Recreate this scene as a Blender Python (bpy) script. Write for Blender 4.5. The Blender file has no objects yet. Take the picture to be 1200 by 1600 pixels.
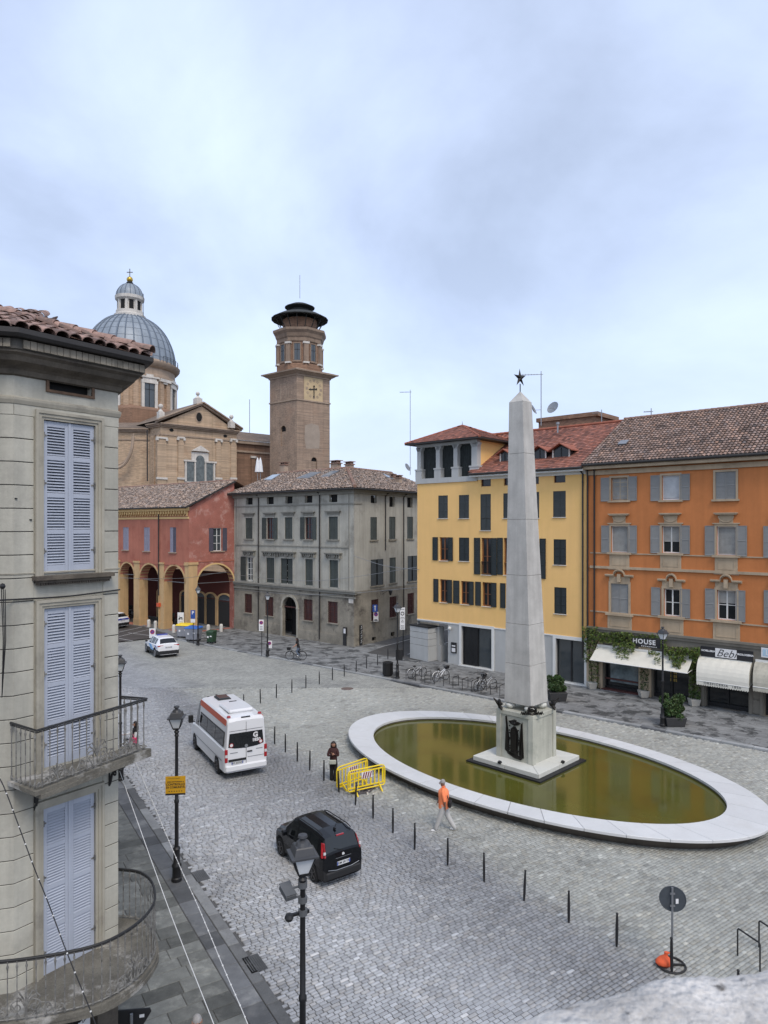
import bpy,bmesh,math,random
import numpy as np
from mathutils import Vector,Matrix,noise as mnoise
rnd=random.Random(7)
SC=bpy.context.scene; COL=SC.collection
# ---------------------------------------------------------------- camera
FPX,CH,HOR=1080.0,11.0,822.0          # focal length in photo pixels, eye height, horizon row
cd=bpy.data.cameras.new('camera'); cam=bpy.data.objects.new('camera',cd); COL.objects.link(cam)
cam.location=(0,0,CH); cam.rotation_euler=(math.radians(90),0,0)
cd.sensor_fit='VERTICAL'; cd.sensor_height=36; cd.lens=36*FPX/1600
cd.shift_y=(HOR-800)/1600; cd.dof.use_dof=True; cd.dof.focus_distance=26; cd.dof.aperture_fstop=7.0; cd.clip_start=.05; cd.clip_end=3000
SC.camera=cam
# ---------------------------------------------------------------- overcast sky, soft sun
SUN_EL,SUN_AZ=math.radians(52),math.radians(158)
w=bpy.data.worlds.new('World'); SC.world=w; w.use_nodes=True
nt=w.node_tree; nt.nodes.clear(); N=nt.nodes.new; L=nt.links.new
out=N('ShaderNodeOutputWorld'); bg=N('ShaderNodeBackground'); bg2=N('ShaderNodeBackground'); add=N('ShaderNodeAddShader')
sky=N('ShaderNodeTexSky'); sky.sky_type='NISHITA'; sky.sun_disc=False
sky.sun_elevation=SUN_EL; sky.sun_rotation=SUN_AZ; sky.air_density=1.0; sky.dust_density=3
bg.inputs[1].default_value=.05; L(sky.outputs[0],bg.inputs[0])
tc=N('ShaderNodeTexCoord'); sep=N('ShaderNodeSeparateXYZ'); L(tc.outputs['Generated'],sep.inputs[0])
mx=N('ShaderNodeMath'); mx.operation='MAXIMUM'; mx.inputs[1].default_value=0.0; L(sep.outputs[2],mx.inputs[0])
ad=N('ShaderNodeMath'); ad.operation='ADD'; ad.inputs[1].default_value=.42; L(mx.outputs[0],ad.inputs[0])
dx=N('ShaderNodeMath'); dx.operation='DIVIDE'; L(sep.outputs[0],dx.inputs[0]); L(ad.outputs[0],dx.inputs[1])
dy=N('ShaderNodeMath'); dy.operation='DIVIDE'; L(sep.outputs[1],dy.inputs[0]); L(ad.outputs[0],dy.inputs[1])
cb=N('ShaderNodeCombineXYZ'); L(dx.outputs[0],cb.inputs[0]); L(dy.outputs[0],cb.inputs[1])
n1=N('ShaderNodeTexNoise'); n1.inputs['Scale'].default_value=1.25; n1.inputs['Detail'].default_value=7; n1.inputs['Roughness'].default_value=.54
n1.inputs['Distortion'].default_value=.25
mp=N('ShaderNodeMapping'); mp.inputs['Location'].default_value=(3.1,1.7,0); L(cb.outputs[0],mp.inputs[0]); L(mp.outputs[0],n1.inputs[0])
cr=N('ShaderNodeValToRGB'); L(n1.outputs[0],cr.inputs[0])
e=cr.color_ramp.elements; e[0].position=.37; e[0].color=(.37,.43,.56,1); e[1].position=.70; e[1].color=(.70,.81,.97,1)
m_=cr.color_ramp.elements.new(.5); m_.color=(.50,.58,.76,1)
# a paler band low over the roofs
hz=N('ShaderNodeMapRange'); hz.inputs[1].default_value=.04; hz.inputs[2].default_value=.42; hz.inputs[3].default_value=.6; hz.inputs[4].default_value=0
L(sep.outputs[2],hz.inputs[0])
mixh=N('ShaderNodeMixRGB'); L(hz.outputs[0],mixh.inputs[0]); L(cr.outputs[0],mixh.inputs[1]); mixh.inputs[2].default_value=(.57,.665,.89,1)
L(mixh.outputs[0],bg2.inputs[0]); bg2.inputs[1].default_value=1.03
L(bg.outputs[0],add.inputs[0]); L(bg2.outputs[0],add.inputs[1]); L(add.outputs[0],out.inputs[0])
sd=bpy.data.lights.new('sun','SUN'); sun=bpy.data.objects.new('sun',sd); COL.objects.link(sun)
sd.energy=1.5; sd.angle=math.radians(20); sd.color=(1,.90,.78)
sun.rotation_euler=(math.radians(90)-SUN_EL,0,math.radians(22)); sun.location=(0,0,60)
SC.view_settings.view_transform='Standard'; SC.view_settings.look='None'
SC.view_settings.exposure=0.15; SC.view_settings.gamma=1; SC.view_settings.use_curve_mapping=False
SC.cycles.max_bounces=6; SC.cycles.caustics_reflective=False; SC.cycles.caustics_refractive=False

# ---------------------------------------------------------------- helpers
def G(px,py,z=0.0):
 "point at height z of the place whose image falls on photo pixel (px, py)"
 Y=FPX*(CH-z)/(py-HOR); return Vector(((px-600)*Y/FPX,Y,z))
def A(px,py,Y):
 "point at depth Y behind photo pixel (px, py)"
 return Vector(((px-600)*Y/FPX,Y,CH+(HOR-py)*Y/FPX))
def V(ox,oy,s):return lambda x,y:(ox+x/s,oy+y/s)
def tag(o,label=None,cat=None,group=None,kind=None):
 for k,v in(('label',label),('category',cat),('group',group),('kind',kind)):
  if v:o[k]=v
 return o
def thing(name,label,cat,loc=(0,0,0),group=None,kind=None,rz=0):
 o=bpy.data.objects.new(name,None); o.empty_display_size=.3; COL.objects.link(o)
 o.location=loc; o.rotation_euler=(0,0,rz); return tag(o,label,cat,group,kind)
def put(o,loc,rz=0):
 o.location=loc; o.rotation_euler=(0,0,rz); return o
def kids(o):return list(o.children)
def dup(o,loc,rz=0,label=None,group=None):
 def cp(s,par):
  c=s.copy(); COL.objects.link(c)
  if par:c.parent=par
  for k in s.children:cp(k,c)
  return c
 r=cp(o,None); r.location=loc; r.rotation_euler=(0,0,rz)
 if label:r['label']=label
 if group:r['group']=group
 return r
def world_of(o):
 m=Matrix.LocRotScale(o.location,o.rotation_euler,o.scale)
 return m if o.parent is None else world_of(o.parent)@o.matrix_parent_inverse@m
def link(name,me,parent=None,org=None):
 o=bpy.data.objects.new(name,me); COL.objects.link(o)
 if org is not None:
  me.transform(Matrix.Translation(-Vector(org))); o.location=org
 if parent is not None:
  o.parent=parent; o.matrix_parent_inverse=world_of(parent).inverted()
 return o
class MB:
 def __init__(s):s.v=[]; s.f=[]; s.mi=[]; s.cur=0
 def m(s,i):s.cur=i; return s
 def add(s,vs,fs):
  b=len(s.v); s.v+=[tuple(p)for p in vs]
  for f in fs:s.f.append([b+i for i in f]); s.mi.append(s.cur)
  return s
 def quad(s,a,b,c,d):return s.add([a,b,c,d],[(0,1,2,3)])
 def poly(s,ps):return s.add(ps,[tuple(range(len(ps)))])
 def hexa(s,p):# 8 corners: bottom 0-3 then top 4-7
  return s.add(p,[(0,3,2,1),(4,5,6,7),(0,1,5,4),(1,2,6,5),(2,3,7,6),(3,0,4,7)])
 def box(s,x0,x1,y0,y1,z0,z1):
  return s.hexa([(x0,y0,z0),(x1,y0,z0),(x1,y1,z0),(x0,y1,z0),(x0,y0,z1),(x1,y0,z1),(x1,y1,z1),(x0,y1,z1)])
 def cbox(s,c,d,rz=0,rx=0,ry=0):
  R=Matrix.Rotation(rz,3,'Z')@Matrix.Rotation(ry,3,'Y')@Matrix.Rotation(rx,3,'X'); c=Vector(c)
  p=[c+R@Vector((sx*d[0]/2,sy*d[1]/2,sz*d[2]/2))for sz in(-1,1)for sx,sy in((-1,-1),(1,-1),(1,1),(-1,1))]
  return s.hexa(p)
 def beam(s,a,b,w,h=None):
  a=Vector(a); b=Vector(b); d=(b-a).normalized(); h=h or w
  up=Vector((0,0,1))if abs(d.z)<.95 else Vector((0,1,0))
  x=d.cross(up).normalized(); y=x.cross(d).normalized()
  return s.hexa([a-x*w/2-y*h/2,a+x*w/2-y*h/2,a+x*w/2+y*h/2,a-x*w/2+y*h/2,
      b-x*w/2-y*h/2,b+x*w/2-y*h/2,b+x*w/2+y*h/2,b-x*w/2+y*h/2])
 def tube(s,pts,r,seg=6,closed=False,cap=True):
  pts=[Vector(p)for p in pts]; n=len(pts); rr=r if isinstance(r,(list,tuple))else[r]*n
  vs=[]; prev=None
  for i,p in enumerate(pts):
   if closed:d=pts[(i+1)%n]-pts[i-1]
   else:d=pts[min(i+1,n-1)]-pts[max(i-1,0)]
   d.normalize()
   if prev is None:
    up=Vector((0,0,1))if abs(d.z)<.9 else Vector((1,0,0)); x=d.cross(up).normalized()
   else:
    x=prev-d*prev.dot(d); x.normalize()
   prev=x; y=d.cross(x)
   for k in range(seg):
    a=2*math.pi*k/seg; vs.append(p+(x*math.cos(a)+y*math.sin(a))*rr[i])
  fs=[]
  for i in range(n if closed else n-1):
   j=(i+1)%n
   for k in range(seg):
    l=(k+1)%seg; fs.append((i*seg+k,i*seg+l,j*seg+l,j*seg+k))
  if cap and not closed:fs+=[tuple(range(seg-1,-1,-1)),tuple((n-1)*seg+k for k in range(seg))]
  return s.add(vs,fs)
 def lathe(s,prof,c=(0,0,0),seg=16,a0=0,sx=1,sy=1,rot=0,cap=True):
  vs=[]; fs=[]; n=len(prof); full=True
  for r,z in prof:
   for k in range(seg):
    a=a0+2*math.pi*k/seg; x=r*math.cos(a)*sx; y=r*math.sin(a)*sy
    vs.append((c[0]+x*math.cos(rot)-y*math.sin(rot),c[1]+x*math.sin(rot)+y*math.cos(rot),c[2]+z))
  for i in range(n-1):
   for k in range(seg):
    l=(k+1)%seg; fs.append((i*seg+k,i*seg+l,(i+1)*seg+l,(i+1)*seg+k))
  if cap:
   if prof[0][0]>1e-4:fs.append(tuple(range(seg-1,-1,-1)))
   if prof[-1][0]>1e-4:fs.append(tuple((n-1)*seg+k for k in range(seg)))
  return s.add(vs,fs)
 def prism(s,pts,z0,z1):
  n=len(pts)
  vs=[(p[0],p[1],z0)for p in pts]+[(p[0],p[1],z1)for p in pts]
  return s.add(vs,[tuple(range(n-1,-1,-1)),tuple(range(n,2*n))]+[(i,(i+1)%n,n+(i+1)%n,n+i)for i in range(n)])
 def extr(s,pts,off):# planar polygon extruded by vector off
  pts=[Vector(p)for p in pts]; off=Vector(off); n=len(pts)
  return s.add(pts+[p+off for p in pts],[tuple(range(n-1,-1,-1)),tuple(range(n,2*n))]+[(i,(i+1)%n,n+(i+1)%n,n+i)for i in range(n)])
 def build(s,name,mat,parent=None,smooth=None,org=None,bevel=0,bseg=1):
  me=bpy.data.meshes.new(name); me.from_pydata(s.v,[],s.f)
  for m_ in(mat if isinstance(mat,(list,tuple))else[mat]):me.materials.append(m_)
  if any(s.mi):me.polygons.foreach_set('material_index',s.mi)
  bm=bmesh.new(); bm.from_mesh(me); bmesh.ops.recalc_face_normals(bm,faces=bm.faces); bm.to_mesh(me); bm.free()
  if smooth is not None:
   me.polygons.foreach_set('use_smooth',[True]*len(me.polygons)); me.set_sharp_from_angle(angle=math.radians(smooth))
  me.update()
  o=link(name,me,parent,org)
  if bevel:
   b=o.modifiers.new('bevel','BEVEL'); b.width=bevel; b.segments=bseg; b.limit_method='ANGLE'; b.angle_limit=math.radians(40)
  return o
class F:
 "a vertical facade: p0 left, p1 right as seen from outside; u runs along it, o outwards"
 def __init__(s,p0,p1):
  s.p=Vector((p0[0],p0[1])); d=Vector((p1[0],p1[1]))-s.p; s.L=d.length; s.u=d.normalized(); s.n=Vector((s.u.y,-s.u.x))
 def P(s,u,o,z):q=s.p+s.u*u+s.n*o; return Vector((q.x,q.y,z))
 def uz(s,px,py,o=0.0):
  d=Vector(((px-600)/FPX,1.0)); q=s.p+s.n*o
  t=q.dot(s.n)/d.dot(s.n); X=d*t
  return(X-s.p).dot(s.u),CH+(HOR-py)/FPX*t
 def rect(s,vw,x0,x1,y0,y1,o=0.0):
  xm=(x0+x1)/2
  return(s.uz(*vw(x0,y0),o)[0],s.uz(*vw(x1,y0),o)[0],s.uz(*vw(xm,y1),o)[1],s.uz(*vw(xm,y0),o)[1])
 def box(s,mb,u0,u1,o0,o1,z0,z1):
  return mb.hexa([s.P(u0,o0,z0),s.P(u1,o0,z0),s.P(u1,o1,z0),s.P(u0,o1,z0),s.P(u0,o0,z1),s.P(u1,o0,z1),s.P(u1,o1,z1),s.P(u0,o1,z1)])
def facade_wall(mb,fc,u0,u1,z0,z1,holes,depth=.25,o=0.0,back=False):
 "wall sheet with rectangular or arched openings (a, b, c, d[, rise]) and their reveals"
 us=sorted(set([u0,u1]+[max(u0,min(u1,h[i]))for h in holes for i in(0,1)]))
 zs=sorted(set([z0,z1]+[max(z0,min(z1,h[i]))for h in holes for i in(2,3)]))
 for i in range(len(us)-1):
  if us[i+1]-us[i]<1e-5:continue
  for j in range(len(zs)-1):
   if zs[j+1]-zs[j]<1e-5:continue
   uc=(us[i]+us[i+1])/2; zc=(zs[j]+zs[j+1])/2
   if any(h[0]<uc<h[1]and h[2]<zc<h[3]for h in holes):continue
   mb.quad(fc.P(us[i],o,zs[j]),fc.P(us[i+1],o,zs[j]),fc.P(us[i+1],o,zs[j+1]),fc.P(us[i],o,zs[j+1]))
 for h in holes:
  a,b,c,d=h[:4]; a=max(a,u0); b=min(b,u1); c=max(c,z0); d=min(d,z1); rise=h[4]if len(h)>4 else 0
  dp=h[5]if len(h)>5 else depth
  if rise:
   m=(a+b)/2; hw=(b-a)/2; sp=d-rise; K=14
   arc=[(m-hw*math.cos(math.pi*k/K),sp+rise*math.sin(math.pi*k/K))for k in range(K+1)]
   for k in range(K):
    c0=(a,d)if k<K/2 else(b,d)
    mb.poly([fc.P(c0[0],o,c0[1]),fc.P(arc[k][0],o,arc[k][1]),fc.P(arc[k+1][0],o,arc[k+1][1])])
    mb.quad(fc.P(arc[k][0],o,arc[k][1]),fc.P(arc[k+1][0],o,arc[k+1][1]),fc.P(arc[k+1][0],o-dp,arc[k+1][1]),fc.P(arc[k][0],o-dp,arc[k][1]))
   path=[((a,c),(a,sp)),((b,c),(b,sp))]+([]if c<=z0+1e-4 else[((a,c),(b,c))])
  else:
   path=[((a,c),(a,d)),((b,c),(b,d)),((a,d),(b,d))]+([]if c<=z0+1e-4 else[((a,c),(b,c))])
  for(p,q)in path:
   mb.quad(fc.P(p[0],o,p[1]),fc.P(q[0],o,q[1]),fc.P(q[0],o-dp,q[1]),fc.P(p[0],o-dp,p[1]))
# ---------------------------------------------------------------- materials
def mat(name,col,rough=.8,var=.12,scale=1.5,streak=0.0,bump=0.0,bscale=30,metal=0.0,spec=.5,coat=0.0,obj=False,stain=None,stain_amt=0,stain_scale=.8,stain_lo=.52,stain_w=.14,objrand=0.0,attr=None,fine=0.0,objcol=False):
 m=bpy.data.materials.new(name); m.use_nodes=True; t=m.node_tree; b=t.nodes['Principled BSDF']
 N=t.nodes.new; L=t.links.new
 b.inputs['Roughness'].default_value=rough; b.inputs['Metallic'].default_value=metal
 b.inputs['Specular IOR Level'].default_value=spec; b.inputs['Coat Weight'].default_value=coat
 if coat:b.inputs['Coat Roughness'].default_value=.08
 tc=N('ShaderNodeTexCoord'); ge=N('ShaderNodeNewGeometry'); pos=tc.outputs['Object']if obj else ge.outputs['Position']
 c=None
 rgb=N('ShaderNodeRGB'); rgb.outputs[0].default_value=(*col,1); c=rgb.outputs[0]
 if objcol:oc=N('ShaderNodeObjectInfo'); c=oc.outputs['Color']
 if attr:
  at=N('ShaderNodeAttribute'); at.attribute_name=attr
  mm=N('ShaderNodeMixRGB'); mm.blend_type='MULTIPLY'; mm.inputs[0].default_value=1; L(c,mm.inputs[1]); L(at.outputs['Color'],mm.inputs[2]); c=mm.outputs[0]
 def vary(src,sc,amt,detail=4,mapping=None):
  nonlocal c
  n=N('ShaderNodeTexNoise'); n.inputs['Scale'].default_value=sc; n.inputs['Detail'].default_value=detail; n.inputs['Roughness'].default_value=.6
  if mapping:
   mp=N('ShaderNodeMapping'); mp.inputs['Scale'].default_value=mapping; L(src,mp.inputs[0]); src=mp.outputs[0]
  L(src,n.inputs['Vector'])
  r=N('ShaderNodeMapRange'); r.inputs[1].default_value=.3; r.inputs[2].default_value=.7; r.inputs[3].default_value=1-amt; r.inputs[4].default_value=1+amt*.7
  L(n.outputs[0],r.inputs[0])
  h=N('ShaderNodeMixRGB'); h.blend_type='MULTIPLY'; h.inputs[0].default_value=1; L(c,h.inputs[1]); L(r.outputs[0],h.inputs[2]); c=h.outputs[0]
  return n
 if var:vary(pos,scale,var)
 if fine:vary(pos,scale*14,fine,3)
 if streak:vary(pos,1.0,streak,5,(2.6,2.6,.16))
 if stain is not None:
  n=N('ShaderNodeTexNoise'); n.inputs['Scale'].default_value=stain_scale; n.inputs['Detail'].default_value=8; n.inputs['Roughness'].default_value=.7; L(pos,n.inputs['Vector'])
  r=N('ShaderNodeMapRange'); r.inputs[1].default_value=stain_lo; r.inputs[2].default_value=stain_lo+stain_w; r.inputs[4].default_value=stain_amt; L(n.outputs[0],r.inputs[0])
  h=N('ShaderNodeMixRGB'); L(r.outputs[0],h.inputs[0]); L(c,h.inputs[1]); h.inputs[2].default_value=(*stain,1); c=h.outputs[0]
 if objrand:
  oi=N('ShaderNodeObjectInfo'); r=N('ShaderNodeMapRange'); r.inputs[3].default_value=1-objrand; r.inputs[4].default_value=1+objrand; L(oi.outputs['Random'],r.inputs[0])
  h=N('ShaderNodeMixRGB'); h.blend_type='MULTIPLY'; h.inputs[0].default_value=1; L(c,h.inputs[1]); L(r.outputs[0],h.inputs[2]); c=h.outputs[0]
 L(c,b.inputs['Base Color'])
 if bump:
  n=N('ShaderNodeTexNoise'); n.inputs['Scale'].default_value=bscale; n.inputs['Detail'].default_value=4; L(pos,n.inputs['Vector'])
  bp=N('ShaderNodeBump'); bp.inputs['Strength'].default_value=bump; bp.inputs['Distance'].default_value=.02; L(n.outputs[0],bp.inputs['Height']); L(bp.outputs[0],b.inputs['Normal'])
 return m
def brickmat(name,col,mortar,sx=.28,sy=.08,**k):
 "brick-coloured masonry too far off for its bricks to be told apart"
 m=mat(name,col,**k); t=m.node_tree; b=t.nodes['Principled BSDF']; N=t.nodes.new; L=t.links.new
 src=b.inputs['Base Color'].links[0].from_socket
 ge=N('ShaderNodeNewGeometry'); sp=N('ShaderNodeSeparateXYZ'); L(ge.outputs['Position'],sp.inputs[0])
 a=N('ShaderNodeMath'); a.operation='SUBTRACT'; L(sp.outputs[0],a.inputs[0]); L(sp.outputs[1],a.inputs[1])
 cb=N('ShaderNodeCombineXYZ'); L(a.outputs[0],cb.inputs[0]); L(sp.outputs[2],cb.inputs[1])
 br=N('ShaderNodeTexBrick'); br.inputs['Scale'].default_value=1; br.inputs['Brick Width'].default_value=sx*1.3; br.inputs['Row Height'].default_value=sy
 br.inputs['Mortar Size'].default_value=.008; br.inputs['Color1'].default_value=(.75,.75,.75,1); br.inputs['Color2'].default_value=(1.25,1.2,1.15,1); br.inputs['Mortar'].default_value=(*mortar,1)
 L(cb.outputs[0],br.inputs['Vector'])
 h=N('ShaderNodeMixRGB'); h.blend_type='MULTIPLY'; h.inputs[0].default_value=1; L(src,h.inputs[1]); L(br.outputs[0],h.inputs[2]); L(h.outputs[0],b.inputs['Base Color'])
 return m
M={}
M['grey_plaster']=mat('grey_plaster',(.40,.385,.33),.9,.16,.5,streak=.16,bump=.25,bscale=14,stain=(.13,.12,.10),stain_amt=.55,stain_scale=.35,fine=.06)
M['grey_plaster_side']=mat('grey_plaster_side',(.38,.37,.325),.9,.14,.5,streak=.18,bump=.25,bscale=14,stain=(.14,.13,.115),stain_amt=.5,stain_scale=.3)
M['grey_base']=mat('grey_base',(.28,.255,.205),.9,.3,.6,streak=.1,bump=.3,bscale=10,stain=(.07,.06,.05),stain_amt=.8,stain_scale=.5,fine=.1)
M['near_plaster']=mat('near_plaster',(.45,.435,.37),.9,.12,.9,streak=.2,bump=.18,bscale=40,stain=(.22,.21,.185),stain_amt=.4,stain_scale=.7,fine=.05)
M['near_trim']=mat('near_trim',(.38,.355,.29),.88,.15,1.2,streak=.15,bump=.15,bscale=45,stain=(.15,.14,.12),stain_amt=.5,stain_scale=1.1)
M['near_dark']=mat('near_dark',(.13,.11,.085),.92,.35,2.2,streak=.25,bump=.4,bscale=22,stain=(.06,.05,.045),stain_amt=.8,stain_scale=1.5)
M['groove']=mat('groove',(.09,.085,.075),.95,.2,3)
M['shutter_near']=mat('shutter_near',(.41,.445,.515),.55,.05,2,bump=.05,bscale=60,fine=.03)
M['yellow_wall']=mat('yellow_wall',(.85,.53,.20),.88,.05,.3,streak=.035,bump=.1,bscale=20,stain=(.74,.47,.15),stain_amt=.4,stain_scale=.2)
M['yellow_stone']=mat('yellow_stone',(.44,.445,.43),.7,.1,.5,streak=.06,bump=.1,bscale=20)
M['white_trim']=mat('white_trim',(.70,.70,.67),.6,.06,1)
M['orange_wall']=mat('orange_wall',(.53,.19,.06),.88,.1,.35,streak=.09,bump=.1,bscale=20,stain=(.42,.14,.04),stain_amt=.35,stain_scale=.3,fine=.03)
M['orange_trim']=mat('orange_trim',(.44,.345,.235),.85,.1,1,streak=.12,bump=.15,bscale=25,stain=(.25,.19,.13),stain_amt=.5,stain_scale=.7)
M['shop_stone']=mat('shop_stone',(.20,.18,.145),.8,.12,.8,streak=.1,bump=.15,bscale=20)
M['red_wall']=mat('red_wall',(.40,.145,.095),.9,.14,.4,streak=.12,bump=.15,bscale=12,stain=(.26,.06,.04),stain_amt=.5,stain_scale=.5)
M['red_gable']=mat('red_gable',(.36,.135,.10),.9,.2,.8,bump=.3,bscale=12,stain=(.50,.30,.25),stain_amt=.8,stain_scale=1.1,fine=.15)
M['ochre']=mat('ochre',(.55,.37,.185),.88,.12,.9,streak=.12,bump=.15,bscale=14,stain=(.42,.25,.12),stain_amt=.6,stain_scale=.9)
M['ochre_trim']=mat('ochre_trim',(.66,.45,.20),.85,.1,1)
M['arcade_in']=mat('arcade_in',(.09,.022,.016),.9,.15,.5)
M['brick_church']=brickmat('brick_church',(.47,.36,.255),(.8,.76,.7),var=.12,scale=.3,streak=.1,stain=(.33,.20,.12),stain_amt=.45,stain_scale=.25,rough=.9)
M['brick_drum']=brickmat('brick_drum',(.42,.31,.22),(.8,.76,.7),var=.15,scale=.3,streak=.1,rough=.9)
M['brick_tower']=brickmat('brick_tower',(.33,.25,.19),(.9,.85,.8),var=.22,scale=.6,streak=.14,stain=(.27,.18,.125),stain_amt=.55,stain_scale=.3,rough=.92,fine=.12)
M['brick_dark']=brickmat('brick_dark',(.25,.155,.105),(.8,.76,.7),var=.2,scale=.5,streak=.12,rough=.92)
M['stone_pale']=mat('stone_pale',(.60,.57,.52),.8,.15,.8,streak=.15)
M['stone_warm']=mat('stone_warm',(.36,.275,.205),.85,.15,.6,streak=.12)
M['lead']=mat('lead',(.255,.295,.335),.5,.16,.5,streak=.1,metal=.15,bump=.1,bscale=3)
M['lead_rib']=mat('lead_rib',(.13,.16,.20),.5,.1,1,metal=.15)
M['gold']=mat('gold',(.55,.36,.06),.3,.05,1,metal=.8)
M['glass']=mat('glass',(.015,.018,.02),.06,0,1,spec=.5)
M['glass_grey']=mat('glass_grey',(.05,.06,.065),.08,.1,1,spec=.8)
M['dark']=mat('dark',(.008,.008,.008),.9,0)
M['wood']=mat('wood',(.20,.075,.025),.5,.2,6)
M['wood_red']=mat('wood_red',(.09,.03,.025),.7,.2,3)
M['shutter_green']=mat('shutter_green',(.055,.065,.058),.7,.2,1.5,objrand=.2)
M['shutter_black']=mat('shutter_black',(.012,.018,.017),.55,.15,2)
M['shutter_char']=mat('shutter_char',(.04,.046,.045),.6,.15,2)
M['shutter_grey']=mat('shutter_grey',(.235,.235,.225),.6,.06,2,objrand=.06)
M['shutter_lilac']=mat('shutter_lilac',(.26,.25,.31),.6,.1,2)
M['shutter_slate']=mat('shutter_slate',(.075,.07,.095),.6,.1,2)
M['blind']=mat('blind',(.33,.325,.30),.7,.15,3,streak=.1)
M['curtain']=mat('curtain',(.55,.57,.58),.9,.1,4)
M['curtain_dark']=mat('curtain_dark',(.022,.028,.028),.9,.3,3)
M['tile_old']=mat('tile_old',(.30,.232,.19),.92,.2,1.2,attr='shade',bump=.2,bscale=30,fine=.1)
M['tile_red']=mat('tile_red',(.26,.105,.073),.85,.12,.8,attr='shade')
M['tile_rose']=mat('tile_rose',(.235,.165,.135),.88,.15,.8,attr='shade')
M['tile_near']=mat('tile_near',(.26,.17,.14),.9,.35,7,objrand=.45,bump=.3,bscale=60,stain=(.09,.085,.075),stain_amt=.7,stain_scale=6,fine=.15)
M['underroof']=mat('underroof',(.06,.05,.04),.95,.2,2)
M['gutter']=mat('gutter',(.03,.027,.025),.6,.2,2)
M['pipe_dark']=mat('pipe_dark',(.022,.02,.02),.5,.1,2)
M['iron']=mat('iron',(.012,.012,.013),.5,.1,4,spec=.5)
M['iron_worn']=mat('iron_worn',(.20,.195,.18),.75,.5,12,stain=(.03,.028,.025),stain_amt=.8,stain_scale=10)
M['iron_black']=mat('iron_black',(.02,.02,.02),.6,.3,10)
M['concrete']=mat('concrete',(.50,.485,.45),.88,.14,1.4,streak=.16,bump=.2,bscale=18,fine=.05)
M['concrete_ped']=mat('concrete_ped',(.45,.45,.385),.88,.14,.9,streak=.2,bump=.2,bscale=20,stain=(.24,.26,.22),stain_amt=.5,stain_scale=1.2)
M['marble']=mat('marble',(.72,.715,.70),.6,.05,1.2,bump=.06,bscale=50,stain=(.58,.57,.54),stain_amt=.35,stain_scale=.8,fine=.03)
M['marble_ped']=mat('marble_ped',(.60,.60,.55),.65,.1,1.5,stain=(.42,.42,.38),stain_amt=.4,stain_scale=1.5)
M['basin_side']=mat('basin_side',(.10,.085,.07),.7,.25,1.2,streak=.2)
M['basin_floor']=mat('basin_floor',(.08,.075,.02),.9,.25,1.2)
M['bronze']=mat('bronze',(.02,.018,.016),.45,.3,6,metal=.5)
M['slab']=mat('slab',(.14,.145,.135),.85,.25,3.5,objrand=.42,bump=.2,bscale=35,stain=(.27,.275,.25),stain_amt=.75,stain_scale=1.3,fine=.12)
M['slab_n']=mat('slab_n',(.205,.21,.208),.8,.18,1.5,attr='shade',stain=(.045,.047,.047),stain_amt=.88,stain_scale=.9,stain_lo=.51,stain_w=.06,fine=.12)
M['slab_n_obj']=mat('slab_n_obj',(.205,.21,.208),.8,.18,1.5,objrand=.2,stain=(.045,.047,.047),stain_amt=.88,stain_scale=.9,stain_lo=.51,stain_w=.06,fine=.12)
M['kerb']=mat('kerb',(.30,.31,.31),.8,.2,1.5,objrand=.15)
M['kerb_near']=mat('kerb_near',(.20,.205,.205),.8,.25,3,objrand=.5,stain=(.10,.105,.11),stain_amt=.7,stain_scale=1.5,fine=.15)
M['kerb_dark']=mat('kerb_dark',(.12,.125,.13),.8,.2,2.5,objrand=.4,stain=(.28,.28,.27),stain_amt=.4,stain_scale=1.2)
M['sett']=mat('sett',(1,1,1),.6,.1,5,attr='shade',bump=.15,bscale=25,fine=.1)
M['sett_obj']=mat('sett_obj',(1,1,1),.72,.1,5,objcol=True,bump=.15,bscale=25,fine=.1)
M['joint']=mat('joint',(.10,.10,.10),.95,.2,2)
M['asphalt']=mat('asphalt',(.065,.063,.06),.9,.2,.8,stain=(.10,.095,.09),stain_amt=.4,stain_scale=.6,fine=.1)
M['asphalt_brown']=mat('asphalt_brown',(.06,.052,.046),.9,.2,.8,fine=.1)
M['paint_line']=mat('paint_line',(.38,.38,.37),.8,.2,3)
M['white_paint']=mat('white_paint',(.78,.79,.80),.35,0,1,coat=.3)
M['van_white']=mat('van_white',(.74,.75,.765),.3,.03,1,coat=.4,obj=True)
M['black_paint']=mat('black_paint',(.004,.0045,.006),.12,0,1,coat=.0,spec=.35,obj=True)
M['car_glass']=mat('car_glass',(.008,.010,.011),.05,0,1,spec=.6)
M['tyre']=mat('tyre',(.015,.015,.015),.85,.1,10,obj=True)
M['rim']=mat('rim',(.35,.35,.36),.35,.05,4,metal=.7,obj=True)
M['rim_dark']=mat('rim_dark',(.10,.10,.105),.35,.05,4,metal=.6,obj=True)
M['trim_black']=mat('trim_black',(.012,.012,.013),.6,.05,4)
M['lamp_red']=mat('lamp_red',(.35,.01,.015),.2,0,1,coat=.6)
M['lamp_white']=mat('lamp_white',(.6,.6,.6),.2,0,1,coat=.6)
M['stripe_red']=mat('stripe_red',(.62,.10,.035),.4,.04,3)
M['plate']=mat('plate',(.62,.63,.63),.5,0)
M['plate_blue']=mat('plate_blue',(.02,.06,.35),.5,0)
M['white_flat']=mat('white_flat',(.72,.72,.72),.6,.03,3)
M['ink']=mat('ink',(.015,.015,.018),.6,0)
M['blue_sign']=mat('blue_sign',(.02,.07,.30),.5,0)
M['red_sign']=mat('red_sign',(.50,.02,.02),.5,0)
M['amber_sign']=mat('amber_sign',(.62,.33,.012),.5,.05,4)
M['sign_back']=mat('sign_back',(.06,.07,.08),.5,.15,6)
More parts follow.
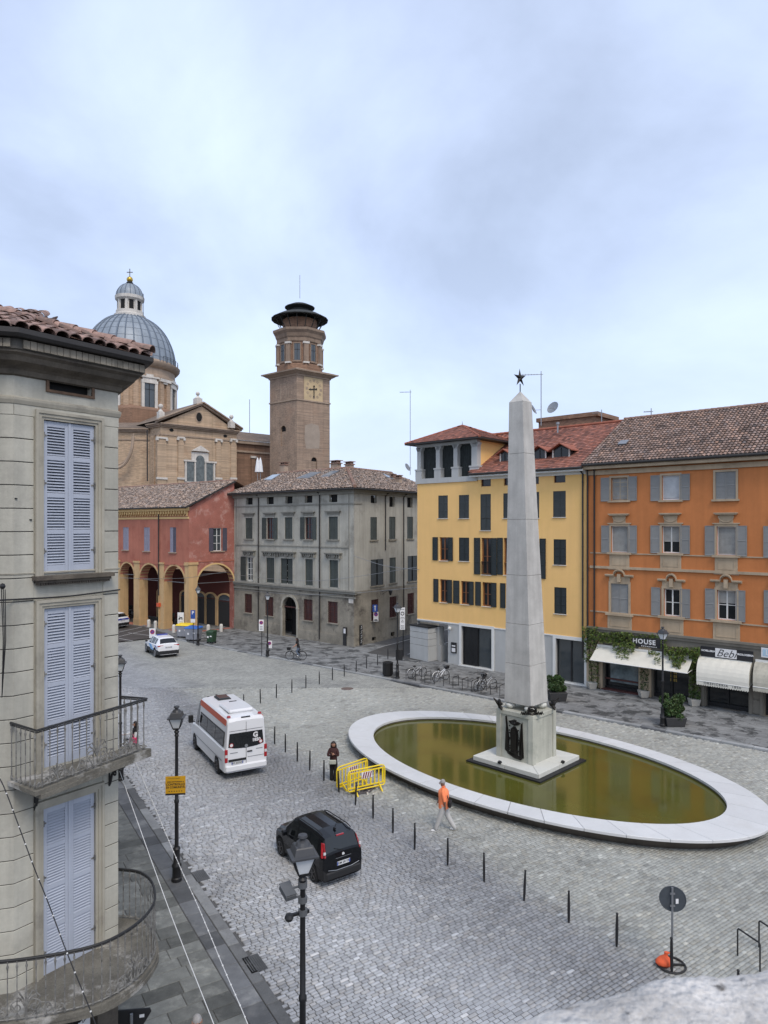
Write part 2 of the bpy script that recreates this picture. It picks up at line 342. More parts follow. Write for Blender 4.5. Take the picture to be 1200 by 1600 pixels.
M['steel']=mat('steel',(.30,.31,.32),.4,.1,6,metal=.6)
M['barrier']=mat('barrier',(.85,.62,.02),.45,.05,4)
M['tarp']=mat('tarp',(.10,.09,.095),.8,.3,3)
M['sandbag']=mat('sandbag',(.75,.12,.04),.8,.15,12)
M['lantern_glass']=mat('lantern_glass',(.62,.65,.67),.25,.05,6)
M['leaf']=mat('leaf',(.075,.125,.025),.6,.35,3,attr='shade')
M['leaf_dark']=mat('leaf_dark',(.032,.07,.018),.6,.35,3,attr='shade')
M['stem']=mat('stem',(.07,.05,.03),.9,.2,5)
M['awning']=mat('awning',(.66,.64,.56),.85,.06,1.2,stain=(.55,.53,.46),stain_amt=.4,stain_scale=1.5)
M['awning_old']=mat('awning_old',(.42,.40,.33),.9,.15,1.2,streak=.2)
M['pot']=mat('pot',(.45,.43,.38),.8,.1,4)
M['skin']=mat('skin',(.38,.20,.13),.55,.05,8,obj=True)
M['skin_dark']=mat('skin_dark',(.20,.10,.065),.55,.05,8,obj=True)
M['cloth_orange']=mat('cloth_orange',(.95,.27,.11),.85,.08,6,obj=True)
M['cloth_pale']=mat('cloth_pale',(.48,.47,.45),.85,.08,6,obj=True)
M['cloth_black']=mat('cloth_black',(.012,.011,.012),.85,.1,6,obj=True)
M['cloth_maroon']=mat('cloth_maroon',(.045,.015,.014),.85,.1,6,obj=True)
M['cloth_blue']=mat('cloth_blue',(.03,.08,.20),.85,.1,6,obj=True)
M['cloth_jean']=mat('cloth_jean',(.10,.13,.18),.85,.1,6,obj=True)
M['pink']=mat('pink',(.55,.03,.12),.7,.05,6,obj=True)
M['hair_dark']=mat('hair_dark',(.02,.012,.01),.6,.2,30,obj=True)
M['hair_grey']=mat('hair_grey',(.30,.29,.28),.7,.2,30,obj=True)
M['bag_pale']=mat('bag_pale',(.42,.44,.38),.7,.1,6,obj=True)
M['bin_grey']=mat('bin_grey',(.26,.27,.30),.6,.1,4,obj=True)
M['bin_yellow']=mat('bin_yellow',(.80,.58,.03),.5,.05,4,obj=True)
M['bin_blue']=mat('bin_blue',(.03,.14,.48),.5,.05,4,obj=True)
M['bin_green']=mat('bin_green',(.025,.06,.03),.6,.1,4,obj=True)
M['parapet']=mat('parapet',(.55,.53,.50),.92,.28,9,bump=.9,bscale=45,stain=(.07,.06,.05),stain_amt=.92,stain_scale=11,stain_lo=.58,stain_w=.06,fine=.2)
M['film_blue']=mat('film_blue',(.10,.30,.62),.4,.05,3,obj=True)
M['film_navy']=mat('film_navy',(.015,.04,.30),.4,.05,3,obj=True)
M['film_green']=mat('film_green',(.12,.42,.12),.4,.05,3,obj=True)
M['wire_pale']=mat('wire_pale',(.62,.62,.60),.6,0)
def text(body,size,mat_,fn,name='lettering',parent=None,ext=.004,align='CENTER',shear=0,offset=0.0,spacing=1.0):
 "raised lettering: fn maps (x, y, d) of the flat text to a world point"
 cu=bpy.data.curves.new(name,'FONT'); cu.body=body; cu.size=size; cu.extrude=ext; cu.align_x=align; cu.align_y='CENTER'; cu.shear=shear; cu.offset=offset; cu.space_character=spacing
 cu.resolution_u=3
 o=bpy.data.objects.new(name+'_tmp',cu); COL.objects.link(o)
 dg=bpy.context.evaluated_depsgraph_get(); me=bpy.data.meshes.new_from_object(o.evaluated_get(dg))
 bpy.data.objects.remove(o); bpy.data.curves.remove(cu)
 for v in me.vertices:v.co=fn(v.co.x,v.co.y,v.co.z)
 me.materials.clear(); me.materials.append(mat_); me.name=name
 return link(name,me,parent)
def colour_faces(me,cols,name='shade'):
 "one colour per face, stored on its corners"
 at=me.color_attributes.new(name,'FLOAT_COLOR','CORNER')
 n=np.empty(len(me.polygons),np.int32); me.polygons.foreach_get('loop_total',n)
 c=np.repeat(np.asarray(cols,np.float32),n,axis=0); c=np.c_[c,np.ones(len(c),np.float32)]
 at.data.foreach_set('color',c.ravel())
# ================================================================ GROUND
def nz(x,y,s,seed=0):
 "cheap smooth value noise on arrays, 0..1"
 x=np.asarray(x)/s+seed*17.3; y=np.asarray(y)/s+seed*9.1
 xi=np.floor(x).astype(np.int64); yi=np.floor(y).astype(np.int64); fx=x-xi; fy=y-yi
 fx=fx*fx*(3-2*fx); fy=fy*fy*(3-2*fy)
 def h(a,b):
  v=np.sin(a*127.1+b*311.7+seed*5.7)*43758.5453; return v-np.floor(v)
 return(h(xi,yi)*(1-fx)+h(xi+1,yi)*fx)*(1-fy)+(h(xi,yi+1)*(1-fx)+h(xi+1,yi+1)*fx)*fy
E1=Vector((-.57,.82)).normalized(); E2=Vector((E1.y,-E1.x))
K1=Vector((-.62,1)).normalized(); K2=Vector((K1.y,-K1.x)); K0=Vector((7.5,0))# near kerb line and its frame
NL0=Vector((.9,48.9)); NU=Vector((1,-.85)).normalized(); NN=Vector((-NU.y,NU.x))# north kerb line, NN points to the houses
CEN=Vector((6.35,31.2)); PA=math.radians(135.35)
mb=MB()
for i in range(-6,6):
 for j in range(-3,9):mb.quad((i*60,j*60,-.06),(i*60+60,j*60,-.06),(i*60+60,j*60+60,-.06),(i*60,j*60+60,-.06))
o=mb.build('ground',M['asphalt']); tag(o,kind='structure')
# far paving of the square, too distant for single setts
def settmat(name,col,k=1.0,w=.24,h=.12):
 m=mat(name,col,.75,.14,.45,stain=(col[0]*.62,col[1]*.62,col[2]*.62),stain_amt=.6,stain_scale=.28,fine=.1); t=m.node_tree; b=t.nodes['Principled BSDF']; N=t.nodes.new; L=t.links.new
 src=b.inputs['Base Color'].links[0].from_socket; ge=N('ShaderNodeNewGeometry'); mp=N('ShaderNodeMapping'); mp.inputs['Rotation'].default_value=(0,0,-math.atan2(E2.y,E2.x)); L(ge.outputs['Position'],mp.inputs[0])
 br=N('ShaderNodeTexBrick'); br.inputs['Scale'].default_value=1; br.inputs['Brick Width'].default_value=w; br.inputs['Row Height'].default_value=h; br.inputs['Mortar Size'].default_value=.008
 br.inputs['Color1'].default_value=(.82,.82,.82,1); br.inputs['Color2'].default_value=(1.18,1.18,1.16,1); br.inputs['Mortar'].default_value=(.6,.6,.6,1); L(mp.outputs[0],br.inputs['Vector'])
 h_=N('ShaderNodeMixRGB'); h_.blend_type='MULTIPLY'; h_.inputs[0].default_value=1; L(src,h_.inputs[1]); L(br.outputs[0],h_.inputs[2]); L(h_.outputs[0],b.inputs['Base Color']); return m
M['sett_far']=settmat('sett_far',(.27,.275,.275))
def side_mix(m):
 "the square's stone is a little paler and greener than the roadway's, either side of the bollards"
 t=m.node_tree; N=t.nodes.new; L=t.links.new; ge=N('ShaderNodeNewGeometry'); dt=N('ShaderNodeVectorMath'); dt.operation='DOT_PRODUCT'; dt.inputs[1].default_value=(.818,.575,0); L(ge.outputs['Position'],dt.inputs[0])
 r=N('ShaderNodeMapRange'); r.inputs[1].default_value=14.5; r.inputs[2].default_value=17.5; L(dt.outputs['Value'],r.inputs[0]); mx_=N('ShaderNodeMixRGB'); L(r.outputs[0],mx_.inputs[0]); mx_.inputs[1].default_value=(.285,.293,.302,1); mx_.inputs[2].default_value=(.315,.318,.292,1)
 old=t.nodes['RGB'].outputs[0];[L(mx_.outputs[0],l.to_socket)for l in list(old.links)]
side_mix(M['sett_far'])
YS=47.0
def npt(t,d,z):q=NL0+NU*t+NN*d; return(q.x,q.y,z)
mb=MB()
# everything between the near sett field (Y < 47) and the north kerb
mb.poly([(-46,YS,-.002),(2.4,YS,-.002),npt(-1.5,0,-.002),npt(-60,0,-.002)])
o=mb.build('road',M['sett_far']); tag(o,kind='structure')
# bed under the setts
mb=MB(); mb.poly([(-40,8,-.03),(40,8,-.03),(40,YS,-.03),(-46,YS,-.03)])
bed=mb.build('paving_bed',M['joint']); tag(bed,kind='structure')
# ---- setts of the square and the roadway: one real stone each
def in_view(x,y,m=1.0):return(np.abs(x)<.5556*y+m)
W_,H_=.21,.108
a0,a1,b0,b1=-60,60,-60,60
jj=np.arange(int(a0/H_),int(a1/H_)); rows=[]
for j in jj:
 off=(j%2)*.5*W_+(rnd.random()-.5)*.06
 us=[]; n=int(120/W_)
 wid=W_*(1+np.random.default_rng(int(j)+5000).uniform(-.26,.26,n)); u=np.cumsum(wid)-60+off
 uc=u-wid/2
 x=8+E1.x*j*H_+E2.x*uc; y=28+E1.y*j*H_+E2.y*uc
 k=(y>12.6)&(y<YS)& in_view(x,y)
 dx=x-CEN.x; dy=y-CEN.y; ea=dx*math.cos(PA)+dy*math.sin(PA); eb=-dx*math.sin(PA)+dy*math.cos(PA)
 k &=(ea/9.3)** 2+(eb/4.9)** 2>1
 k &=((x-K0.x)*K2.x+(y-K0.y)*K2.y)>.02
 k &=((x-NL0.x)*NN.x+(y-NL0.y)*NN.y)<-.10
 if k.any():rows.append(np.c_[x[k],y[k],wid[k],np.full(k.sum(),j)])
S=np.vstack(rows)
R=np.random.default_rng(3); n=len(S)
side=((S[:,0]-7.08)*(34.9-17.0)+(S[:,1]-17.0)*(7.08+5.5))/21.9       # >0: square side of the bollard line
sq=np.clip(side/1.6+.5,0,1)
road=np.array([.302,.311,.322]); plaza=np.array([.345,.35,.32])
base=road[None]*(1-sq[:,None])+plaza[None]*sq[:,None]
worn=nz(S[:,0],S[:,1],5.0,1)*.6+nz(S[:,0],S[:,1],1.9,2)*.4
base*=(.80+.42*worn)[:,None]
lane=np.exp(-((side+6.2)/2.4)** 2)# polished wheel lane on the left, its sheen painted in as paler stone
base*=(1+.24*lane*(1-sq))[:,None]
mid=np.exp(-((side+1.2)/1.6)** 2); base*=(1-.22*mid)[:,None]
amp=.06+.08*nz(S[:,0],S[:,1],3.0,4)
base*=(1+R.normal(0,1,n)*amp)[:,None]
lt=R.random(n)<.035; base[lt]*=R.uniform(1.2,1.45,lt.sum())[:,None]
wm=R.random(n)<.2; base[wm]*=np.array([1.03,1.0,.96])
dk=nz(S[:,0],S[:,1],.9,9)*.6+nz(S[:,0],S[:,1],.35,11)*.4; base*=np.where(dk>.76,.82,1.0)[:,None]; base=np.clip(base,.05,.62)
joint=.006+.006*(1-sq)*nz(S[:,0],S[:,1],2.2,6)+.003*R.random(n)
near=np.argsort(S[:,1]+np.abs(S[:,0])*.12)[:]
zvis=S[:,1]>15.2; order=[i for i in near if zvis[i]][:290]; isolo=np.zeros(n,bool); isolo[order]=True
def sett_mesh(S,base,joint,R):
 n=len(S); hx=S[:,2]/2-joint; hy=H_/2-joint; top=R.normal(0,.0022,n); bv=.007
 tilt=R.normal(0,.010,(n,2))
 e1=np.array(E1); e2=np.array(E2); v=np.empty((n,12,3))
 sg=[(-1,-1),(1,-1),(1,1),(-1,1)]
 for q,(sx,sy)in enumerate(sg):
  for lay,(ins,zz)in enumerate(((0,-.035),(0,-.007),(bv,0))):
   lx=sx*(hx-ins); ly=sy*(hy-ins)
   v[:,lay*4+q,0]=S[:,0]+e2[0]*lx+e1[0]*ly; v[:,lay*4+q,1]=S[:,1]+e2[1]*lx+e1[1]*ly
   v[:,lay*4+q,2]=zz+(top+tilt[:,0]*lx+tilt[:,1]*ly if lay else 0)
 fq=[[8,9,10,11]]+[[4+q,4+(q+1)%4,8+(q+1)%4,8+q]for q in range(4)]+[[q,(q+1)%4,4+(q+1)%4,4+q]for q in range(4)]
 f=(np.arange(n)[:,None,None]*12+np.array(fq)[None]).reshape(-1)
 me=bpy.data.meshes.new('setts'); me.vertices.add(n*12); me.vertices.foreach_set('co',v.ravel())
 nf=n*9; me.loops.add(nf*4); me.loops.foreach_set('vertex_index',f.astype(np.int32)); me.polygons.add(nf)
 me.polygons.foreach_set('loop_start',np.arange(nf,dtype=np.int32)*4); me.update(calc_edges=True)
 colour_faces(me,np.repeat(base,9,axis=0)); me.materials.append(M['sett']); return me
k=~isolo
o=link('setts',sett_mesh(S[k],base[k],joint[k],R),bed); o['kind']='stuff'
um=bmesh.new(); bmesh.ops.create_cube(um,size=1); bmesh.ops.bevel(um,geom=um.edges[:],offset=.05,segments=1,affect='EDGES')
sm=bpy.data.meshes.new('sett'); um.to_mesh(sm); um.free(); sm.materials.append(M['sett_obj'])
rz=math.atan2(E2.y,E2.x)
for i in order:
 q=bpy.data.objects.new('sett',sm); COL.objects.link(q); q.parent=bed
 q.location=(S[i,0],S[i,1],-.018+R.normal(0,.002)); q.rotation_euler=(R.normal(0,.01),R.normal(0,.01),rz); q.color=(*base[i],1); q.scale=(S[i,2]-2*joint[i],H_-2*joint[i],.036)
# ---- near pavement along the left building
def kpt(s,d,z=0.0):q=K0+K1*s-K2*d; return(q.x,q.y,z)
mb=MB(); mb.poly([kpt(8,0,-.02),kpt(46,0,-.02),kpt(46,6.5,-.02),kpt(8,6.5,-.02)])
walk=mb.build('pavement',M['joint']); tag(walk,kind='structure')
def stone(name,par,m,c,u,lx,ly,z0,z1,bev=.012):
 u=Vector(u).normalized(); v=Vector((-u.y,u.x)); mb=MB()
 def q(a,b,z):p=Vector((c[0],c[1]))+u*a+v*b; return(p.x,p.y,z)
 hx,hy=lx/2,ly/2
 mb.add([q(-hx,-hy,z0),q(hx,-hy,z0),q(hx,hy,z0),q(-hx,hy,z0),q(-hx,-hy,z1-bev),q(hx,-hy,z1-bev),q(hx,hy,z1-bev),q(-hx,hy,z1-bev),
   q(-hx+bev,-hy+bev,z1),q(hx-bev,-hy+bev,z1),q(hx-bev,hy-bev,z1),q(-hx+bev,hy-bev,z1)],
   [(8,9,10,11)]+[(4+i,4+(i+1)%4,8+(i+1)%4,8+i)for i in range(4)]+[(i,(i+1)%4,4+(i+1)%4,4+i)for i in range(4)])
 return mb.build(name,m,par)
s=13.0; cnt=0
while s<38.5:
 h=rnd.uniform(.42,.56); d=.86
 while d<5.4:
  wd=rnd.uniform(.55,1.05); wd=min(wd,5.5-d); c=kpt(s+h/2,d+wd/2)
  if abs(c[0])<.5556*c[1]+.8 and c[1]>11.5 and wd>.2:stone('paving_slab',walk,M['slab'],c,K2,wd-.012,h-.012,-.02,rnd.uniform(-.002,.003)); cnt+=1
  d+=wd
 s+=h
s=13.0
while s<40:
 l=rnd.uniform(.7,1.3); c=kpt(s+l/2,.16)
 stone('kerb_stone',walk,M['kerb_near'],c,K1,l-.012,.30,-.02,.012)
 s+=l
s=13.0
while s<40:
 l=rnd.uniform(.6,1.2); c=kpt(s+l/2,.585)
 stone('gutter_stone',walk,M['kerb_dark'],c,K1,l-.012,.52,-.02,.003)
 s+=l
# ---- north pavement in front of the houses
mb=MB(); mb.poly([npt(-60,-.0,.03),npt(40,0,.03),npt(40,16,.03),npt(-60,20,.03)])
nw=mb.build('north_pavement',M['joint']); tag(nw,kind='structure')
t=-42.0; pieces=[]
row=0; d=.32
while d<13:
 h=rnd.uniform(.38,.5); t=-40+rnd.random()
 while t<36:
  wd=rnd.uniform(.6,1.1); q=NL0+NU*(t+wd/2)+NN*(d+h/2)
  lim=10.5 if t<0 else 8.6
  if abs(q.x)<.5556*q.y+.8 and d<lim and not(-1.5<t<-.2 and d>9):pieces.append((q.x,q.y,wd,h))
  t+=wd
 d+=h
pieces.sort(key=lambda p:p[1]-.0*p[0])
for p in pieces[:230]:stone('paving_slab',nw,M['slab_n_obj'],p,NU,p[2]-.012,p[3]-.012,.03,.08+rnd.uniform(-.002,.002))
mb=MB(); cols=[]
for p in pieces[230:]:
 z1=.08+rnd.uniform(-.002,.002); u,v=NU*(p[2]/2-.006),NN*(p[3]/2-.006)
 c4=[(p[0]+a*u.x+b*v.x,p[1]+a*u.y+b*v.y)for a,b in((-1,-1),(1,-1),(1,1),(-1,1))]
 b0=len(mb.f); mb.prism(c4,.03,z1); cols+=[[rnd.uniform(.78,1.22)]*3]*(len(mb.f)-b0)
o=mb.build('paving_slabs',M['slab_n'],nw); colour_faces(o.data,cols); o['kind']='stuff'
t=-45.0
while t<38:
 l=rnd.uniform(.9,1.5); c=NL0+NU*(t+l/2)+NN*.14
 stone('kerb_stone',nw,M['kerb']if not(rnd.random()<.3)else M['kerb_dark'],c,NU,l-.015,.30,-.03,.084)
 t+=l
# ---- side street between the grey house and the yellow house, parking bays on the far left
GC=G(552.7,1012,.08); GD=G(639,990.7,.08)
mb=MB(); mb.poly([(-1.5,59.5,.086),(3.5,55.5,.086),(24,88,.086),(16,96,.086)])
o=mb.build('side_street',M['asphalt']); tag(o,kind='structure')
mb=MB()
for a,b in(((-.6,61.9),(9.6,77.5)),((2.0,58.8),(10.5,71.6))):
 a=Vector(a); b=Vector(b); u=(b-a).normalized(); v=Vector((-u.y,u.x))*.07
 mb.quad((a.x-v.x,a.y-v.y,.09),(b.x-v.x,b.y-v.y,.09),(b.x+v.x,b.y+v.y,.09),(a.x+v.x,a.y+v.y,.09))
o=mb.build('street_lines',M['paint_line']); tag(o,kind='structure')
mb=MB(); pk=[G(186,1004),G(232,999),G(262,992),G(228,981),G(186,975),G(120,968),G(120,1015)]
mb.poly([(p.x,p.y,.090)for p in pk]); o=mb.build('parking_bay',M['asphalt_brown']); tag(o,kind='structure')
mb=MB()
for a,b in((G(186,996),G(236,984)),(G(186,999),G(208,1003)),(G(186,989),G(222,981)),(G(200,990),G(246,996))):
 u=(b-a).normalized(); v=Vector((-u.y,u.x,0))*.06; z=Vector((0,0,.094))
 mb.quad(a-v+z,b-v+z,b+v+z,a+v+z)
o=mb.build('parking_lines',M['paint_line']); tag(o,kind='structure')
# manhole cover
def disc_cover(px,py,r,z,lab):
 p=G(px,py,z); mb=MB(); mb.lathe([(r,-.01),(r,.004),(r*.9,.006),(0,.006)],(p.x,p.y,z),20)
 o=mb.build('manhole_cover',M['rust']if 'rust' in M else M['bronze'],org=(p.x,p.y,z)); tag(o,lab,'manhole cover')
M['rust']=mat('rust',(.14,.10,.085),.8,.2,4)
disc_cover(542.5,1076,.42,.0,'round rust-brown manhole cover in the setts in front of the litter bin')
for px,py,l_ in((313,1368,'dark iron gully grate in the gutter beside the lamp post with the yellow sign'),(398,1505,'larger dark iron gully grate in the gutter at the bottom of the picture')):
 p=G(px,py,.01); mb=MB(); 
 for i in range(7):mb.cbox((p.x+K2.x*(i-3)*.055,p.y+K2.y*(i-3)*.055,.014),(.62,.03,.01),math.atan2(K1.y,K1.x))
 mb.cbox((p.x,p.y,.009),(.7,.42,.006),math.atan2(K1.y,K1.x))
 o=mb.build('gully_grate',M['kerb_dark'],org=(p.x,p.y,.01)); tag(o,l_,'drain grate')
# ================================================================ BASIN
def ell(a,b,t):x=a*math.cos(t); y=b*math.sin(t); return CEN.x+x*math.cos(PA)-y*math.sin(PA),CEN.y+x*math.sin(PA)+y*math.cos(PA)
pool=thing('fountain_basin','long oval basin of white stone slabs filled with olive green water','fountain',(CEN.x,CEN.y,0))
RI=(8.475,4.72); RO=(10.06,5.6); NS=36; TT=[]
mbw=MB(); K=144; prof=[(9.5,5.1,-.03),(9.56,5.16,.0),(9.9,5.47,.36),(9.93,5.50,.395)]
for k in range(K):
 t0,t1=2*math.pi*k/K,2*math.pi*(k+1)/K
 for(a,b,z),(a2,b2,z2)in zip(prof,prof[1:]):
  p,q,r_,s_=ell(a,b,t0),ell(a,b,t1),ell(a2,b2,t1),ell(a2,b2,t0); mbw.quad((*p,z),(*q,z),(*r_,z2),(*s_,z2))
 p,q=ell(*prof[-1][:2],t0),ell(*prof[-1][:2],t1); r_,s_=ell(RI[0]+.03,RI[1]+.03,t1),ell(RI[0]+.03,RI[1]+.03,t0); mbw.quad((*p,.395),(*q,.395),(*r_,.395),(*s_,.395))
 u_,v_=ell(RI[0]+.03,RI[1]+.03,t1),ell(RI[0]+.03,RI[1]+.03,t0); mbw.quad((*u_,.395),(*v_,.395),(*v_,-.02),(*u_,-.02))
mbw.build('basin_wall',M['basin_side'],pool,smooth=40)
mb=MB(); mb.poly([(*ell(RI[0]+.03,RI[1]+.03,2*math.pi*k/K),.0)for k in range(K)]); mb.build('basin_floor',M['basin_floor'],pool)
M['rim_stone']=mat('rim_stone',(.60,.605,.60),.6,.05,1.2,bump=.06,bscale=50,stain=(.50,.49,.46),stain_amt=.35,stain_scale=.8,fine=.03,objrand=.045)
def ell_t(s):# parameter at equal arc steps
 return s
arc=[0]; ts=np.linspace(0,2*math.pi,721); pts=np.array([ell(9.3,5.2,t)for t in ts]); al=np.r_[0,np.cumsum(np.hypot(*np.diff(pts,axis=0).T))]
cut=np.interp(np.linspace(0,al[-1],NS+1),al,ts)
for k in range(NS):
 t0,t1=cut[k]+.0012,cut[k+1]-.0012; n_=5; mb=MB(); bv=.012
 ri=[ell(*RI,t0+(t1-t0)*i/n_)for i in range(n_+1)]; ro=[ell(*RO,t0+(t1-t0)*i/n_)for i in range(n_+1)]
 ro2=[ell(RO[0]-bv,RO[1]-bv,t0+(t1-t0)*i/n_)for i in range(n_+1)]
 z0,z1=.40,.50
 for i in range(n_):
  mb.quad((*ri[i],z1),(*ri[i+1],z1),(*ro2[i+1],z1),(*ro2[i],z1)); mb.quad((*ro2[i],z1),(*ro2[i+1],z1),(*ro[i+1],z1-bv),(*ro[i],z1-bv))
  mb.quad((*ro[i],z1-bv),(*ro[i+1],z1-bv),(*ro[i+1],z0),(*ro[i],z0)); mb.quad((*ri[i],z1),(*ri[i+1],z1),(*ri[i+1],z0),(*ri[i],z0)); mb.quad((*ri[i],z0),(*ri[i+1],z0),(*ro[i+1],z0),(*ro[i],z0))
 for i in(0,n_):mb.poly([(*ri[i],z0),(*ri[i],z1),(*ro2[i],z1),(*ro[i],z1-bv),(*ro[i],z0)])
 mb.build('rim_slab',M['rim_stone'],pool)
wm_=mat('pond_water',(.085,.084,.014),.09,.25,.5,spec=.5,stain=(.06,.07,.012),stain_amt=.5,stain_scale=.5)
t=wm_.node_tree; n_=t.nodes.new('ShaderNodeTexNoise'); n_.inputs['Scale'].default_value=2.2; n_.inputs['Detail'].default_value=3
ge=t.nodes.new('ShaderNodeNewGeometry'); t.links.new(ge.outputs['Position'],n_.inputs['Vector'])
bp=t.nodes.new('ShaderNodeBump'); bp.inputs['Strength'].default_value=.05; bp.inputs['Distance'].default_value=.02; t.links.new(n_.outputs[0],bp.inputs['Height']); t.links.new(bp.outputs[0],t.nodes['Principled BSDF'].inputs['Normal'])
mb=MB(); mb.poly([(*ell(RI[0]+.02,RI[1]+.02,2*math.pi*k/K),.33)for k in range(K)]); o=mb.build('pond_water',wm_); tag(o,kind='structure')
# ================================================================ OBELISK
OC=Vector((6.45,31.35)); D1=Vector((math.cos(PA),math.sin(PA))); D2=Vector((D1.y,-D1.x))
def oq(h,z,dx=0):return[(*(OC+D1*(a*h)+D2*(b*h)+Vector((dx,0))),z)for a,b in((-1,-1),(-1,1),(1,1),(1,-1))]
mon=thing('obelisk','tall pale obelisk with a black star on its tip, on a pedestal in the pool','obelisk',(OC.x,OC.y,.33))
def slabq(h0,z0,h1,z1,dx0=0,dx1=0):return oq(h0,z0,dx0)+oq(h1,z1,dx1)
MB().hexa(slabq(1.93,.0,1.93,.40)).build('plinth_edge',M['iron'],mon)
for i in range(4):
 # four mitred slabs round the foot
 a,b=[(-1,-1),(-1,1),(1,1),(1,-1)][i],[(-1,-1),(-1,1),(1,1),(1,-1)][(i+1)%4]
 for s0,s1 in((0.003,.497),(.503,.997)):
  def cor(h,s,z):q=OC+D1*(h*(a[0]*(1-s)+b[0]*s))+D2*(h*(a[1]*(1-s)+b[1]*s)); return(q.x,q.y,z)
  lo=[cor(1.71,s0,.402),cor(1.71,s1,.402),cor(.9,s1,.402),cor(.9,s0,.402)]
  MB().hexa(lo+[(p[0],p[1],.6)for p in lo]).build('plinth_slab',M['marble_ped'],mon,bevel=.012)
MB().hexa(slabq(.915,.55,.915,2.60)).build('pedestal',M['concrete_ped'],mon)
MB().hexa(slabq(.965,2.56,.965,2.75)).build('pedestal_cap',M['concrete_ped'],mon,bevel=.012)
def osub(a0,a1,b0,b1,z0,z1):
 P_=lambda a,b,z:(*(OC+D1*a+D2*b),z)
 return[P_(a0,b0,z0),P_(a1,b0,z0),P_(a1,b1,z0),P_(a0,b1,z0),P_(a0,b0,z1),P_(a1,b0,z1),P_(a1,b1,z1),P_(a0,b1,z1)]
for sa,sb in((-1,-1),(-1,1),(1,1),(1,-1)):
 a=sorted((sa*.72,sa*.965)); b=sorted((sb*.72,sb*.965))
 MB().hexa(osub(a[0],a[1],b[0],b[1],.6,2.56)).build('corner_pier',M['concrete_ped'],mon,bevel=.01)
# shaft: six blocks, joints open by a centimetre
zj=[3.05,4.82,6.62,8.8,11.3,14.26,16.6]; hw=lambda z:.70+(.365-.70)*(z-3.05)/(16.6-3.05); lean=lambda z:-.0195*(z-3.05)
for i in range(6):
 z0,z1=zj[i]+(.006 if i else 0),zj[i+1]-(.006 if i<5 else 0)
 MB().hexa(slabq(hw(z0),z0,hw(z1),z1,lean(z0),lean(z1))).build('shaft_block',M['concrete'],mon,bevel=.008)
mb=MB(); mb.hexa(slabq(.655,3.12,.335,16.4,lean(3.1),lean(16.4))); mb.build('shaft_core',M['groove'],mon)
top=oq(.365,16.6,lean(16.6)); ap=(OC.x+lean(17.1),OC.y,17.12)
MB().add(top+[ap],[(0,1,4),(1,2,4),(2,3,4),(3,0,4)]).build('tip',M['concrete'],mon)
MB().tube([(ap[0],ap[1],17.0),(ap[0],ap[1],17.45)],.025,6).build('star_rod',M['bronze'],mon)
def star(c,R,r,th,yaw,roll=0):
 mb=MB(); pts=[]
 for k in range(10):
  a=math.pi/2+k*math.pi/5+roll; q=R if k%2==0 else r; x,z=q*math.cos(a),q*math.sin(a); pts.append((c[0]+x*math.cos(yaw),c[1]+x*math.sin(yaw),c[2]+z))
 f=(c[0]+th*math.sin(yaw),c[1]-th*math.cos(yaw),c[2]); bk=(c[0]-th*math.sin(yaw),c[1]+th*math.cos(yaw),c[2])
 return mb.add(pts+[f,bk],[(k,(k+1)%10,10)for k in range(10)]+[((k+1)%10,k,11)for k in range(10)])
star((ap[0]-.01,ap[1],17.72),.43,.15,.09,math.radians(38),.06).build('star',M['bronze'],mon)
# stone balls and bronze wreaths between pedestal and shaft
for sa,sb in((-1,-1),(-1,1),(1,1),(1,-1)):
 c=OC+D1*sa*.50+D2*sb*.50
 mb=MB(); mb.lathe([(.0,0),(.13,.03),(.21,.10),(.24,.16),(.21,.23),(.13,.29),(0,.31)],(c.x,c.y,2.745),16); mb.build('stone_ball',M['marble_ped'],mon,smooth=60)
 k=OC+D1*sa*.84+D2*sb*.84; out=(k-OC).normalized(); sd_=Vector((-out.y,out.x))
 mb=MB()
 ring=[(k.x+sd_.x*.17*math.cos(t)+out.x*.03,k.y+sd_.y*.17*math.cos(t)+out.y*.03,2.95+.17*math.sin(t))for t in np.linspace(0,2*math.pi,13)[:-1]]
 mb.tube(ring,.055,6,closed=True); mb.lathe([(0,0),(.12,.05),(.13,.12),(0,.2)],(k.x,k.y,2.85),8)
 for sg in(-1,1):
  for j in range(4):
   q=k+sd_*sg*(.16+.08*j); mb.tube([(q.x,q.y,2.77),(q.x+sd_.x*sg*.05,q.y+sd_.y*sg*.05,2.86+.03*(j%2)),(q.x+sd_.x*sg*.1,q.y+sd_.y*sg*.1,2.78)],[.045,.05,.02],5)
 if(sa,sb)!=(-1,-1):
  for j in range(3):
   q0=Vector((k.x,k.y,2.8))+Vector((sd_.x,sd_.y,0))*(j-1)*.05; q1=Vector((k.x+out.x*(.22+.04*j),k.y+out.y*(.22+.04*j),3.12+.05*j)); mb.tube([q0,(q0+q1)/2+Vector((out.x,out.y,0))*-.03,q1],[.05,.075,.02],6)
 mb.build('bronze_wreath',M['bronze'],mon,smooth=50)
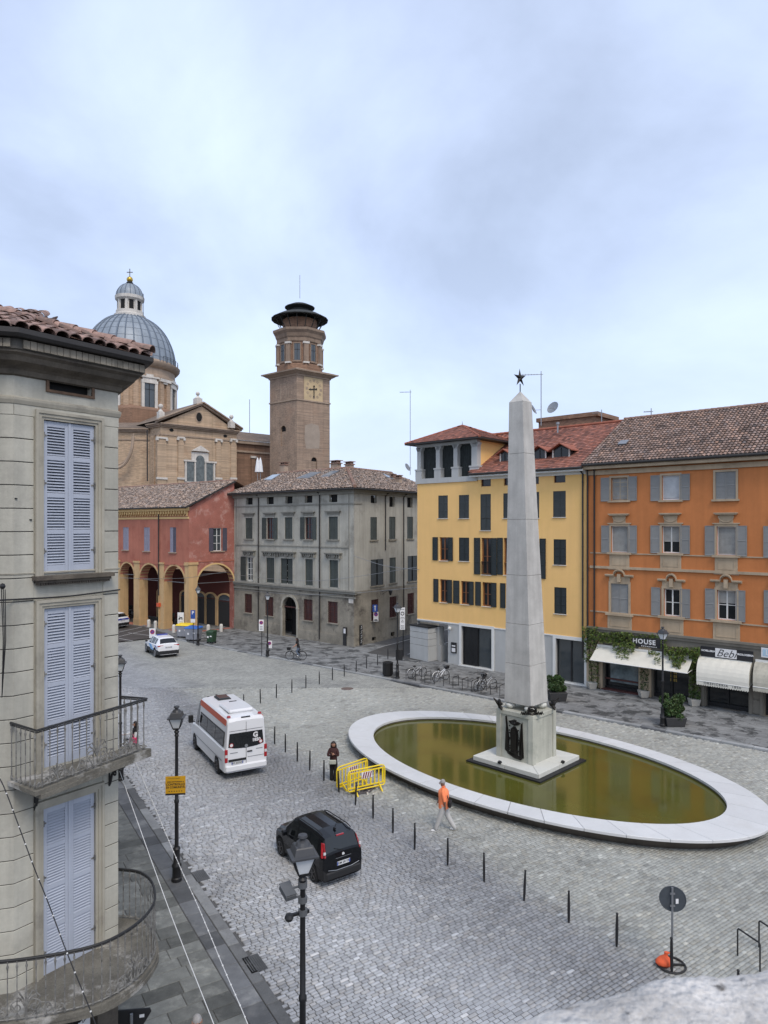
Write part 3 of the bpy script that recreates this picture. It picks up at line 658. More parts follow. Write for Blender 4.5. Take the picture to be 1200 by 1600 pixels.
# bronze relief with two furled flags on the left face, shallow inscription on the right face
fl=F(OC+D1*.915-D2*.915,OC-D1*.915-D2*.915); fr=F(OC-D1*.915-D2*.915,OC-D1*.915+D2*.915)
mb=MB(); R0=[(.42,.95),(.50,.88),(.78,.80),(1.06,.74),(1.28,.70),(1.40,.80),(1.36,1.25),(1.30,2.35),(1.12,1.7),(1.10,2.18),(1.02,2.28),(.92,2.38),(.82,2.28),(.74,2.2),(.72,1.7),(.50,2.52),(.44,1.7)]
for R0 in(((.42,.98),(.60,.86),(.64,1.5),(.50,2.52),(.45,1.7)),((1.18,.76),(1.40,.80),(1.37,1.3),(1.32,2.36),(1.16,1.5)),((.70,.84),(1.10,.76),(1.08,1.2),(1.12,1.75),(1.06,1.98),(.96,2.10),(.86,2.10),(.74,1.98),(.70,1.75),(.74,1.2)),((.60,2.30),(.72,2.20),(.92,2.14),(1.12,2.20),(1.24,2.30),(1.08,2.34),(.92,2.28),(.76,2.34)),((.48,.98),(.56,.84),(.92,.70),(1.26,.68),(1.36,.80),(.92,.88))):mb.extr([fl.P(u,-.01,z)for u,z in R0],Vector((fl.n.x,fl.n.y,0))*.06)
mb.extr([fl.P(u,.04,z)for u,z in((.76,1.1),(1.06,1.04),(1.06,1.8),(.98,1.98),(.86,1.98),(.76,1.8))],Vector((fl.n.x,fl.n.y,0))*.07)
for u0,z0,u1,z1 in((.47,2.5,.66,1.0),(.5,2.3,.6,.95),(1.3,2.3,1.2,.9),(1.34,1.6,1.3,.8)):mb.tube([fl.P(u0,.06,z0),fl.P((u0+u1)/2,.09,(z0+z1)/2),fl.P(u1,.06,z1)],[.02,.04,.03],6)
for k in range(26):u,z=.5+.8*rnd.random(),.85+.35*rnd.random()if k%2 else 1.0+1.2*rnd.random(); u=u if k%2 else(.68 if rnd.random()<.5 else 1.14); p=fl.P(u,.06,z); mb.lathe([(0,-.04),(.045,0),(0,.04)],p,6)
p=fl.P(.92,.06,2.3); mb.lathe([(0,-.12),(.11,-.05),(.09,.04),(.13,.08),(0,.13)],p,8); mb.tube([fl.P(.8,.06,2.28),fl.P(.92,.08,2.36),fl.P(1.06,.06,2.3)],.035,6)
mb.build('bronze_relief',M['bronze'],mon,smooth=50)
mb=MB()
for r_ in range(11):
 u=.33; z=2.36-r_*.135
 while u<1.42:w_=rnd.uniform(.05,.2); w_=min(w_,1.5-u); fr.box(mb,u,u+w_,-.004,.003,z,z+.035); u+=w_+.05
o=mb.build('inscription',M['concrete_ped'],mon); o['kind']='stuff'
for f_,u in((fl,.66),(fr,1.2)):
 p=f_.P(u,.78,.64); mb=MB(); mb.cbox(p,(.14,.12,.09),math.atan2(f_.u.y,f_.u.x),.3); mb.beam((p.x,p.y,.59),(p.x,p.y,.64),.05)
 o=mb.build('floodlight',M['iron'],org=(p.x,p.y,.6)); tag(o,'small black floodlight at the edge of the plinth below the '+('bronze relief' if f_ is fl else 'inscribed face'),'floodlight')
# ================================================================ HOUSE TOOLS
def leaf(fc,r,o,m,par,th=.04,rails=1,name='shutter',pitch=.075,st=.055):
 "one louvred shutter leaf lying in the facade's plane at offset o"
 a,b,c,d=r; mb=MB(); st=min(st,(b-a)*.2)
 fc.box(mb,a,a+st,o,o+th,c,d); fc.box(mb,b-st,b,o,o+th,c,d)
 rz_=[c,d-st]+[c+(d-c)*(k+1)/(rails+1)-st/2 for k in range(rails)]
 for z in rz_:fc.box(mb,a+st,b-st,o+.001,o+th-.001,z,z+st)
 rz_=sorted(rz_)
 for z0,z1 in zip(rz_,rz_[1:]):
  n=max(2,int((z1-z0-st)/pitch)); h=(z1-z0-st)/n
  for k in range(n):
   z=z0+st+k*h; mb.quad(fc.P(a+st,o+th*.8,z),fc.P(b-st,o+th*.8,z),fc.P(b-st,o+th*.2,z+h*.98),fc.P(a+st,o+th*.2,z+h*.98))
 return mb.build(name,m,par)
def closed(fc,r,m,par,o=-.08,ajar=0,gap=.006,rails=1,pitch=.075):
 a,b,c,d=r; mid=(a+b)/2+ajar
 leaf(fc,(a,mid-gap,c,d),o,m,par,rails=rails,pitch=pitch); leaf(fc,(mid+gap,b,c,d),o,m,par,rails=rails,pitch=pitch)
 mb=MB(); mb.quad(fc.P(a,o-.03,c),fc.P(b,o-.03,c),fc.P(b,o-.03,d),fc.P(a,o-.03,d)); mb.build('pane',M['dark'],par)
def window(fc,r,par,mf,o=-.18,bars=1,glass='glass',fr=.06,mull=True,name='window',rows=None):
 a,b,c,d=r; mb=MB(); t=.05
 fc.box(mb,a,a+fr,o,o+t,c,d); fc.box(mb,b-fr,b,o,o+t,c,d); fc.box(mb,a+fr,b-fr,o,o+t,d-fr,d); fc.box(mb,a+fr,b-fr,o,o+t,c,c+fr)
 if mull:fc.box(mb,(a+b)/2-fr*.6,(a+b)/2+fr*.6,o+.002,o+t,c+fr,d-fr)
 for k in range(bars):z=c+(d-c)*(k+1)/(bars+1); fc.box(mb,a+fr,b-fr,o+.004,o+t-.006,z-.02,z+.02)
 w_=mb.build(name,mf,par); g=MB(); g.quad(fc.P(a,o+.01,c),fc.P(b,o+.01,c),fc.P(b,o+.01,d),fc.P(a,o+.01,d)); g.build('pane',M[glass],w_); return w_
def hole_back(fc,r,par,m='dark',o=-.3,name='recess'):
 a,b,c,d=r[:4]; g=MB(); g.quad(fc.P(a,o,c),fc.P(b,o,c),fc.P(b,o,d),fc.P(a,o,d)); return g.build(name,M[m],par)
def sill(fc,r,m,par,out=.14,h=.10,ex=.12):
 a,b,c,d=r[:4]; mb=MB(); fc.box(mb,a-ex,b+ex,-.02,out,c-h,c-.002); return mb.build('sill',m,par)
def surround(fc,r,m,par,wd=.14,out=.04,bottom=False,name='surround'):
 a,b,c,d=r[:4]; mb=MB(); fc.box(mb,a-wd,a,-.02,out,c,d); fc.box(mb,b,b+wd,-.02,out,c,d); fc.box(mb,a-wd,b+wd,-.02,out,d,d+wd)
 if bottom:fc.box(mb,a-wd,b+wd,-.02,out,c-wd,c)
 return mb.build(name,m,par)
def pipe(fc,u,z0,z1,par,r=.055,o=.08,m='pipe_dark',top=None):
 mb=MB(); pts=[fc.P(u,o,z0),fc.P(u,o,z1)]
 if top:pts+=[fc.P(u+top[0]*.3,o+.1,z1+.25),fc.P(u+top[0],top[1],z1+.45)]
 mb.tube(pts,r,8)
 for z in np.arange(z0+1,z1,2.2):mb.lathe([(r+.012,-.03),(r+.012,.03)],fc.P(u,o,z),8)
 return mb.build('downpipe',M[m],par,smooth=50)
def grille(fc,r,m,par,o=-.03):
 a,b,c,d=r; mb=MB(); w_=b-a; h=d-c; st=.17
 def bar(p,q):mb.beam(fc.P(*p[:1],o,p[1]),fc.P(*q[:1],o,q[1]),.022)
 k=-h
 while k<w_:
  u0,z0=(a+k,c)if k>=0 else(a,c-k); u1,z1=a+min(w_,k+h),c+(min(w_,k+h)-k)
  if u1>u0+.02:bar((u0,z0),(u1,z1)); bar((a+b-u0,z0),(a+b-u1,z1))
  k+=st
 fc.box(mb,a,b,o-.01,o+.02,d-.03,d); fc.box(mb,a,b,o-.01,o+.02,c,c+.03)
 return mb.build('grille',m,par)
def tiles(name,quad_,tw,tl,m,par,kind='coppo',lim=None,jit=.006,rng=0,cut=None,lightrow=None):
 """roof covering laid tile by tile on a planar polygon: quad_ = (eave left, eave right, ridge right, ridge left);
    clipped to the polygon in roof coordinates"""
 P0,P1,P2,P3=[Vector(p)for p in quad_]; u=(P1-P0).normalized(); nrm=(P1-P0).cross(P3-P0).normalized()
 if nrm.z<0:nrm=-nrm
 v=nrm.cross(u).normalized();
 if v.z<0:v=-v
 poly=[((p-P0).dot(u),(p-P0).dot(v))for p in(P0,P1,P2,P3)]
 def inside(x,y,e=.0):
  for i in range(4):
   x0,y0=poly[i]; x1,y1=poly[(i+1)%4]
   if math.hypot(x1-x0,y1-y0)<1e-6:continue
   if(x1-x0)*(y-y0)-(y1-y0)*(x-x0)<-e*math.hypot(x1-x0,y1-y0):return False
  return True
 vm=max(p[1]for p in poly); um0=min(p[0]for p in poly); um1=max(p[0]for p in poly)
 R=random.Random(rng); V_=[]; F_=[]; C_=[]
 base=MB(); base.poly([p-nrm*.03 for p in(P0,P1,P2,P3)]); base.build('roof_deck',M['underroof'],par)
 j=0; y=0.0
 while y<vm:
  x=um0
  while x<um1:
   xc=x+tw/2; yc=y+tl*.3
   if inside(xc,yc,.0)and(cut is None or not cut(xc,yc)):
    dx=R.gauss(0,jit); dz=abs(R.gauss(0,jit)); dl=R.gauss(0,jit*2); s=1+R.gauss(0,.26); s=max(.4,min(1.7,s)); tint=R.gauss(0,.05); col=(s*(1+tint),s,s*(1-tint))
    if kind=='coppo':
     prof=[(-.5,0),(-.32,.30),(0,.46),(.32,.30),(.5,0)]
     b=len(V_)
     for yy,lift,sc in((y-tl*.12+dl,.045,1.0),(y+tl+dl,.0,.82)):
      for px_,h in prof:p=P0+u*(xc+dx+px_*tw*.98*sc)+v*yy+nrm*(lift+dz+h*tw*.62*sc); V_.append(p)
     for k in range(4):F_.append((b+k,b+k+1,b+6+k,b+5+k)); C_.append(col)
     q=tuple(b+k for k in range(5)); F_.append(q); C_.append((.25,.25,.25))
    else:
     b=len(V_); h=.028+dz
     for xx,yy,zz in((x+.004,y-.02,h),(x+tw-.004,y-.02,h),(x+tw-.004,y+tl,.002),(x+.004,y+tl,.002),(x+.004,y-.02,.0),(x+tw-.004,y-.02,.0)):V_.append(P0+u*xx+v*yy+nrm*zz)
     F_.append((b,b+1,b+2,b+3)); C_.append(col); F_.append((b+4,b+5,b+1,b)); C_.append((.5,.5,.5))
   x+=tw
  y+=tl; j+=1
 me=bpy.data.meshes.new(name); me.from_pydata([tuple(p)for p in V_],[],F_); me.materials.append(m); colour_faces(me,C_)
 o=link(name,me,par); o['kind']='stuff'
 return o
def ridge(par,a,b,m,r=.13,seg=.4,name='ridge_tile'):
 a=Vector(a); b=Vector(b); n=max(1,int((b-a).length/seg)); d=(b-a)/n; mb=MB()
 for k in range(n):mb.tube([a+d*k,a+d*(k+1.06)],[r*1.08,r*.92],8)
 o=mb.build('ridge_tiles',m,par); o['kind']='stuff'; return o
def ball(mb,p,r,seg=10,n=7,sz=1):return mb.lathe([(r*math.sin(math.pi*k/n),-r*sz*math.cos(math.pi*k/n))for k in range(n+1)],p,seg,cap=False)
M['ridge_m']=mat('ridge_m',(.25,.15,.11),.9,.3,3,stain=(.4,.38,.35),stain_amt=.5,stain_scale=2)
M['ridge_red']=mat('ridge_red',(.30,.10,.06),.85,.2,2)
# ================================================================ GREY HOUSE across the square
v7=V(350,720,3.75)
g0=Vector((-16.0,73.9)); gc=Vector((-2.72,62.5)); fg=F(g0,gc)
gd=Vector((GD.x,GD.y)); sdir=(gd-gc).normalized(); gD=gc+sdir*15; fs=F(gc,gD)
gx,gz_eave=fg.uz(*v7(735,168)); ZE=gz_eave
grey=thing('grey_house','weathered grey plaster corner house with green shutters and an arched doorway','house',(gc.x,gc.y,0))
FX=[((127,168),1),((250,291),0),((357,402),1),((475,518),0),((614,668),1)]
hA=[fg.rect(v7,x0,x1,y0,y1)for x0,x1,y0,y1 in((130,167,217,257),(250,291,212,254),(360,401,209,250),(473,517,205,246),(616,664,198,243))]
h2=[fg.rect(v7,x0,x1,y0,y1)for x0,x1,y0,y1 in((127,168,335,457),(250,291,334,458),(357,402,331,458),(475,518,330,460),(614,668,327,461))]
h1=[fg.rect(v7,x0,x1,y0,y1)for x0,x1,y0,y1 in((133,170,563,702),(250,297,568,714),(334,404,572,720),(478,522,576,730),(620,670,582,742))]
h0=[fg.rect(v7,x0,x1,y0,y1)for x0,x1,y0,y1 in((122,165,780,890),(243,290,797,908),(468,520,812,935),(610,667,825,950))]
dr=fg.rect(v7,345,427,797,1025); dr=(dr[0],dr[1],.12,dr[3],(dr[1]-dr[0])/2)
zc=lambda r:r
ZS=fg.uz(*v7(400,737))[1]# string course height
mb=MB(); facade_wall(mb,fg,0,fg.L,ZS,ZE,hA+h2+h1,.28); mb.build('wall',M['grey_plaster'],grey)
mb=MB(); facade_wall(mb,fg,0,fg.L,0,ZS,h0+[dr],.32); mb.build('wall',M['grey_base'],grey)
for r in hA:hole_back(fg,r,grey); 
hA2=[fs.rect(v7,*q)for q in((860,895,203,248),(969,1001,210,270),(1074,1105,215,274))]
s2=[fs.rect(v7,*q)for q in((858,897,330,463),(968,1005,328,460),(1073,1108,328,456))]
s1=[fs.rect(v7,*q)for q in((860,932,577,730),(970,1007,567,716),(1076,1130,557,705))]
s0=[fs.rect(v7,*q)for q in((863,905,812,935),(970,1010,795,916),(1075,1113,775,896))]
sv=[fs.rect(v7,*q)for q in((867,892,1032,1055),(978,1000,1003,1028))]
mb=MB(); facade_wall(mb,fs,0,fs.L,ZS,ZE,hA2+s2+s1,.28); mb.build('wall',M['grey_plaster_side'],grey)
mb=MB(); facade_wall(mb,fs,0,fs.L,0,ZS,s0+sv,.32); mb.build('wall',M['grey_base'],grey)
for r in hA2+sv:hole_back(fs,r,grey)
gb=MB(); B0=g0+(gD-gc); gb.quad((*gD,0),(*B0,0),(*B0,ZE),(*gD,ZE)); gb.quad((*B0,0),(*g0,0),(*g0,ZE),(*B0,ZE)); gb.build('rear_wall',M['grey_plaster_side'],grey)
mg=M['shutter_green']
for r in(h2[0],h2[2],h2[4]):closed(fg,r,mg,grey)
for r in(h2[1],h2[3]):
 window(fg,r,grey,M['wood_red'],bars=2); w_=(r[1]-r[0])*.62
 leaf(fg,(r[0]-w_,r[0]-.02,r[2],r[3]),.03,mg,grey); leaf(fg,(r[1]+.02,r[1]+w_*.9,r[2],r[3]),.03,mg,grey)
for r in(h1[1],h1[3],h1[4]):closed(fg,r,mg,grey,rails=2)
r=h1[0]; window(fg,r,grey,M['white_trim'],bars=3,glass='glass_grey'); w_=(r[1]-r[0])*.9; leaf(fg,(r[0]-w_,r[0]-.02,r[2],r[3]),.03,mg,grey,rails=2)
r=h1[2]; window(fg,r,grey,M['white_trim'],bars=3,o=-.2); m_=(r[0]+r[1])/2; leaf(fg,(r[0],m_-.08,r[2],r[3]),-.08,mg,grey,rails=2); leaf(fg,(m_+.08,r[1],r[2],r[3]),-.08,mg,grey,rails=2)
for r in h0:window(fg,r,grey,M['wood_red'],bars=3,o=-.25,glass='glass_grey'); grille(fg,r,M['wood_red'],grey); sill(fg,r,M['grey_base'],grey,.12,.10); surround(fg,r,M['grey_base'],grey,.14,.03)
for r in s0:window(fs,r,grey,M['wood_red'],bars=2,o=-.25,glass='glass'); grille(fs,r,M['wood_red'],grey); sill(fs,r,M['grey_base'],grey,.1,.1)
for r in(s2[0],s2[1],s2[2],s1[1]):closed(fs,r,mg,grey); sill(fs,r,M['grey_base'],grey,.12,.12)
for r in(s1[0],s1[2]):
 a,b,c,d=r; hole_back(fs,r,grey); m_=(a+b)/2; leaf(fs,(a,m_-.09,c,d),-.02,M['shutter_char'],grey); leaf(fs,(m_+.09,b,c,d),-.02,M['shutter_char'],grey); sill(fs,r,M['grey_base'],grey,.12,.12)
M['cornice_grey']=mat('cornice_grey',(.26,.25,.215),.9,.2,1.2,stain=(.12,.11,.095),stain_amt=.7,stain_scale=1.2)
mc=M['cornice_grey']
for r in h2:
 surround(fg,(r[0],r[1],r[2],r[3]),M['grey_plaster'],grey,.13,.035); sill(fg,r,mc,grey,.16,.12,.2)
 mb=MB(); fg.box(mb,r[0]-.2,r[1]+.2,-.02,.06,r[3]+.14,r[3]+.38); fg.box(mb,r[0]-.34,r[1]+.34,-.02,.22,r[3]+.38,r[3]+.48); fg.box(mb,r[0]-.40,r[1]+.40,-.02,.27,r[3]+.48,r[3]+.54); mb.build('lintel',mc,grey)
for r in h1:
 surround(fg,r,M['grey_plaster'],grey,.15,.05)
 a,b,d=r[0],r[1],r[3]
 mb=MB(); fg.box(mb,a-.18,b+.18,-.02,.10,d+.15,d+.52); fg.box(mb,a-.42,b+.42,-.02,.34,d+.52,d+.62); fg.box(mb,a-.48,b+.48,-.02,.40,d+.62,d+.69)
 for k in range(7):u_=a-.3+(b-a+.6)*k/6; fg.box(mb,u_-.05,u_+.05,.0,.26,d+.30-(.16 if k in(0,6)else 0),d+.52)
 fg.box(mb,(a+b)/2-.2,(a+b)/2+.2,.1,.2,d+.18,d+.48); mb.build('lintel',mc,grey)
# string courses and the moulded band over the ground floor
mb=MB(); fg.box(mb,-.0,fg.L+.30,-.02,.14,ZS-.25,ZS-.05); fg.box(mb,-.0,fg.L+.36,-.02,.24,ZS-.05,ZS+.08); fg.box(mb,0,fg.L+.26,-.02,.10,ZS-.62,ZS-.5); fs.box(mb,.0,1.0,-.02,.10,ZS-.25,ZS+.05); mb.build('string_course',mc,grey)
z=fg.uz(*v7(405,500))[1]; mb=MB(); fg.box(mb,.2,fg.L-.6,-.02,.06,z-.05,z+.05); mb.build('string_course',mc,grey)
z=fg.uz(*v7(405,260))[1]; mb=MB(); fg.box(mb,0,fg.L+.07,-.02,.07,z-.06,z+.06); fs.box(mb,-.07,1.2,-.02,.07,z-.06,z+.06); mb.build('string_course',mc,grey)
for u_ in(.35,fg.L-.62):
 mb=MB(); fg.box(mb,u_-.04,u_+.04,-.02,.04,ZS+.1,ZE-.4); mb.build('pilaster_strip',mc,grey)
mb=MB(); fg.box(mb,0,dr[0]-.28,-.02,.07,0,1.15); fg.box(mb,dr[1]+.28,fg.L+.07,-.02,.07,0,.95); mb.build('base_course',M['stone_plinth']if 'stone_plinth' in M else M['grey_base'],grey)
# arched doorway: stone jambs, dark hall, lintel bar
mb=MB(); K=14; m_=(dr[0]+dr[1])/2; hw_=(dr[1]-dr[0])/2; sp=dr[3]-dr[4]
fg.box(mb,dr[0]-.26,dr[0]+.0,-.02,.09,.0,sp); fg.box(mb,dr[1]-.0,dr[1]+.26,-.02,.09,.0,sp)
fg.box(mb,dr[0]-.32,dr[0],-.02,.14,sp-.12,sp+.05); fg.box(mb,dr[1],dr[1]+.32,-.02,.14,sp-.12,sp+.05)
for k in range(K):
 a0_,a1_=math.pi*k/K,math.pi*(k+1)/K; q=lambda r_,a_,o_:fg.P(m_-r_*math.cos(a_),o_,sp+r_*math.sin(a_))
 mb.hexa([q(hw_,a0_,-.02),q(hw_,a1_,-.02),q(hw_,a1_,.10),q(hw_,a0_,.10),q(hw_+.24,a0_,-.02),q(hw_+.24,a1_,-.02),q(hw_+.24,a1_,.10),q(hw_+.24,a0_,.10)])
mb.build('door_surround',M['near_trim'],grey)
hole_back(fg,(dr[0],dr[1],0,dr[3]),grey,'dark',-1.2,'doorway'); mb=MB(); fg.box(mb,dr[0],dr[1],-.25,-.18,sp-.05,sp+.05); mb.build('door_bar',M['wood_red'],grey)
for x,z0 in((205,None),(563,None)):
 u_=fg.uz(*v7(x,600))[0]; pipe(fg,u_,.3,ZE-.45,grey,.055,.09,'pipe_dark',(-.15,.5))
for x,yb in((943,525),(1050,890)):
 u_,zb=fs.uz(*v7(x,yb)); pipe(fs,u_,zb,ZE-.5,grey,.05,.08,'pipe_dark',(.2,.5))
# eaves and roof
EO=.75; SL=math.tan(math.radians(20)); dpt=6.2
mb=MB(); fg.box(mb,-.1,fg.L+.55,-.02,EO-.2,ZE-.12,ZE); fg.box(mb,-.1,fg.L+.2,-.02,.2,ZE-.38,ZE-.12); fs.box(mb,-.02,fs.L,-.02,EO-.22,ZE-.125,ZE-.004); fs.box(mb,.0,fs.L,-.02,.18,ZE-.37,ZE-.125); mb.build('cornice',mc,grey)
def isect(p,d,q,e):
 t=((q.x-p.x)*e.y-(q.y-p.y)*e.x)/(d.x*e.y-d.y*e.x); return p+d*t
ec=isect(g0+fg.n*EO,fg.u,gc+fs.n*EO,fs.u); el=g0+fg.n*EO-fg.u*.3; er=gD+fs.n*EO
rc=isect(g0-fg.n*dpt,fg.u,gc-fs.n*dpt,fs.u); rl=g0-fg.n*dpt-fg.u*.3; rr=gD-fs.n*dpt; ZR=ZE+.1+SL*(dpt+EO)
e3=lambda p,z:Vector((p.x,p.y,z))
tiles('roof_tiles',(e3(el,ZE+.1),e3(ec,ZE+.1),e3(rc,ZR),e3(rl,ZR)),.24,.34,M['tile_old'],grey,rng=1,jit=.016)
tiles('roof_tiles',(e3(ec,ZE+.1),e3(er,ZE+.1),e3(rr,ZR),e3(rc,ZR)),.24,.34,M['tile_old'],grey,rng=2,jit=.016)
mb=MB(); bl=rl-fg.n*6; bc=isect(bl,fg.u,gD-fs.n*12.2,fs.u); br_=gD-fs.n*12.2
mb.poly([e3(rl,ZR),e3(rc,ZR),e3(bc,ZE),e3(bl,ZE)]); mb.poly([e3(rc,ZR),e3(rr,ZR),e3(br_,ZE),e3(bc,ZE)]); mb.build('rear_roof',M['ridge_m'],grey)
ridge(grey,e3(ec,ZE+.22),e3(rc,ZR+.1),M['ridge_m'],.15); ridge(grey,e3(rl,ZR+.08),e3(rc,ZR+.08),M['ridge_m'],.13); ridge(grey,e3(rc,ZR+.08),e3(rr,ZR+.08),M['ridge_m'],.13)
mb=MB()
for a,b in((el,ec),(ec,er)):mb.tube([e3(a,ZE+.02),e3(b,ZE+.02)],.09,8)
mb.build('gutter',M['gutter'],grey,smooth=50)
mb=MB(); k=0.0
while k<fg.L:p=g0+fg.u*k; mb.beam(e3(p,ZE+.03),e3(p+fg.n*(EO-.08),ZE+.0),.08,.1); k+=.55
k=0.0
while k<fs.L:p=gc+fs.u*k; mb.beam(e3(p,ZE+.03),e3(p+fs.n*(EO-.08),ZE+.0),.08,.1); k+=.55
o=mb.build('rafter_ends',M['underroof'],grey); o['kind']='stuff'
# skylights: rooflights set in the front slope
def on_slope(fc,px,py,zoff=.14):
 "place on the front roof plane seen at the pixel"
 d=Vector(((px-600)/FPX,1,(HOR-py)/FPX)); P0=Vector((fc.p.x+fc.n.x*EO,fc.p.y+fc.n.y*EO,ZE+.1)); n_=Vector((fc.n.x*SL,fc.n.y*SL,1)).normalized()
 t=(P0-Vector((0,0,CH))).dot(n_)/d.dot(n_); return Vector((0,0,CH))+d*t+n_*zoff
M['skyglass']=mat('skyglass',(.20,.25,.30),.15,.1,1,spec=.8)
for fc,q in((fg,((232,118),(280,118),(335,83),(285,88))),(fg,((425,108),(500,106),(575,72),(512,74))),(fg,((568,98),(620,96),(678,64),(632,66))),(fs,((950,100),(985,112),(1000,108),(925,80)))):
 pts=[on_slope(fc,*v7(*c))for c in q]; mb=MB(); cen=sum(pts,Vector())/4; mb.extr(pts,(0,0,-.14)); s_=mb.build('skylight',M['steel'],grey)
 MB().poly([cen+(p-cen)*.86+Vector((0,0,.012))for p in pts]).build('pane',M['skyglass'],s_)
# chimneys on this roof
def chimney(fc,x,y,w_,d_,h,lab,cap='tile',hood=0):
 p=on_slope(fc,*v7(x,y),0); c=thing('chimney',lab,'chimney',p)if lab else None
 mb=MB(); mb.cbox((p.x,p.y,p.z+h/2-.3),(w_,d_,h+.6),math.atan2(fg.u.y,fg.u.x)); mb.build('chimney_stack',M['stone_warm'],grey)
 mb=MB(); mb.cbox((p.x,p.y,p.z+h+.06),(w_*1.3,d_*1.3,.1),math.atan2(fg.u.y,fg.u.x))
 for k in(-1,0,1):mb.cbox((p.x+fg.u.x*k*w_*.42,p.y+fg.u.y*k*w_*.42,p.z+h+.2),(.07,d_*.9,.22),math.atan2(fg.u.y,fg.u.x))
 mb.cbox((p.x,p.y,p.z+h+.34),(w_*1.4,d_*1.4,.07),math.atan2(fg.u.y,fg.u.x)); mb.build('chimney_cap',M['ridge_m'],grey)
chimney(fg,352,66,.75,.55,.75,None); chimney(fg,655,38,1.0,.6,.35,None); chimney(fs,735,42,.8,.5,.3,None); chimney(fs,1024,130,.5,.45,.45,None); chimney(fs,990,108,.4,.4,.2,None)
# wall lamp, plaque, notice panels on the corner
p=fs.P(*(fs.uz(*v7(945,765))[0],),.5,fs.uz(*v7(945,750))[1])
lampb=thing('wall_lamp','small lantern on an iron bracket on the side of the grey house','wall lamp',p)
u_,z=fs.uz(*v7(925,765)); mb=MB(); mb.tube([fs.P(u_,0,z),fs.P(u_,.5,z+.1),fs.P(u_+.0,1.0,z+.15)],.025,6); mb.tube([fs.P(u_,0,z-.3),fs.P(u_,.6,z+.05)],.018,6); mb.build('bracket',M['iron'],lampb)
q=fs.P(u_,1.0,z); mb=MB(); mb.lathe([(.08,-.3),(.17,.05),(.20,.08),(.05,.22),(0,.25)],q,6); mb.build('lantern',M['iron'],lampb)
u_,z=fg.uz(*v7(763,857)); 
# street name tablet
mb=MB(); u_=fg.L-.35; fg.box(mb,u_-.28,u_+.28,.0,.03,4.0,4.4); o=mb.build('street_tablet',M['stone_pale'],org=fg.P(u_,0,4.2)); tag(o,'pale stone street-name tablet high on the corner of the grey house','sign')
for(x,ya,yb,f_)in((712,975,1093,fg),(799,962,1085,fs)):
 u_,z0=f_.uz(*v7(x,yb)); z1=f_.uz(*v7(x,ya))[1]; w_=.42 if f_ is fg else .34; z0=max(.1,z0)
 mb=MB(); f_.box(mb,u_-w_/2,u_+w_/2,.0,.12,z0,z1)
 nb=thing('notice_board','narrow dark notice panel with a white sheet at the front of the grey corner' if f_ is fg else 'narrow dark panel with pale graffiti round the corner on the side wall','notice board',f_.P(u_,.1,0)); mb.build('panel',M['iron_black'],nb)
 mb=MB()
 if f_ is fg:f_.box(mb,u_-.12,u_+.12,.12,.135,z1-.55,z1-.12)
 else:
  for k in range(4):zz=z1-.35-k*.42; mb.tube([f_.P(u_-.1,.125,zz),f_.P(u_+.08,.125,zz+.1),f_.P(u_-.06,.125,zz+.2),f_.P(u_+.1,.125,zz+.26)],.018,4)
 o=mb.build('sheet' if f_ is fg else 'graffiti',M['white_flat'],nb)
# road signs fixed to the side wall (blue arrow over no-parking)
for x,ya,yb,kind in((861,842,880,'arrow'),(866,884,936,'tow')):
 u0,z1=fs.uz(*v7(850,ya)); u1,z0=fs.uz(*v7(876,yb)); uc=fs.uz(*v7(x,880))[0]; zm=(z0+z1)/2; hw_=.23
 b=fs.P(uc-.1,.55,zm); ff=F((b.x-.23,b.y),(b.x+.23,b.y))
 s_=thing('road_sign','square blue road sign with a white arrow on the corner wall' if kind=='arrow' else 'white no-parking and tow-away panel under the blue arrow sign','road sign',b)
 mb=MB(); ff.box(mb,0,.46,-.02,0,z0,z1); mb.build('panel',M['blue_sign']if kind=='arrow' else M['white_flat'],s_)
 mb=MB(); mb.beam((b.x,b.y+.02,zm),fs.P(uc+.2,0,zm),.04); mb.build('bracket',M['steel'],s_)
 if kind=='arrow':
  mb=MB(); ff.box(mb,.20,.26,0,.01,z0+.1,z1-.15); mb.extr([ff.P(.12,.0,z1-.2),ff.P(.34,.0,z1-.2),ff.P(.23,.0,z1-.06)],(0,-.012,0)); mb.build('arrow',M['white_flat'],s_)
 else:
  mb=MB(); mb.extr([ff.P(.23+.17*math.cos(t),0,z1-.24+.17*math.sin(t))for t in np.linspace(0,6.283,17)[:-1]],(0,-.008,0)); mb.build('disc',M['blue_sign'],s_)
  mb=MB(); mb.tube([ff.P(.23+.17*math.cos(t),.012,z1-.24+.17*math.sin(t))for t in np.linspace(0,6.283,17)[:-1]],.02,4,closed=True); mb.beam(ff.P(.12,.012,z1-.13),ff.P(.34,.012,z1-.35),.03); mb.build('red_ring',M['red_sign'],s_)
  mb=MB(); ff.box(mb,.06,.4,0,.008,z0+.06,z0+.12); ff.box(mb,.1,.36,0,.008,z0+.14,z0+.2); mb.build('tow_symbol',M['ink'],s_)
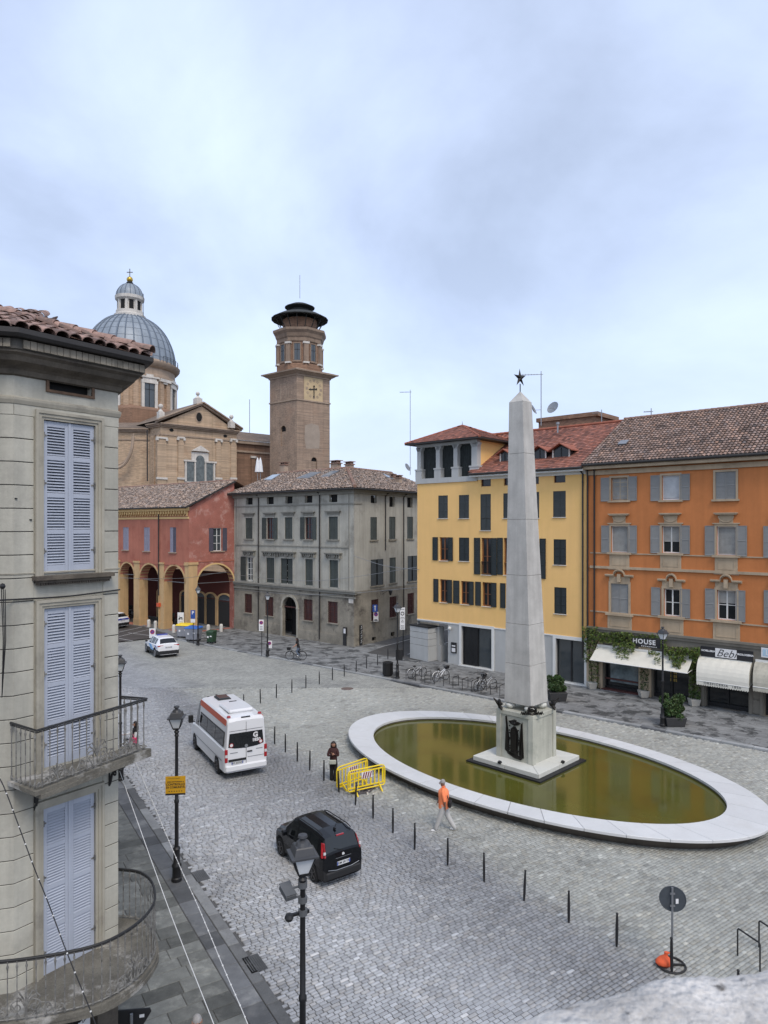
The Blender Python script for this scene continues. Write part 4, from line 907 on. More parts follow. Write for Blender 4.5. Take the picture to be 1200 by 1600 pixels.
# ================================================================ YELLOW HOUSE
v8=V(620,560,3.75); w8=V(620,820,3.75)
yp0=Vector((2.76,57.2)); yp1=Vector((13.80,47.13)); fy=F(yp0,yp1); YL=fy.L
yel=thing('yellow_house','smooth yellow house with black shutters, red tiled roof and a corner roof loggia','house',(*((yp0+yp1)/2),0))
ZB=fy.uz(*w8(560,606))[1]; ZT=fy.uz(*v8(300,727))[1]; ZG=fy.uz(*v8(1050,672))[1]
Y=lambda*q:fy.rect(v8,*q); Y2=lambda*q:fy.rect(w8,*q)
att=[Y(493,551,708,750),Y(627,685,700,744),Y(775,832,692,737),Y(920,988,683,728)]
r3=[Y(243,299,803,937),Y(364,423,800,937),Y(490,551,795,1008),Y(624,690,790,936),Y(765,834,783,936),Y(916,990,777,930)]
r2=[Y(250,302,1048,1185),Y(364,424,1050,1188),Y(497,553,1052,1268),Y(628,690,1052,1270),Y(770,834,1055,1288),Y(919,992,1060,1210)]
r1=[Y2(252,298,320,455),Y2(375,425,330,466),Y2(502,555,337,478),Y2(640,700,345,492),Y2(923,994,367,522)]
sh1=Y2(380,557,602,850); sh2=Y2(932,1100,674,946); ps=Y2(225,300,580,815)
ps=(0.0,ps[1],0.0,ps[3]); sh1=(sh1[0],sh1[1],.16,sh1[3]); sh2=(sh2[0],sh2[1],.16,sh2[3])
mb=MB(); UL0=fy.uz(*v8(475,690))[0]; facade_wall(mb,fy,0,UL0,ZB,ZT,r3+r2+r1,.22); facade_wall(mb,fy,UL0,YL,ZB,ZT+.65,att+[h for h in r3+r2+r1 if h[1]>UL0],.22); fsd=F(yp0-fy.n*11,yp0); facade_wall(mb,fsd,0,11,ZB,ZT,[],.2)
mb.quad(fy.P(YL,0,0),fy.P(YL,-11,0),fy.P(YL,-11,ZT),fy.P(YL,0,ZT)); mb.quad(fy.P(0,-11,ZB),fy.P(YL,-11,ZB),fy.P(YL,-11,ZT),fy.P(0,-11,ZT)); mb.build('wall',M['yellow_wall'],yel)
mb=MB(); facade_wall(mb,fy,0,YL,0,ZB,[ps,sh1,sh2],.35,o=.0)
mb.quad(fy.P(ps[1],-.0,0),fy.P(ps[1],-7,0),fy.P(ps[1],-7,ZB),fy.P(ps[1],0,ZB)); mb.quad(fy.P(0,0,ZB-.01),fy.P(ps[1],0,ZB-.01),fy.P(ps[1],-7,ZB-.01),fy.P(0,-7,ZB-.01)); mb.build('ground_floor_wall',M['yellow_stone'],yel)
mb=MB(); fy.box(mb,0,YL,-.01,.05,ZB-.02,ZB+.07); mb.build('band',M['white_trim'],yel)
# shop openings
for r,nm in((sh1,'a'),(sh2,'b')):
 surround(fy,r,M['white_trim'],yel,.22,.06,name='shop_frame'); mb=MB(); fy.box(mb,r[0]-.22,r[1]+.22,.0,.14,0.02,.14); mb.build('threshold',M['white_trim'],yel)
 m_=(r[0]+r[1])/2
 g=MB(); g.quad(fy.P(r[0],-.28,r[2]),fy.P(r[1],-.28,r[2]),fy.P(r[1],-.28,r[3]),fy.P(r[0],-.28,r[3])); g.build('shop_window',M['glass_grey'],yel)
 mb=MB(); fy.box(mb,m_-.04,m_+.04,-.27,-.2,r[2],r[3]); fy.box(mb,r[0],r[0]+.06,-.27,-.2,r[2],r[3]); fy.box(mb,r[1]-.06,r[1],-.27,-.2,r[2],r[3]); mb.build('shop_mullion',M['iron'],yel)
r=sh1; mb=MB(); n=22
for k in range(n):u_=r[0]+.05+((r[1]+r[0])/2+.0-r[0]-.05)*k/n; fy.box(mb,u_,u_+.035,-.19+.04*(k%2),-.16+.04*(k%2),r[2],r[3])
o=mb.build('folding_grate',M['iron'],yel)
# notice case on the pale wall, small globe lamp
for px,py,hh in((336,720,.55),):
 u_,z=fy.uz(*w8(px,py)); mb=MB(); fy.box(mb,u_-.25,u_+.25,0,.08,z-.42,z+.42); c=thing('notice_case','small dark notice case on the pale wall beside the folding grate','notice case',fy.P(u_,0,z)); mb.build('case',M['iron'],c)
 mb=MB(); fy.box(mb,u_-.17,u_+.17,.08,.09,z-.32,z-.02); fy.box(mb,u_-.17,u_+.17,.08,.09,z+.1,z+.2); mb.build('sheet',M['white_flat'],c)
u_,z=fy.uz(*w8(318,605)); mb=MB(); ball(mb,fy.P(u_,.2,z),.14); mb.cbox(fy.P(u_,.08,z),(.1,.2,.1)); o=mb.build('globe_lamp',M['white_trim'],org=fy.P(u_,0,z)); tag(o,'small round white wall lamp above the notice case','wall lamp')
# corner pier of grey stone blocks
cp0=G(640.5,1028,.08); cp1=G(668.8,1034,.08); fp=F(cp0,cp1); PW=fp.L; zt=fp.uz(640.5,975)[1]
hs=[0.08,1.30,1.85,2.35,2.85]; hs.append(zt-.12)
for i in range(len(hs)-1):
 z0,z1=hs[i],hs[i+1]-.025; mb=MB()
 if i==2:
  fp.box(mb,0,PW*.4-.01,-1.0,0,z0,z1); mb.build('pier_block',M['yellow_stone'],yel,bevel=.012); mb=MB(); fp.box(mb,PW*.4+.01,PW,-1.0,0,z0,z1); mb.build('pier_block',M['yellow_stone'],yel,bevel=.012); mb=MB()
 else:fp.box(mb,0,PW,-1.0,-.0,z0,z1); mb.build('pier_block',M['yellow_stone'],yel,bevel=.012); mb=MB()
mb=MB(); fp.box(mb,.05,PW-.05,-.96,-.04,.08,zt-.1); mb.build('pier_core',M['groove'],yel)
mb=MB(); fp.box(mb,-.04,PW+.06,-1.1,.05,zt-.12,zt); mb.build('pier_cap',M['iron'],yel)
mb=MB(); fp.box(mb,PW-.1,PW+.45,-1.9,-1.0,.08,1.3); fp.box(mb,PW-.3,PW+.25,-1.6,-1.0,1.3,zt-.1); mb.build('pier_return',M['yellow_stone'],yel)
p=fy.P(ps[1]-1.2,.5,.09); mb=MB(); mb.cbox(p,(1.6,.8,.012),math.atan2(fy.u.y,fy.u.x)); o=mb.build('floor_grating',M['kerb_dark'],org=p); tag(o,'dark metal floor grating in front of the corner passage','grating')
# windows
mk=M['shutter_char']; mbk=M['shutter_black']
for r in att:window(fy,r,yel,M['wood_red'],bars=0,fr=.05,mull=False)
for r in r3:closed(fy,r,mk,yel,o=-.05,rails=2); sill(fy,r,M['stone_pale'],yel,.08,.05,.04)
for r in(r2[1],r2[5],r1[4]):closed(fy,r,mbk,yel,o=-.05,rails=2); sill(fy,r,M['stone_pale'],yel,.08,.05,.04)
def openw(r,vw,sl,sr,y0,y1):
 window(fy,r,yel,M['wood'],bars=1,fr=.09); sill(fy,r,M['stone_pale'],yel,.08,.05,.04)
 for s_ in(sl,sr):
  if s_:q=fy.rect(vw,s_[0],s_[1],y0,y1); leaf(fy,(q[0],q[1],r[2],r[3]),.03,mbk,yel,rails=2)
openw(r2[0],v8,(212,242),(303,330),1048,1185); openw(r2[2],v8,(455,490),(555,587),1052,1268); openw(r2[3],v8,(590,623),(692,722),1052,1270); openw(r2[4],v8,(738,768),(839,874),1055,1290)
openw(r1[0],w8,(217,245),(298,325),320,455); openw(r1[1],w8,(333,368),(425,452),330,466); openw(r1[2],w8,(462,494),(555,585),337,478); openw(r1[3],w8,(608,638),(702,732),345,492)
# iron balcony rail in the tall brown window
for r in(r2[2],):
 mb=MB(); zr=r[2]+1.0
 for k in range(9):u_=r[0]+(r[1]-r[0])*k/8; mb.beam(fy.P(u_,.04,r[2]),fy.P(u_,.04,zr),.02)
 mb.beam(fy.P(r[0],.04,zr),fy.P(r[1],.04,zr),.03); mb.build('rail',M['iron'],yel)
# eaves, roof
EOy=.7; SY=math.tan(math.radians(29)); UL=fy.uz(*v8(475,690))[0]; dpy=6.2; ZRy=ZG+.35+SY*(dpy+EOy)
mb=MB(); fy.box(mb,UL-.4,YL,-.02,EOy-.1,ZG+.1,ZG+.26); fy.box(mb,UL,YL,-.02,.04,ZG-.1,ZG+.1); mb.build('eaves_board',M['white_trim'],yel)
mb=MB(); mb.tube([fy.P(UL-.4,EOy,ZG+.3),fy.P(YL+.02,EOy,ZG+.3)],.09,8); mb.build('gutter',M['gutter'],yel,smooth=50)
za=lambda o_:ZG+.35+SY*(EOy-o_)
doms=[fy.rect(v8,604,650,560,632),fy.rect(v8,800,868,545,620),fy.rect(v8,914,1008,538,613)]
tiles('roof_tiles',(fy.P(UL-.4,EOy,ZG+.35),fy.P(YL,EOy,ZG+.35),fy.P(YL,-dpy,ZRy),fy.P(UL-3.2,-dpy,ZRy)),.235,.30,M['tile_red'],yel,'flat',rng=5,jit=.004)
mb=MB(); mb.poly([fy.P(UL-3.2,-dpy,ZRy),fy.P(YL,-dpy,ZRy),fy.P(YL,-11.5,ZG),fy.P(0,-11.5,ZG)]); mb.build('rear_roof',M['ridge_red'],yel)
ridge(yel,fy.P(UL-3.2,-dpy,ZRy+.05),fy.P(YL,-dpy,ZRy+.05),M['ridge_red'],.12)
# dormers
for q,(xa,xb,yt,yb,ya)in enumerate(((604,655,555,632,535),(798,872,540,620,515),(912,1010,530,613,500))):
 o_=-.9; u0,z0=fy.uz(*v8(xa,yb),o_); u1,z1=fy.uz(*v8(xb,yt),o_); um=(u0+u1)/2; zp=fy.uz(*v8((xa+xb)/2,ya),o_)[1]; zb=max(z0,za(o_)-.05)
 back=lambda z:(za(0)-z)/SY if False else-(z-za(0))/SY
 mb=MB(); d0=back(z1)-.2; dm=back(zp)-.3
 mb.poly([fy.P(u0,o_-.1,zb-.2),fy.P(u1,o_-.1,zb-.2),fy.P(u1,o_-.1,z1),fy.P(um,o_-.1,zp-.08),fy.P(u0,o_-.1,z1)])
 for uu in(u0,u1):mb.poly([fy.P(uu,o_-.1,zb-.2),fy.P(uu,o_-.1,z1),fy.P(uu,d0,z1)])
 dm_=mb.build('dormer',M['gutter'],yel)
 mb=MB()
 for sgn,uu in((-1,u0-.28),(1,u1+.28)):
  ze=z1-.12; mb.extr([fy.P(um,o_+.25,zp),fy.P(uu,o_+.25,ze),fy.P(uu,back(ze)-.1,ze),fy.P(um,dm,zp)],(0,0,.07))
 mb.build('dormer_roof',M['ridge_red'],dm_)
 mb=MB(); mb.poly([fy.P(u0+.12,o_-.09,zb),fy.P(u1-.12,o_-.09,zb),fy.P(u1-.12,o_-.09,z1-.05),fy.P(um,o_-.09,zp-.2),fy.P(u0+.12,o_-.09,z1-.05)]); mb.build('dormer_window',M['glass'],dm_)
 mb=MB(); fy.box(mb,um-.03,um+.03,o_-.09,o_-.05,zb,zp-.25); mb.build('glazing_bar',M['iron'],dm_); mb=MB(); fy.box(mb,u0-.03,u0+.07,o_-.09,o_-.02,zb-.1,z1); fy.box(mb,u1-.07,u1+.03,o_-.09,o_-.02,zb-.1,z1); mb.build('dormer_frame',M['stone_pale'],dm_)
# roof loggia (altana)
AL=fy.uz(*v8(470,700))[0]; zb0=ZT; zb1=fy.uz(*v8(300,697))[1]; zpar=fy.uz(*v8(300,640))[1]; ztop=fy.uz(*v8(300,508))[1]; AD=4.4
mb=MB(); fy.box(mb,-.12,AL+.05,-AD,.10,zb0,zb1); mb.build('loggia_band',M['yellow_stone'],yel)
fa=F(yp0-fy.n*AD,yp0); us_=[fy.uz(*v8(x,600))[0]for x in(142,241,344,455)]; us_[0]=.18
mb=MB()
for i,u_ in enumerate(us_):
 hw_=.19 if i<3 else .27
 fy.box(mb,u_-hw_,u_+hw_,-.45,.02,zb1,ztop); fy.box(mb,u_-hw_-.14,u_+hw_+.14,-.5,.08,zb1,zpar); fy.box(mb,u_-hw_-.18,u_+hw_+.18,-.52,.12,zpar-.1,zpar+.02)
 for k in range(4):fy.box(mb,u_-hw_-.035*k-.02,u_+hw_+.035*k+.02,-.4,.02,ztop-.32+k*.08,ztop-.24+k*.08)
for k in range(1,4):o_=-AD*k/3.2; fy.box(mb,-.04,.40,o_-.22,o_+.22,zb1,ztop)
fy.box(mb,-.06,AL+.02,-.45,.04,ztop,ztop+.25); fy.box(mb,-.05,.4,-AD,-.45,ztop,ztop+.25); mb.build('loggia_pillars',M['yellow_stone'],yel)
for i in range(3):
 a,b=us_[i]+.3,us_[i+1]-.3; mb=MB(); n=14
 for k in range(n):u0=a-.1+(b-a+.2)*k/n; u1=a-.1+(b-a+.2)*(k+1)/n; oa,ob=-.36-.05*(k%2),-.36-.05*((k+1)%2); mb.quad(fy.P(u0,oa,zb1),fy.P(u1,ob,zb1),fy.P(u1,ob,ztop),fy.P(u0,oa,ztop))
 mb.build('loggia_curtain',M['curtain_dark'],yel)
mb=MB(); mb.quad(fy.P(.3,-.6,zb1),fy.P(.3,-AD,zb1),fy.P(.3,-AD,ztop),fy.P(.3,-.6,ztop)); mb.quad(fy.P(AL-.0,-.02,zb1-.2),fy.P(AL,-AD,zb1-.2),fy.P(AL,-AD,ztop+.2),fy.P(AL,-.02,ztop+.2)); mb.quad(fy.P(0,-AD,zb1),fy.P(AL,-AD,zb1),fy.P(AL,-AD,ztop+.2),fy.P(0,-AD,ztop+.2)); mb.build('loggia_wall',M['yellow_wall'],yel)
eo=.75; ze=ztop+.22; cc=[fy.P(-eo,eo,ze),fy.P(AL+eo,eo,ze),fy.P(AL+eo,-AD-eo,ze),fy.P(-eo,-AD-eo,ze)]; hz_=fy.uz(*v8(397,392),-AD/2)[1]; apx=fy.P(AL/2,-AD/2,hz_)
mb=MB(); mb.extr(cc,(0,0,.10)); mb.build('loggia_soffit',M['gutter'],yel)
up=Vector((0,0,.12))
for i in range(4):tiles('roof_tiles',(cc[i]+up,cc[(i+1)%4]+up,apx,apx-Vector((0,0,0))),.235,.30,M['tile_red'],yel,'flat',rng=9+i,jit=.004); ridge(yel,cc[i]+up,apx,M['ridge_red'],.09)
mb=MB(); mb.tube([apx,apx+Vector((0,0,.35))],[.05,.01],6); mb.build('finial',M['steel'],yel)
for u_,m_ in((YL-.22,'pipe_dark'),):pipe(fy,u_,2.0,ZG-.1,yel,.06,.10,m_,(-.5,.6))
# flat-topped roof room behind, chimney vent, skylight
mb=MB(); ua,z_=fy.uz(*v8(838,392),-7.6); ub=fy.uz(*v8(1210,360),-7.6)[0]; z1=fy.uz(*v8(1130,340),-7.6)[1]; fy.box(mb,ua,ub-.6,-11,-7.4,ZRy-1.5,z1-.05); fy.box(mb,ua-.15,ub-.3,-11.2,-7.25,z1-.05,z1+.28); mb.build('roof_parapet',M['brick_dark'],yel)
u_,z=fy.uz(*v8(943,395),-4.9); mb=MB(); p=fy.P(u_,-4.9,z-.15); mb.lathe([(.07,-.4),(.07,.25),(.14,.26),(.14,.42),(0,.45)],p,10); mb.build('roof_vent',M['steel'],yel)
def aerial(px,ptop,pbot,Y_,lab,arm=1.0,ends=0,side=-1,dish=None):
 t_,b_=A(px,ptop,Y_),A(px,pbot,Y_); a_=thing('roof_antenna',lab,'antenna',b_)
 MB().tube([b_,t_],.035 if arm else .02,6).build('mast',M['steel'],a_)
 if arm:
  mb=MB(); q=t_-Vector((0,0,.1)); mb.beam(q+Vector((.15,0,0)),q+Vector((side*arm,.2,0)),.04)
  for k in range(7):c=q+Vector((side*arm*(.2+.8*k/6),.02*k,0)); mb.beam(c-Vector((.05,.22,0)),c+Vector((.05,.22,0)),.02)
  mb.beam(q-Vector((0,0,.25)),q+Vector((0,0,.25)),.05); mb.build('aerial_arms',M['steel'],a_)
 if dish:
  for(dx,dz,r_,ya_)in dish:
   mb=MB(); c=Vector((b_.x+dx,b_.y-.2,b_.z+dz)); Rm=Matrix.Translation(c)@Matrix.Rotation(ya_,4,'Z')@Matrix.Rotation(math.radians(65),4,'X')
   pr=[(0,-.10),(r_*.5,-.07),(r_*.85,-.01),(r_,.03)]; m2=MB(); m2.lathe(pr,seg=16,cap=False); m2.tube([(0,0,-.1),(0,-r_*.7,.45)],.015,5); mb.v=[tuple(Rm@Vector(v))for v in m2.v]; mb.f=m2.f; mb.mi=m2.mi; mb.build('dish',M['steel'],a_,smooth=40)
aerial(845.5,583,665,53,'tall roof antenna with satellite dishes just right of the obelisk',1.6,side=-1,dish=((-.6,1.2,.4,1.1),(-1.9,.2,.5,1.2),(.85,1.35,.5,-.9)))
aerial(641,611,742,74,'tall thin roof antenna rising left of the yellow house loggia',1.1,side=-1,dish=((-.3,.8,.45,1.0),))
aerial(940,643,660,54,'short comb antenna on the brown roof room of the yellow house',.7,side=-1)
aerial(1017.5,641,655,52,'small comb antenna where the red and brown roofs meet',.5,side=-1)
# ================================================================ ORANGE HOUSE with shops
v9=V(900,620,4); va=V(940,880,4.615); v3=V(880,920,3.75)
op0=yp1; op1=yp0+fy.u*30.5; fo=F(op0+fy.n*.0,op1); OL=fo.L
org=thing('orange_house','orange house with grey shutters over a row of ground floor shops','house',(*((op0+op1)/2),0))
O=lambda*q:fo.rect(v9,*q); O2=lambda*q:fo.rect(va,*q); O3=lambda*q:fo.rect(v3,*q)
t3=[O(220,322,505,648),O(538,648,490,645),O(872,1000,468,640)]
t2=[O(220,325,808,972),O(538,648,808,976),O(880,1000,810,990),O(1245,1375,812,1004)]
t1=[O2(68,195,148,362),O2(450,565,185,382),O2(833,970,195,410),O2(1265,1420,208,440)]
ZO=fo.uz(*v9(600,425))[1]; ZSO=fo.uz(*va(600,525))[1]
# repeat the rhythm once more beyond the frame edge
mb=MB(); facade_wall(mb,fo,0,OL,ZSO,ZO,t3+t2+t1,.25); mb.quad(fo.P(OL,0,0),fo.P(OL,-11,0),fo.P(OL,-11,ZO),fo.P(OL,0,ZO)); mb.quad(fo.P(0,-11,0),fo.P(OL,-11,0),fo.P(OL,-11,ZO),fo.P(0,-11,ZO)); mb.build('wall',M['orange_wall'],org)
ot=M['orange_trim']; mg2=M['shutter_grey']
def oleaf(vw,x0,x1,y0,y1,r):q=fo.rect(vw,x0,x1,y0,y1); leaf(fo,(q[0],q[1],r[2]-.04,r[3]+.04),.03,mg2,org,rails=1,st=.045)
# top floor
for r in t3:surround(fo,r,ot,org,.12,.05); sill(fo,r,ot,org,.14,.12,.2)
window(fo,t3[0],org,ot,bars=4,glass='blind'); window(fo,t3[1],org,M['white_trim'],bars=0,glass='curtain',mull=False); closed(fo,t3[2],mg2,org,o=-.05)
oleaf(v9,157,210,500,655,t3[0]); oleaf(v9,327,382,495,652,t3[0]); oleaf(v9,468,525,488,648,t3[1]); oleaf(v9,653,713,482,645,t3[1])
def slatblind(r,z0,z1,m='blind',o=-.12,gap=False):
 mb=MB(); z=z0; p=.07
 while z<z1-.01:mb.quad(fo.P(r[0]+.04,o,z),fo.P(r[1]-.04,o,z),fo.P(r[1]-.04,o-.035,min(z1,z+p*(.7 if gap else .98))),fo.P(r[0]+.04,o-.035,min(z1,z+p*(.7 if gap else .98)))); z+=p
 mb.build('roller_blind',M[m],org)
slatblind(t3[0],t3[0][2]+.1,t3[0][3]); slatblind(t3[1],t3[1][2]+.15,t3[1][3],'curtain')
# middle floor
for i,r in enumerate(t2):
 window(fo,r,org,M['white_trim'],bars=0,mull=(i==1)); surround(fo,r,ot,org,.13,.05)
 h=r[3]-r[2]; slatblind(r,r[2]+(.42*h if i==1 else .02),r[3],'blind')
 m_=(r[0]+r[1])/2; w_=(r[1]-r[0])/2; z=r[3]+.14
 mb=MB(); fo.box(mb,m_-w_-.22,m_+w_+.22,-.02,.10,z,z+.07); fo.box(mb,m_-w_*.72,m_+w_*.72,-.02,.05,z+.07,z+.55); fo.box(mb,m_-w_-.05,m_+w_+.05,-.02,.22,z+.55,z+.62); fo.box(mb,m_-w_-.12,m_+w_+.12,-.02,.27,z+.62,z+.68)
 mb.tube([fo.P(m_-.42*math.cos(t),.09,z+.50-.38*math.sin(t))for t in np.linspace(0,math.pi,11)],.035,5); mb.build('lintel',ot,org)
 mb=MB(); fo.box(mb,r[0]-.24,r[1]+.24,-.02,.17,r[2]-.14,r[2]-.005); pz=r[2]-.14
 fo.box(mb,r[0]-.1,r[1]+.1,-.02,.05,pz-.92,pz); fo.box(mb,r[0]-.16,r[1]+.16,-.02,.08,pz-1.02,pz-.84)
 for a,b,c,d in((r[0]+.06,r[1]-.06,pz-.16,pz-.12),(r[0]+.06,r[1]-.06,pz-.72,pz-.68),(r[0]+.06,r[0]+.10,pz-.68,pz-.16),(r[1]-.10,r[1]-.06,pz-.68,pz-.16)):fo.box(mb,a,b,.05,.07,c,d)
 mb.build('apron',ot,org)
for(x0,x1,x2,x3,r)in((160,210,328,382,t2[0]),(468,525,653,713,t2[1]),(807,868,1005,1070,t2[2]),(1173,1232,1388,1450,t2[3])):oleaf(v9,x0,x1,810,985,r); oleaf(v9,x2,x3,810,985,r)
# first floor: arched hoods
closed(fo,t1[0],mg2,org,o=-.05)
for r in t1[1:]:window(fo,r,org,M['white_trim'],bars=1,fr=.07)
r=t1[1]; hole_back(fo,(r[0]+.05,r[0]+.62*(r[1]-r[0]),r[2]+.05,r[3]-.05),org,'dark',-.16)
r=t1[2]; slatblind(r,r[2]+.56*(r[3]-r[2]),r[3])
r=t1[3]; slatblind(r,r[2]+.5*(r[3]-r[2]),r[3])
for(x0,x1,x2,x3,r)in((360,425,570,640,t1[1]),(748,820,973,1038,t1[2]),(1172,1248,1436,1500,t1[3])):oleaf(va,x0,x1,180,395,r); oleaf(va,x2,x3,185,400,r)
for r in t1:
 surround(fo,r,ot,org,.14,.06); m_=(r[0]+r[1])/2; w_=(r[1]-r[0])/2; z=r[3]+.14
 mb=MB(); fo.box(mb,m_-w_-.1,m_+w_+.1,-.02,.05,z,z+.32)
 for rr,o_ in((0,.16),(.07,.24)):
  zz=z+.32+rr; pts=[(-w_-.34,0),(-w_*.62,0)]+[(-w_*.62*math.cos(t),.36*math.sin(t))for t in np.linspace(.12,math.pi-.12,9)]+[(w_*.62,0),(w_+.34,0)]
  for(xa,za_),(xb,zb_)in zip(pts,pts[1:]):
   mb.hexa([fo.P(m_+xa,-.02,zz+za_),fo.P(m_+xb,-.02,zz+zb_),fo.P(m_+xb,o_,zz+zb_),fo.P(m_+xa,o_,zz+za_),fo.P(m_+xa,-.02,zz+za_+.08),fo.P(m_+xb,-.02,zz+zb_+.08),fo.P(m_+xb,o_,zz+zb_+.08),fo.P(m_+xa,o_,zz+za_+.08)])
 fo.box(mb,m_-.11,m_+.11,.0,.2,z-.02,z+.5); mb.build('hood',ot,org)
 mb=MB(); fo.box(mb,r[0]-.32,r[1]+.32,-.02,.20,r[2]-.15,r[2]-.005); pz=r[2]-.15; fo.box(mb,r[0]-.22,r[1]+.22,-.02,.05,ZSO+.02,pz)
 h_=pz-ZSO
 for a,b,c,d in((r[0]-.06,r[1]+.06,pz-.18,pz-.14),(r[0]-.06,r[1]+.06,ZSO+.18,ZSO+.22),(r[0]-.06,r[0]-.02,ZSO+.22,pz-.18),(r[1]+.02,r[1]+.06,ZSO+.22,pz-.18)):fo.box(mb,a,b,.05,.075,c,d)
 mb.build('apron',ot,org)
for z_,o_,h_ in((fo.uz(*v9(650,990))[1],.05,.07),(fo.uz(*v9(650,1085))[1],.12,.16),(fo.uz(*va(400,385))[1],.05,.08)):
 mb=MB(); fo.box(mb,0.3,OL,-.02,o_,z_-h_/2,z_+h_/2); mb.build('string_course',ot,org)
mb=MB(); fo.box(mb,.1,OL,-.02,.10,ZSO-.30,ZSO-.12); fo.box(mb,.1,OL,-.02,.18,ZSO-.12,ZSO+.02); mb.build('string_course',M['shop_stone'],org)
# eaves and roof
mb=MB(); fo.box(mb,0,OL,-.02,.55,ZO-.02,ZO+.22); fo.box(mb,0,OL,-.02,.12,ZO-.4,ZO-.1); mb.build('cornice',ot,org)
mb=MB(); mb.tube([fo.P(0,.66,ZO+.27),fo.P(OL,.66,ZO+.27)],.10,8); mb.build('gutter',M['gutter'],org,smooth=50)
SO=math.tan(math.radians(29)); dpo=6.2; ZRO=ZO+.33+SO*(dpo+.62)
# the brown tiles lap over the red roof along a slanting line
tiles('roof_tiles',(fo.P(-.1,.62,ZO+.34),fo.P(OL+.3,.62,ZO+.34),fo.P(OL+.3,-dpo,ZRO),fo.P(-.1+.0,-dpo,ZRO)),.235,.36,M['tile_rose'],org,rng=21,jit=.004)
mb=MB(); mb.poly([fo.P(0,-dpo,ZRO),fo.P(OL,-dpo,ZRO),fo.P(OL,-11.5,ZO),fo.P(0,-11.5,ZO)]); mb.poly([fo.P(-.12,.6,ZO+.2),fo.P(-.12,-dpo,ZRO-.1),fo.P(-.12,-11.4,ZO)]); mb.build('rear_roof',M['ridge_m'],org)
ridge(org,fo.P(0,-dpo,ZRO+.05),fo.P(OL,-dpo,ZRO+.05),M['ridge_m'],.12)
o=None; mb=MB(); u_=0.3
while u_<OL:p=fo.P(u_,-.8,ZO+.34+SO*1.42+.16); mb.beam(p,p+Vector((0,0,.12)),.02); u_+=.5
mb.beam(fo.P(.3,-.8,ZO+.34+SO*1.42+.24),fo.P(OL,-.8,ZO+.34+SO*1.42+.24),.02); o=mb.build('snow_rail',M['iron'],org)
pts=[fo.P(u,o_,ZO+.34+SO*(.62-o_)+.18)for u,o_ in((1.5,-1.6),(2.1,-1.6),(2.1,-2.1),(1.5,-2.1))]; MB().extr(pts,(0,0,.05)).build('skylight',M['steel'],org)
for u_,zb in((.14,2.6),(.62,3.0)):pipe(fo,u_,zb,ZO-.15,org,.06,.10,'pipe_dark',(-.05,.55))
# ground floor: piers, shop fronts
r_s1=O3(236,440,428,640); r_s2=O3(522,735,470,690); r_s3=O3(835,1085,560,745); r_s4=O3(1178,1330,600,800)
opn=[(r_s1[0],r_s1[1],.08,3.1),(r_s2[0],r_s2[1],.08,3.1),(r_s3[0],r_s3[1],.08,3.1),(r_s4[0],r_s4[1],.08,3.1)]
mb=MB(); facade_wall(mb,fo,0,OL,0,ZSO-.1,opn,.45); mb.build('ground_floor_wall',M['shop_stone'],org)
for a,b in((0.05,opn[0][0]-.04),(opn[0][1]+.06,opn[1][0]-.06),(opn[1][1]+.06,opn[1][1]+.5),(opn[2][0]-.5,opn[2][0]-.06),(opn[2][1]+.06,opn[3][0]-.06)):
 mb=MB(); fo.box(mb,a,a+.16,0,.09,.08,3.2); fo.box(mb,b-.16,b,0,.09,.08,3.2)
 for z in(.08,.95,1.75,2.5):fo.box(mb,a+.16,b-.16,0,.05,z+.06,z+(.8 if z>.1 else .85))
 mb.build('pilaster',M['orange_trim']if a<opn[1][0]else M['shop_stone'],org)
for i,q in enumerate(opn):
 a,b,c,d=q; mb=MB(); mb.quad(fo.P(a,-.42,c),fo.P(b,-.42,c),fo.P(b,-.42,d),fo.P(a,-.42,d)); mb.build('shop_window',M['glass'],org)
 mb=MB(); m_=(a+b)/2
 for u_ in((a+.04,b-.04)if i==0 else(a+.04,m_,b-.04)):fo.box(mb,u_-.04,u_+.04,-.40,-.32,c,d)
 fo.box(mb,a,b,-.40,-.3,c,c+.25); mb.build('shop_frame',M['iron'],org)
a,b=opn[0][:2]; mb=MB(); fo.box(mb,a-.1,b+.05,-.3,-.24,.75,.85); fo.box(mb,a-.1,b+.1,-.3,.12,.02,.16); mb.build('shop_step',M['wood_red'],org)
g=MB(); g.quad(fo.P(a+.35,-.30,.6),fo.P(b-.08,-.30,.6),fo.P(b-.08,-.30,1.95),fo.P(a+.35,-.30,1.95)); g.build('display_glass',M['display']if 'display' in M else mat('display',(.16,.20,.21),.1,.5,1.5,spec=.8),org)
a,b=opn[1][:2]; mb=MB(); m_=a+(b-a)*.53
for k in range(3):
 for l in range(4):fo.box(mb,m_-.2+l*.11,m_-.12+l*.11,-.40,-.39,1.2+k*.24,1.38+k*.24)
mb.build('window_display',M['barrier_dim']if 'barrier_dim' in M else mat('display_yellow',(.35,.25,.06),.6,.3,9),org)
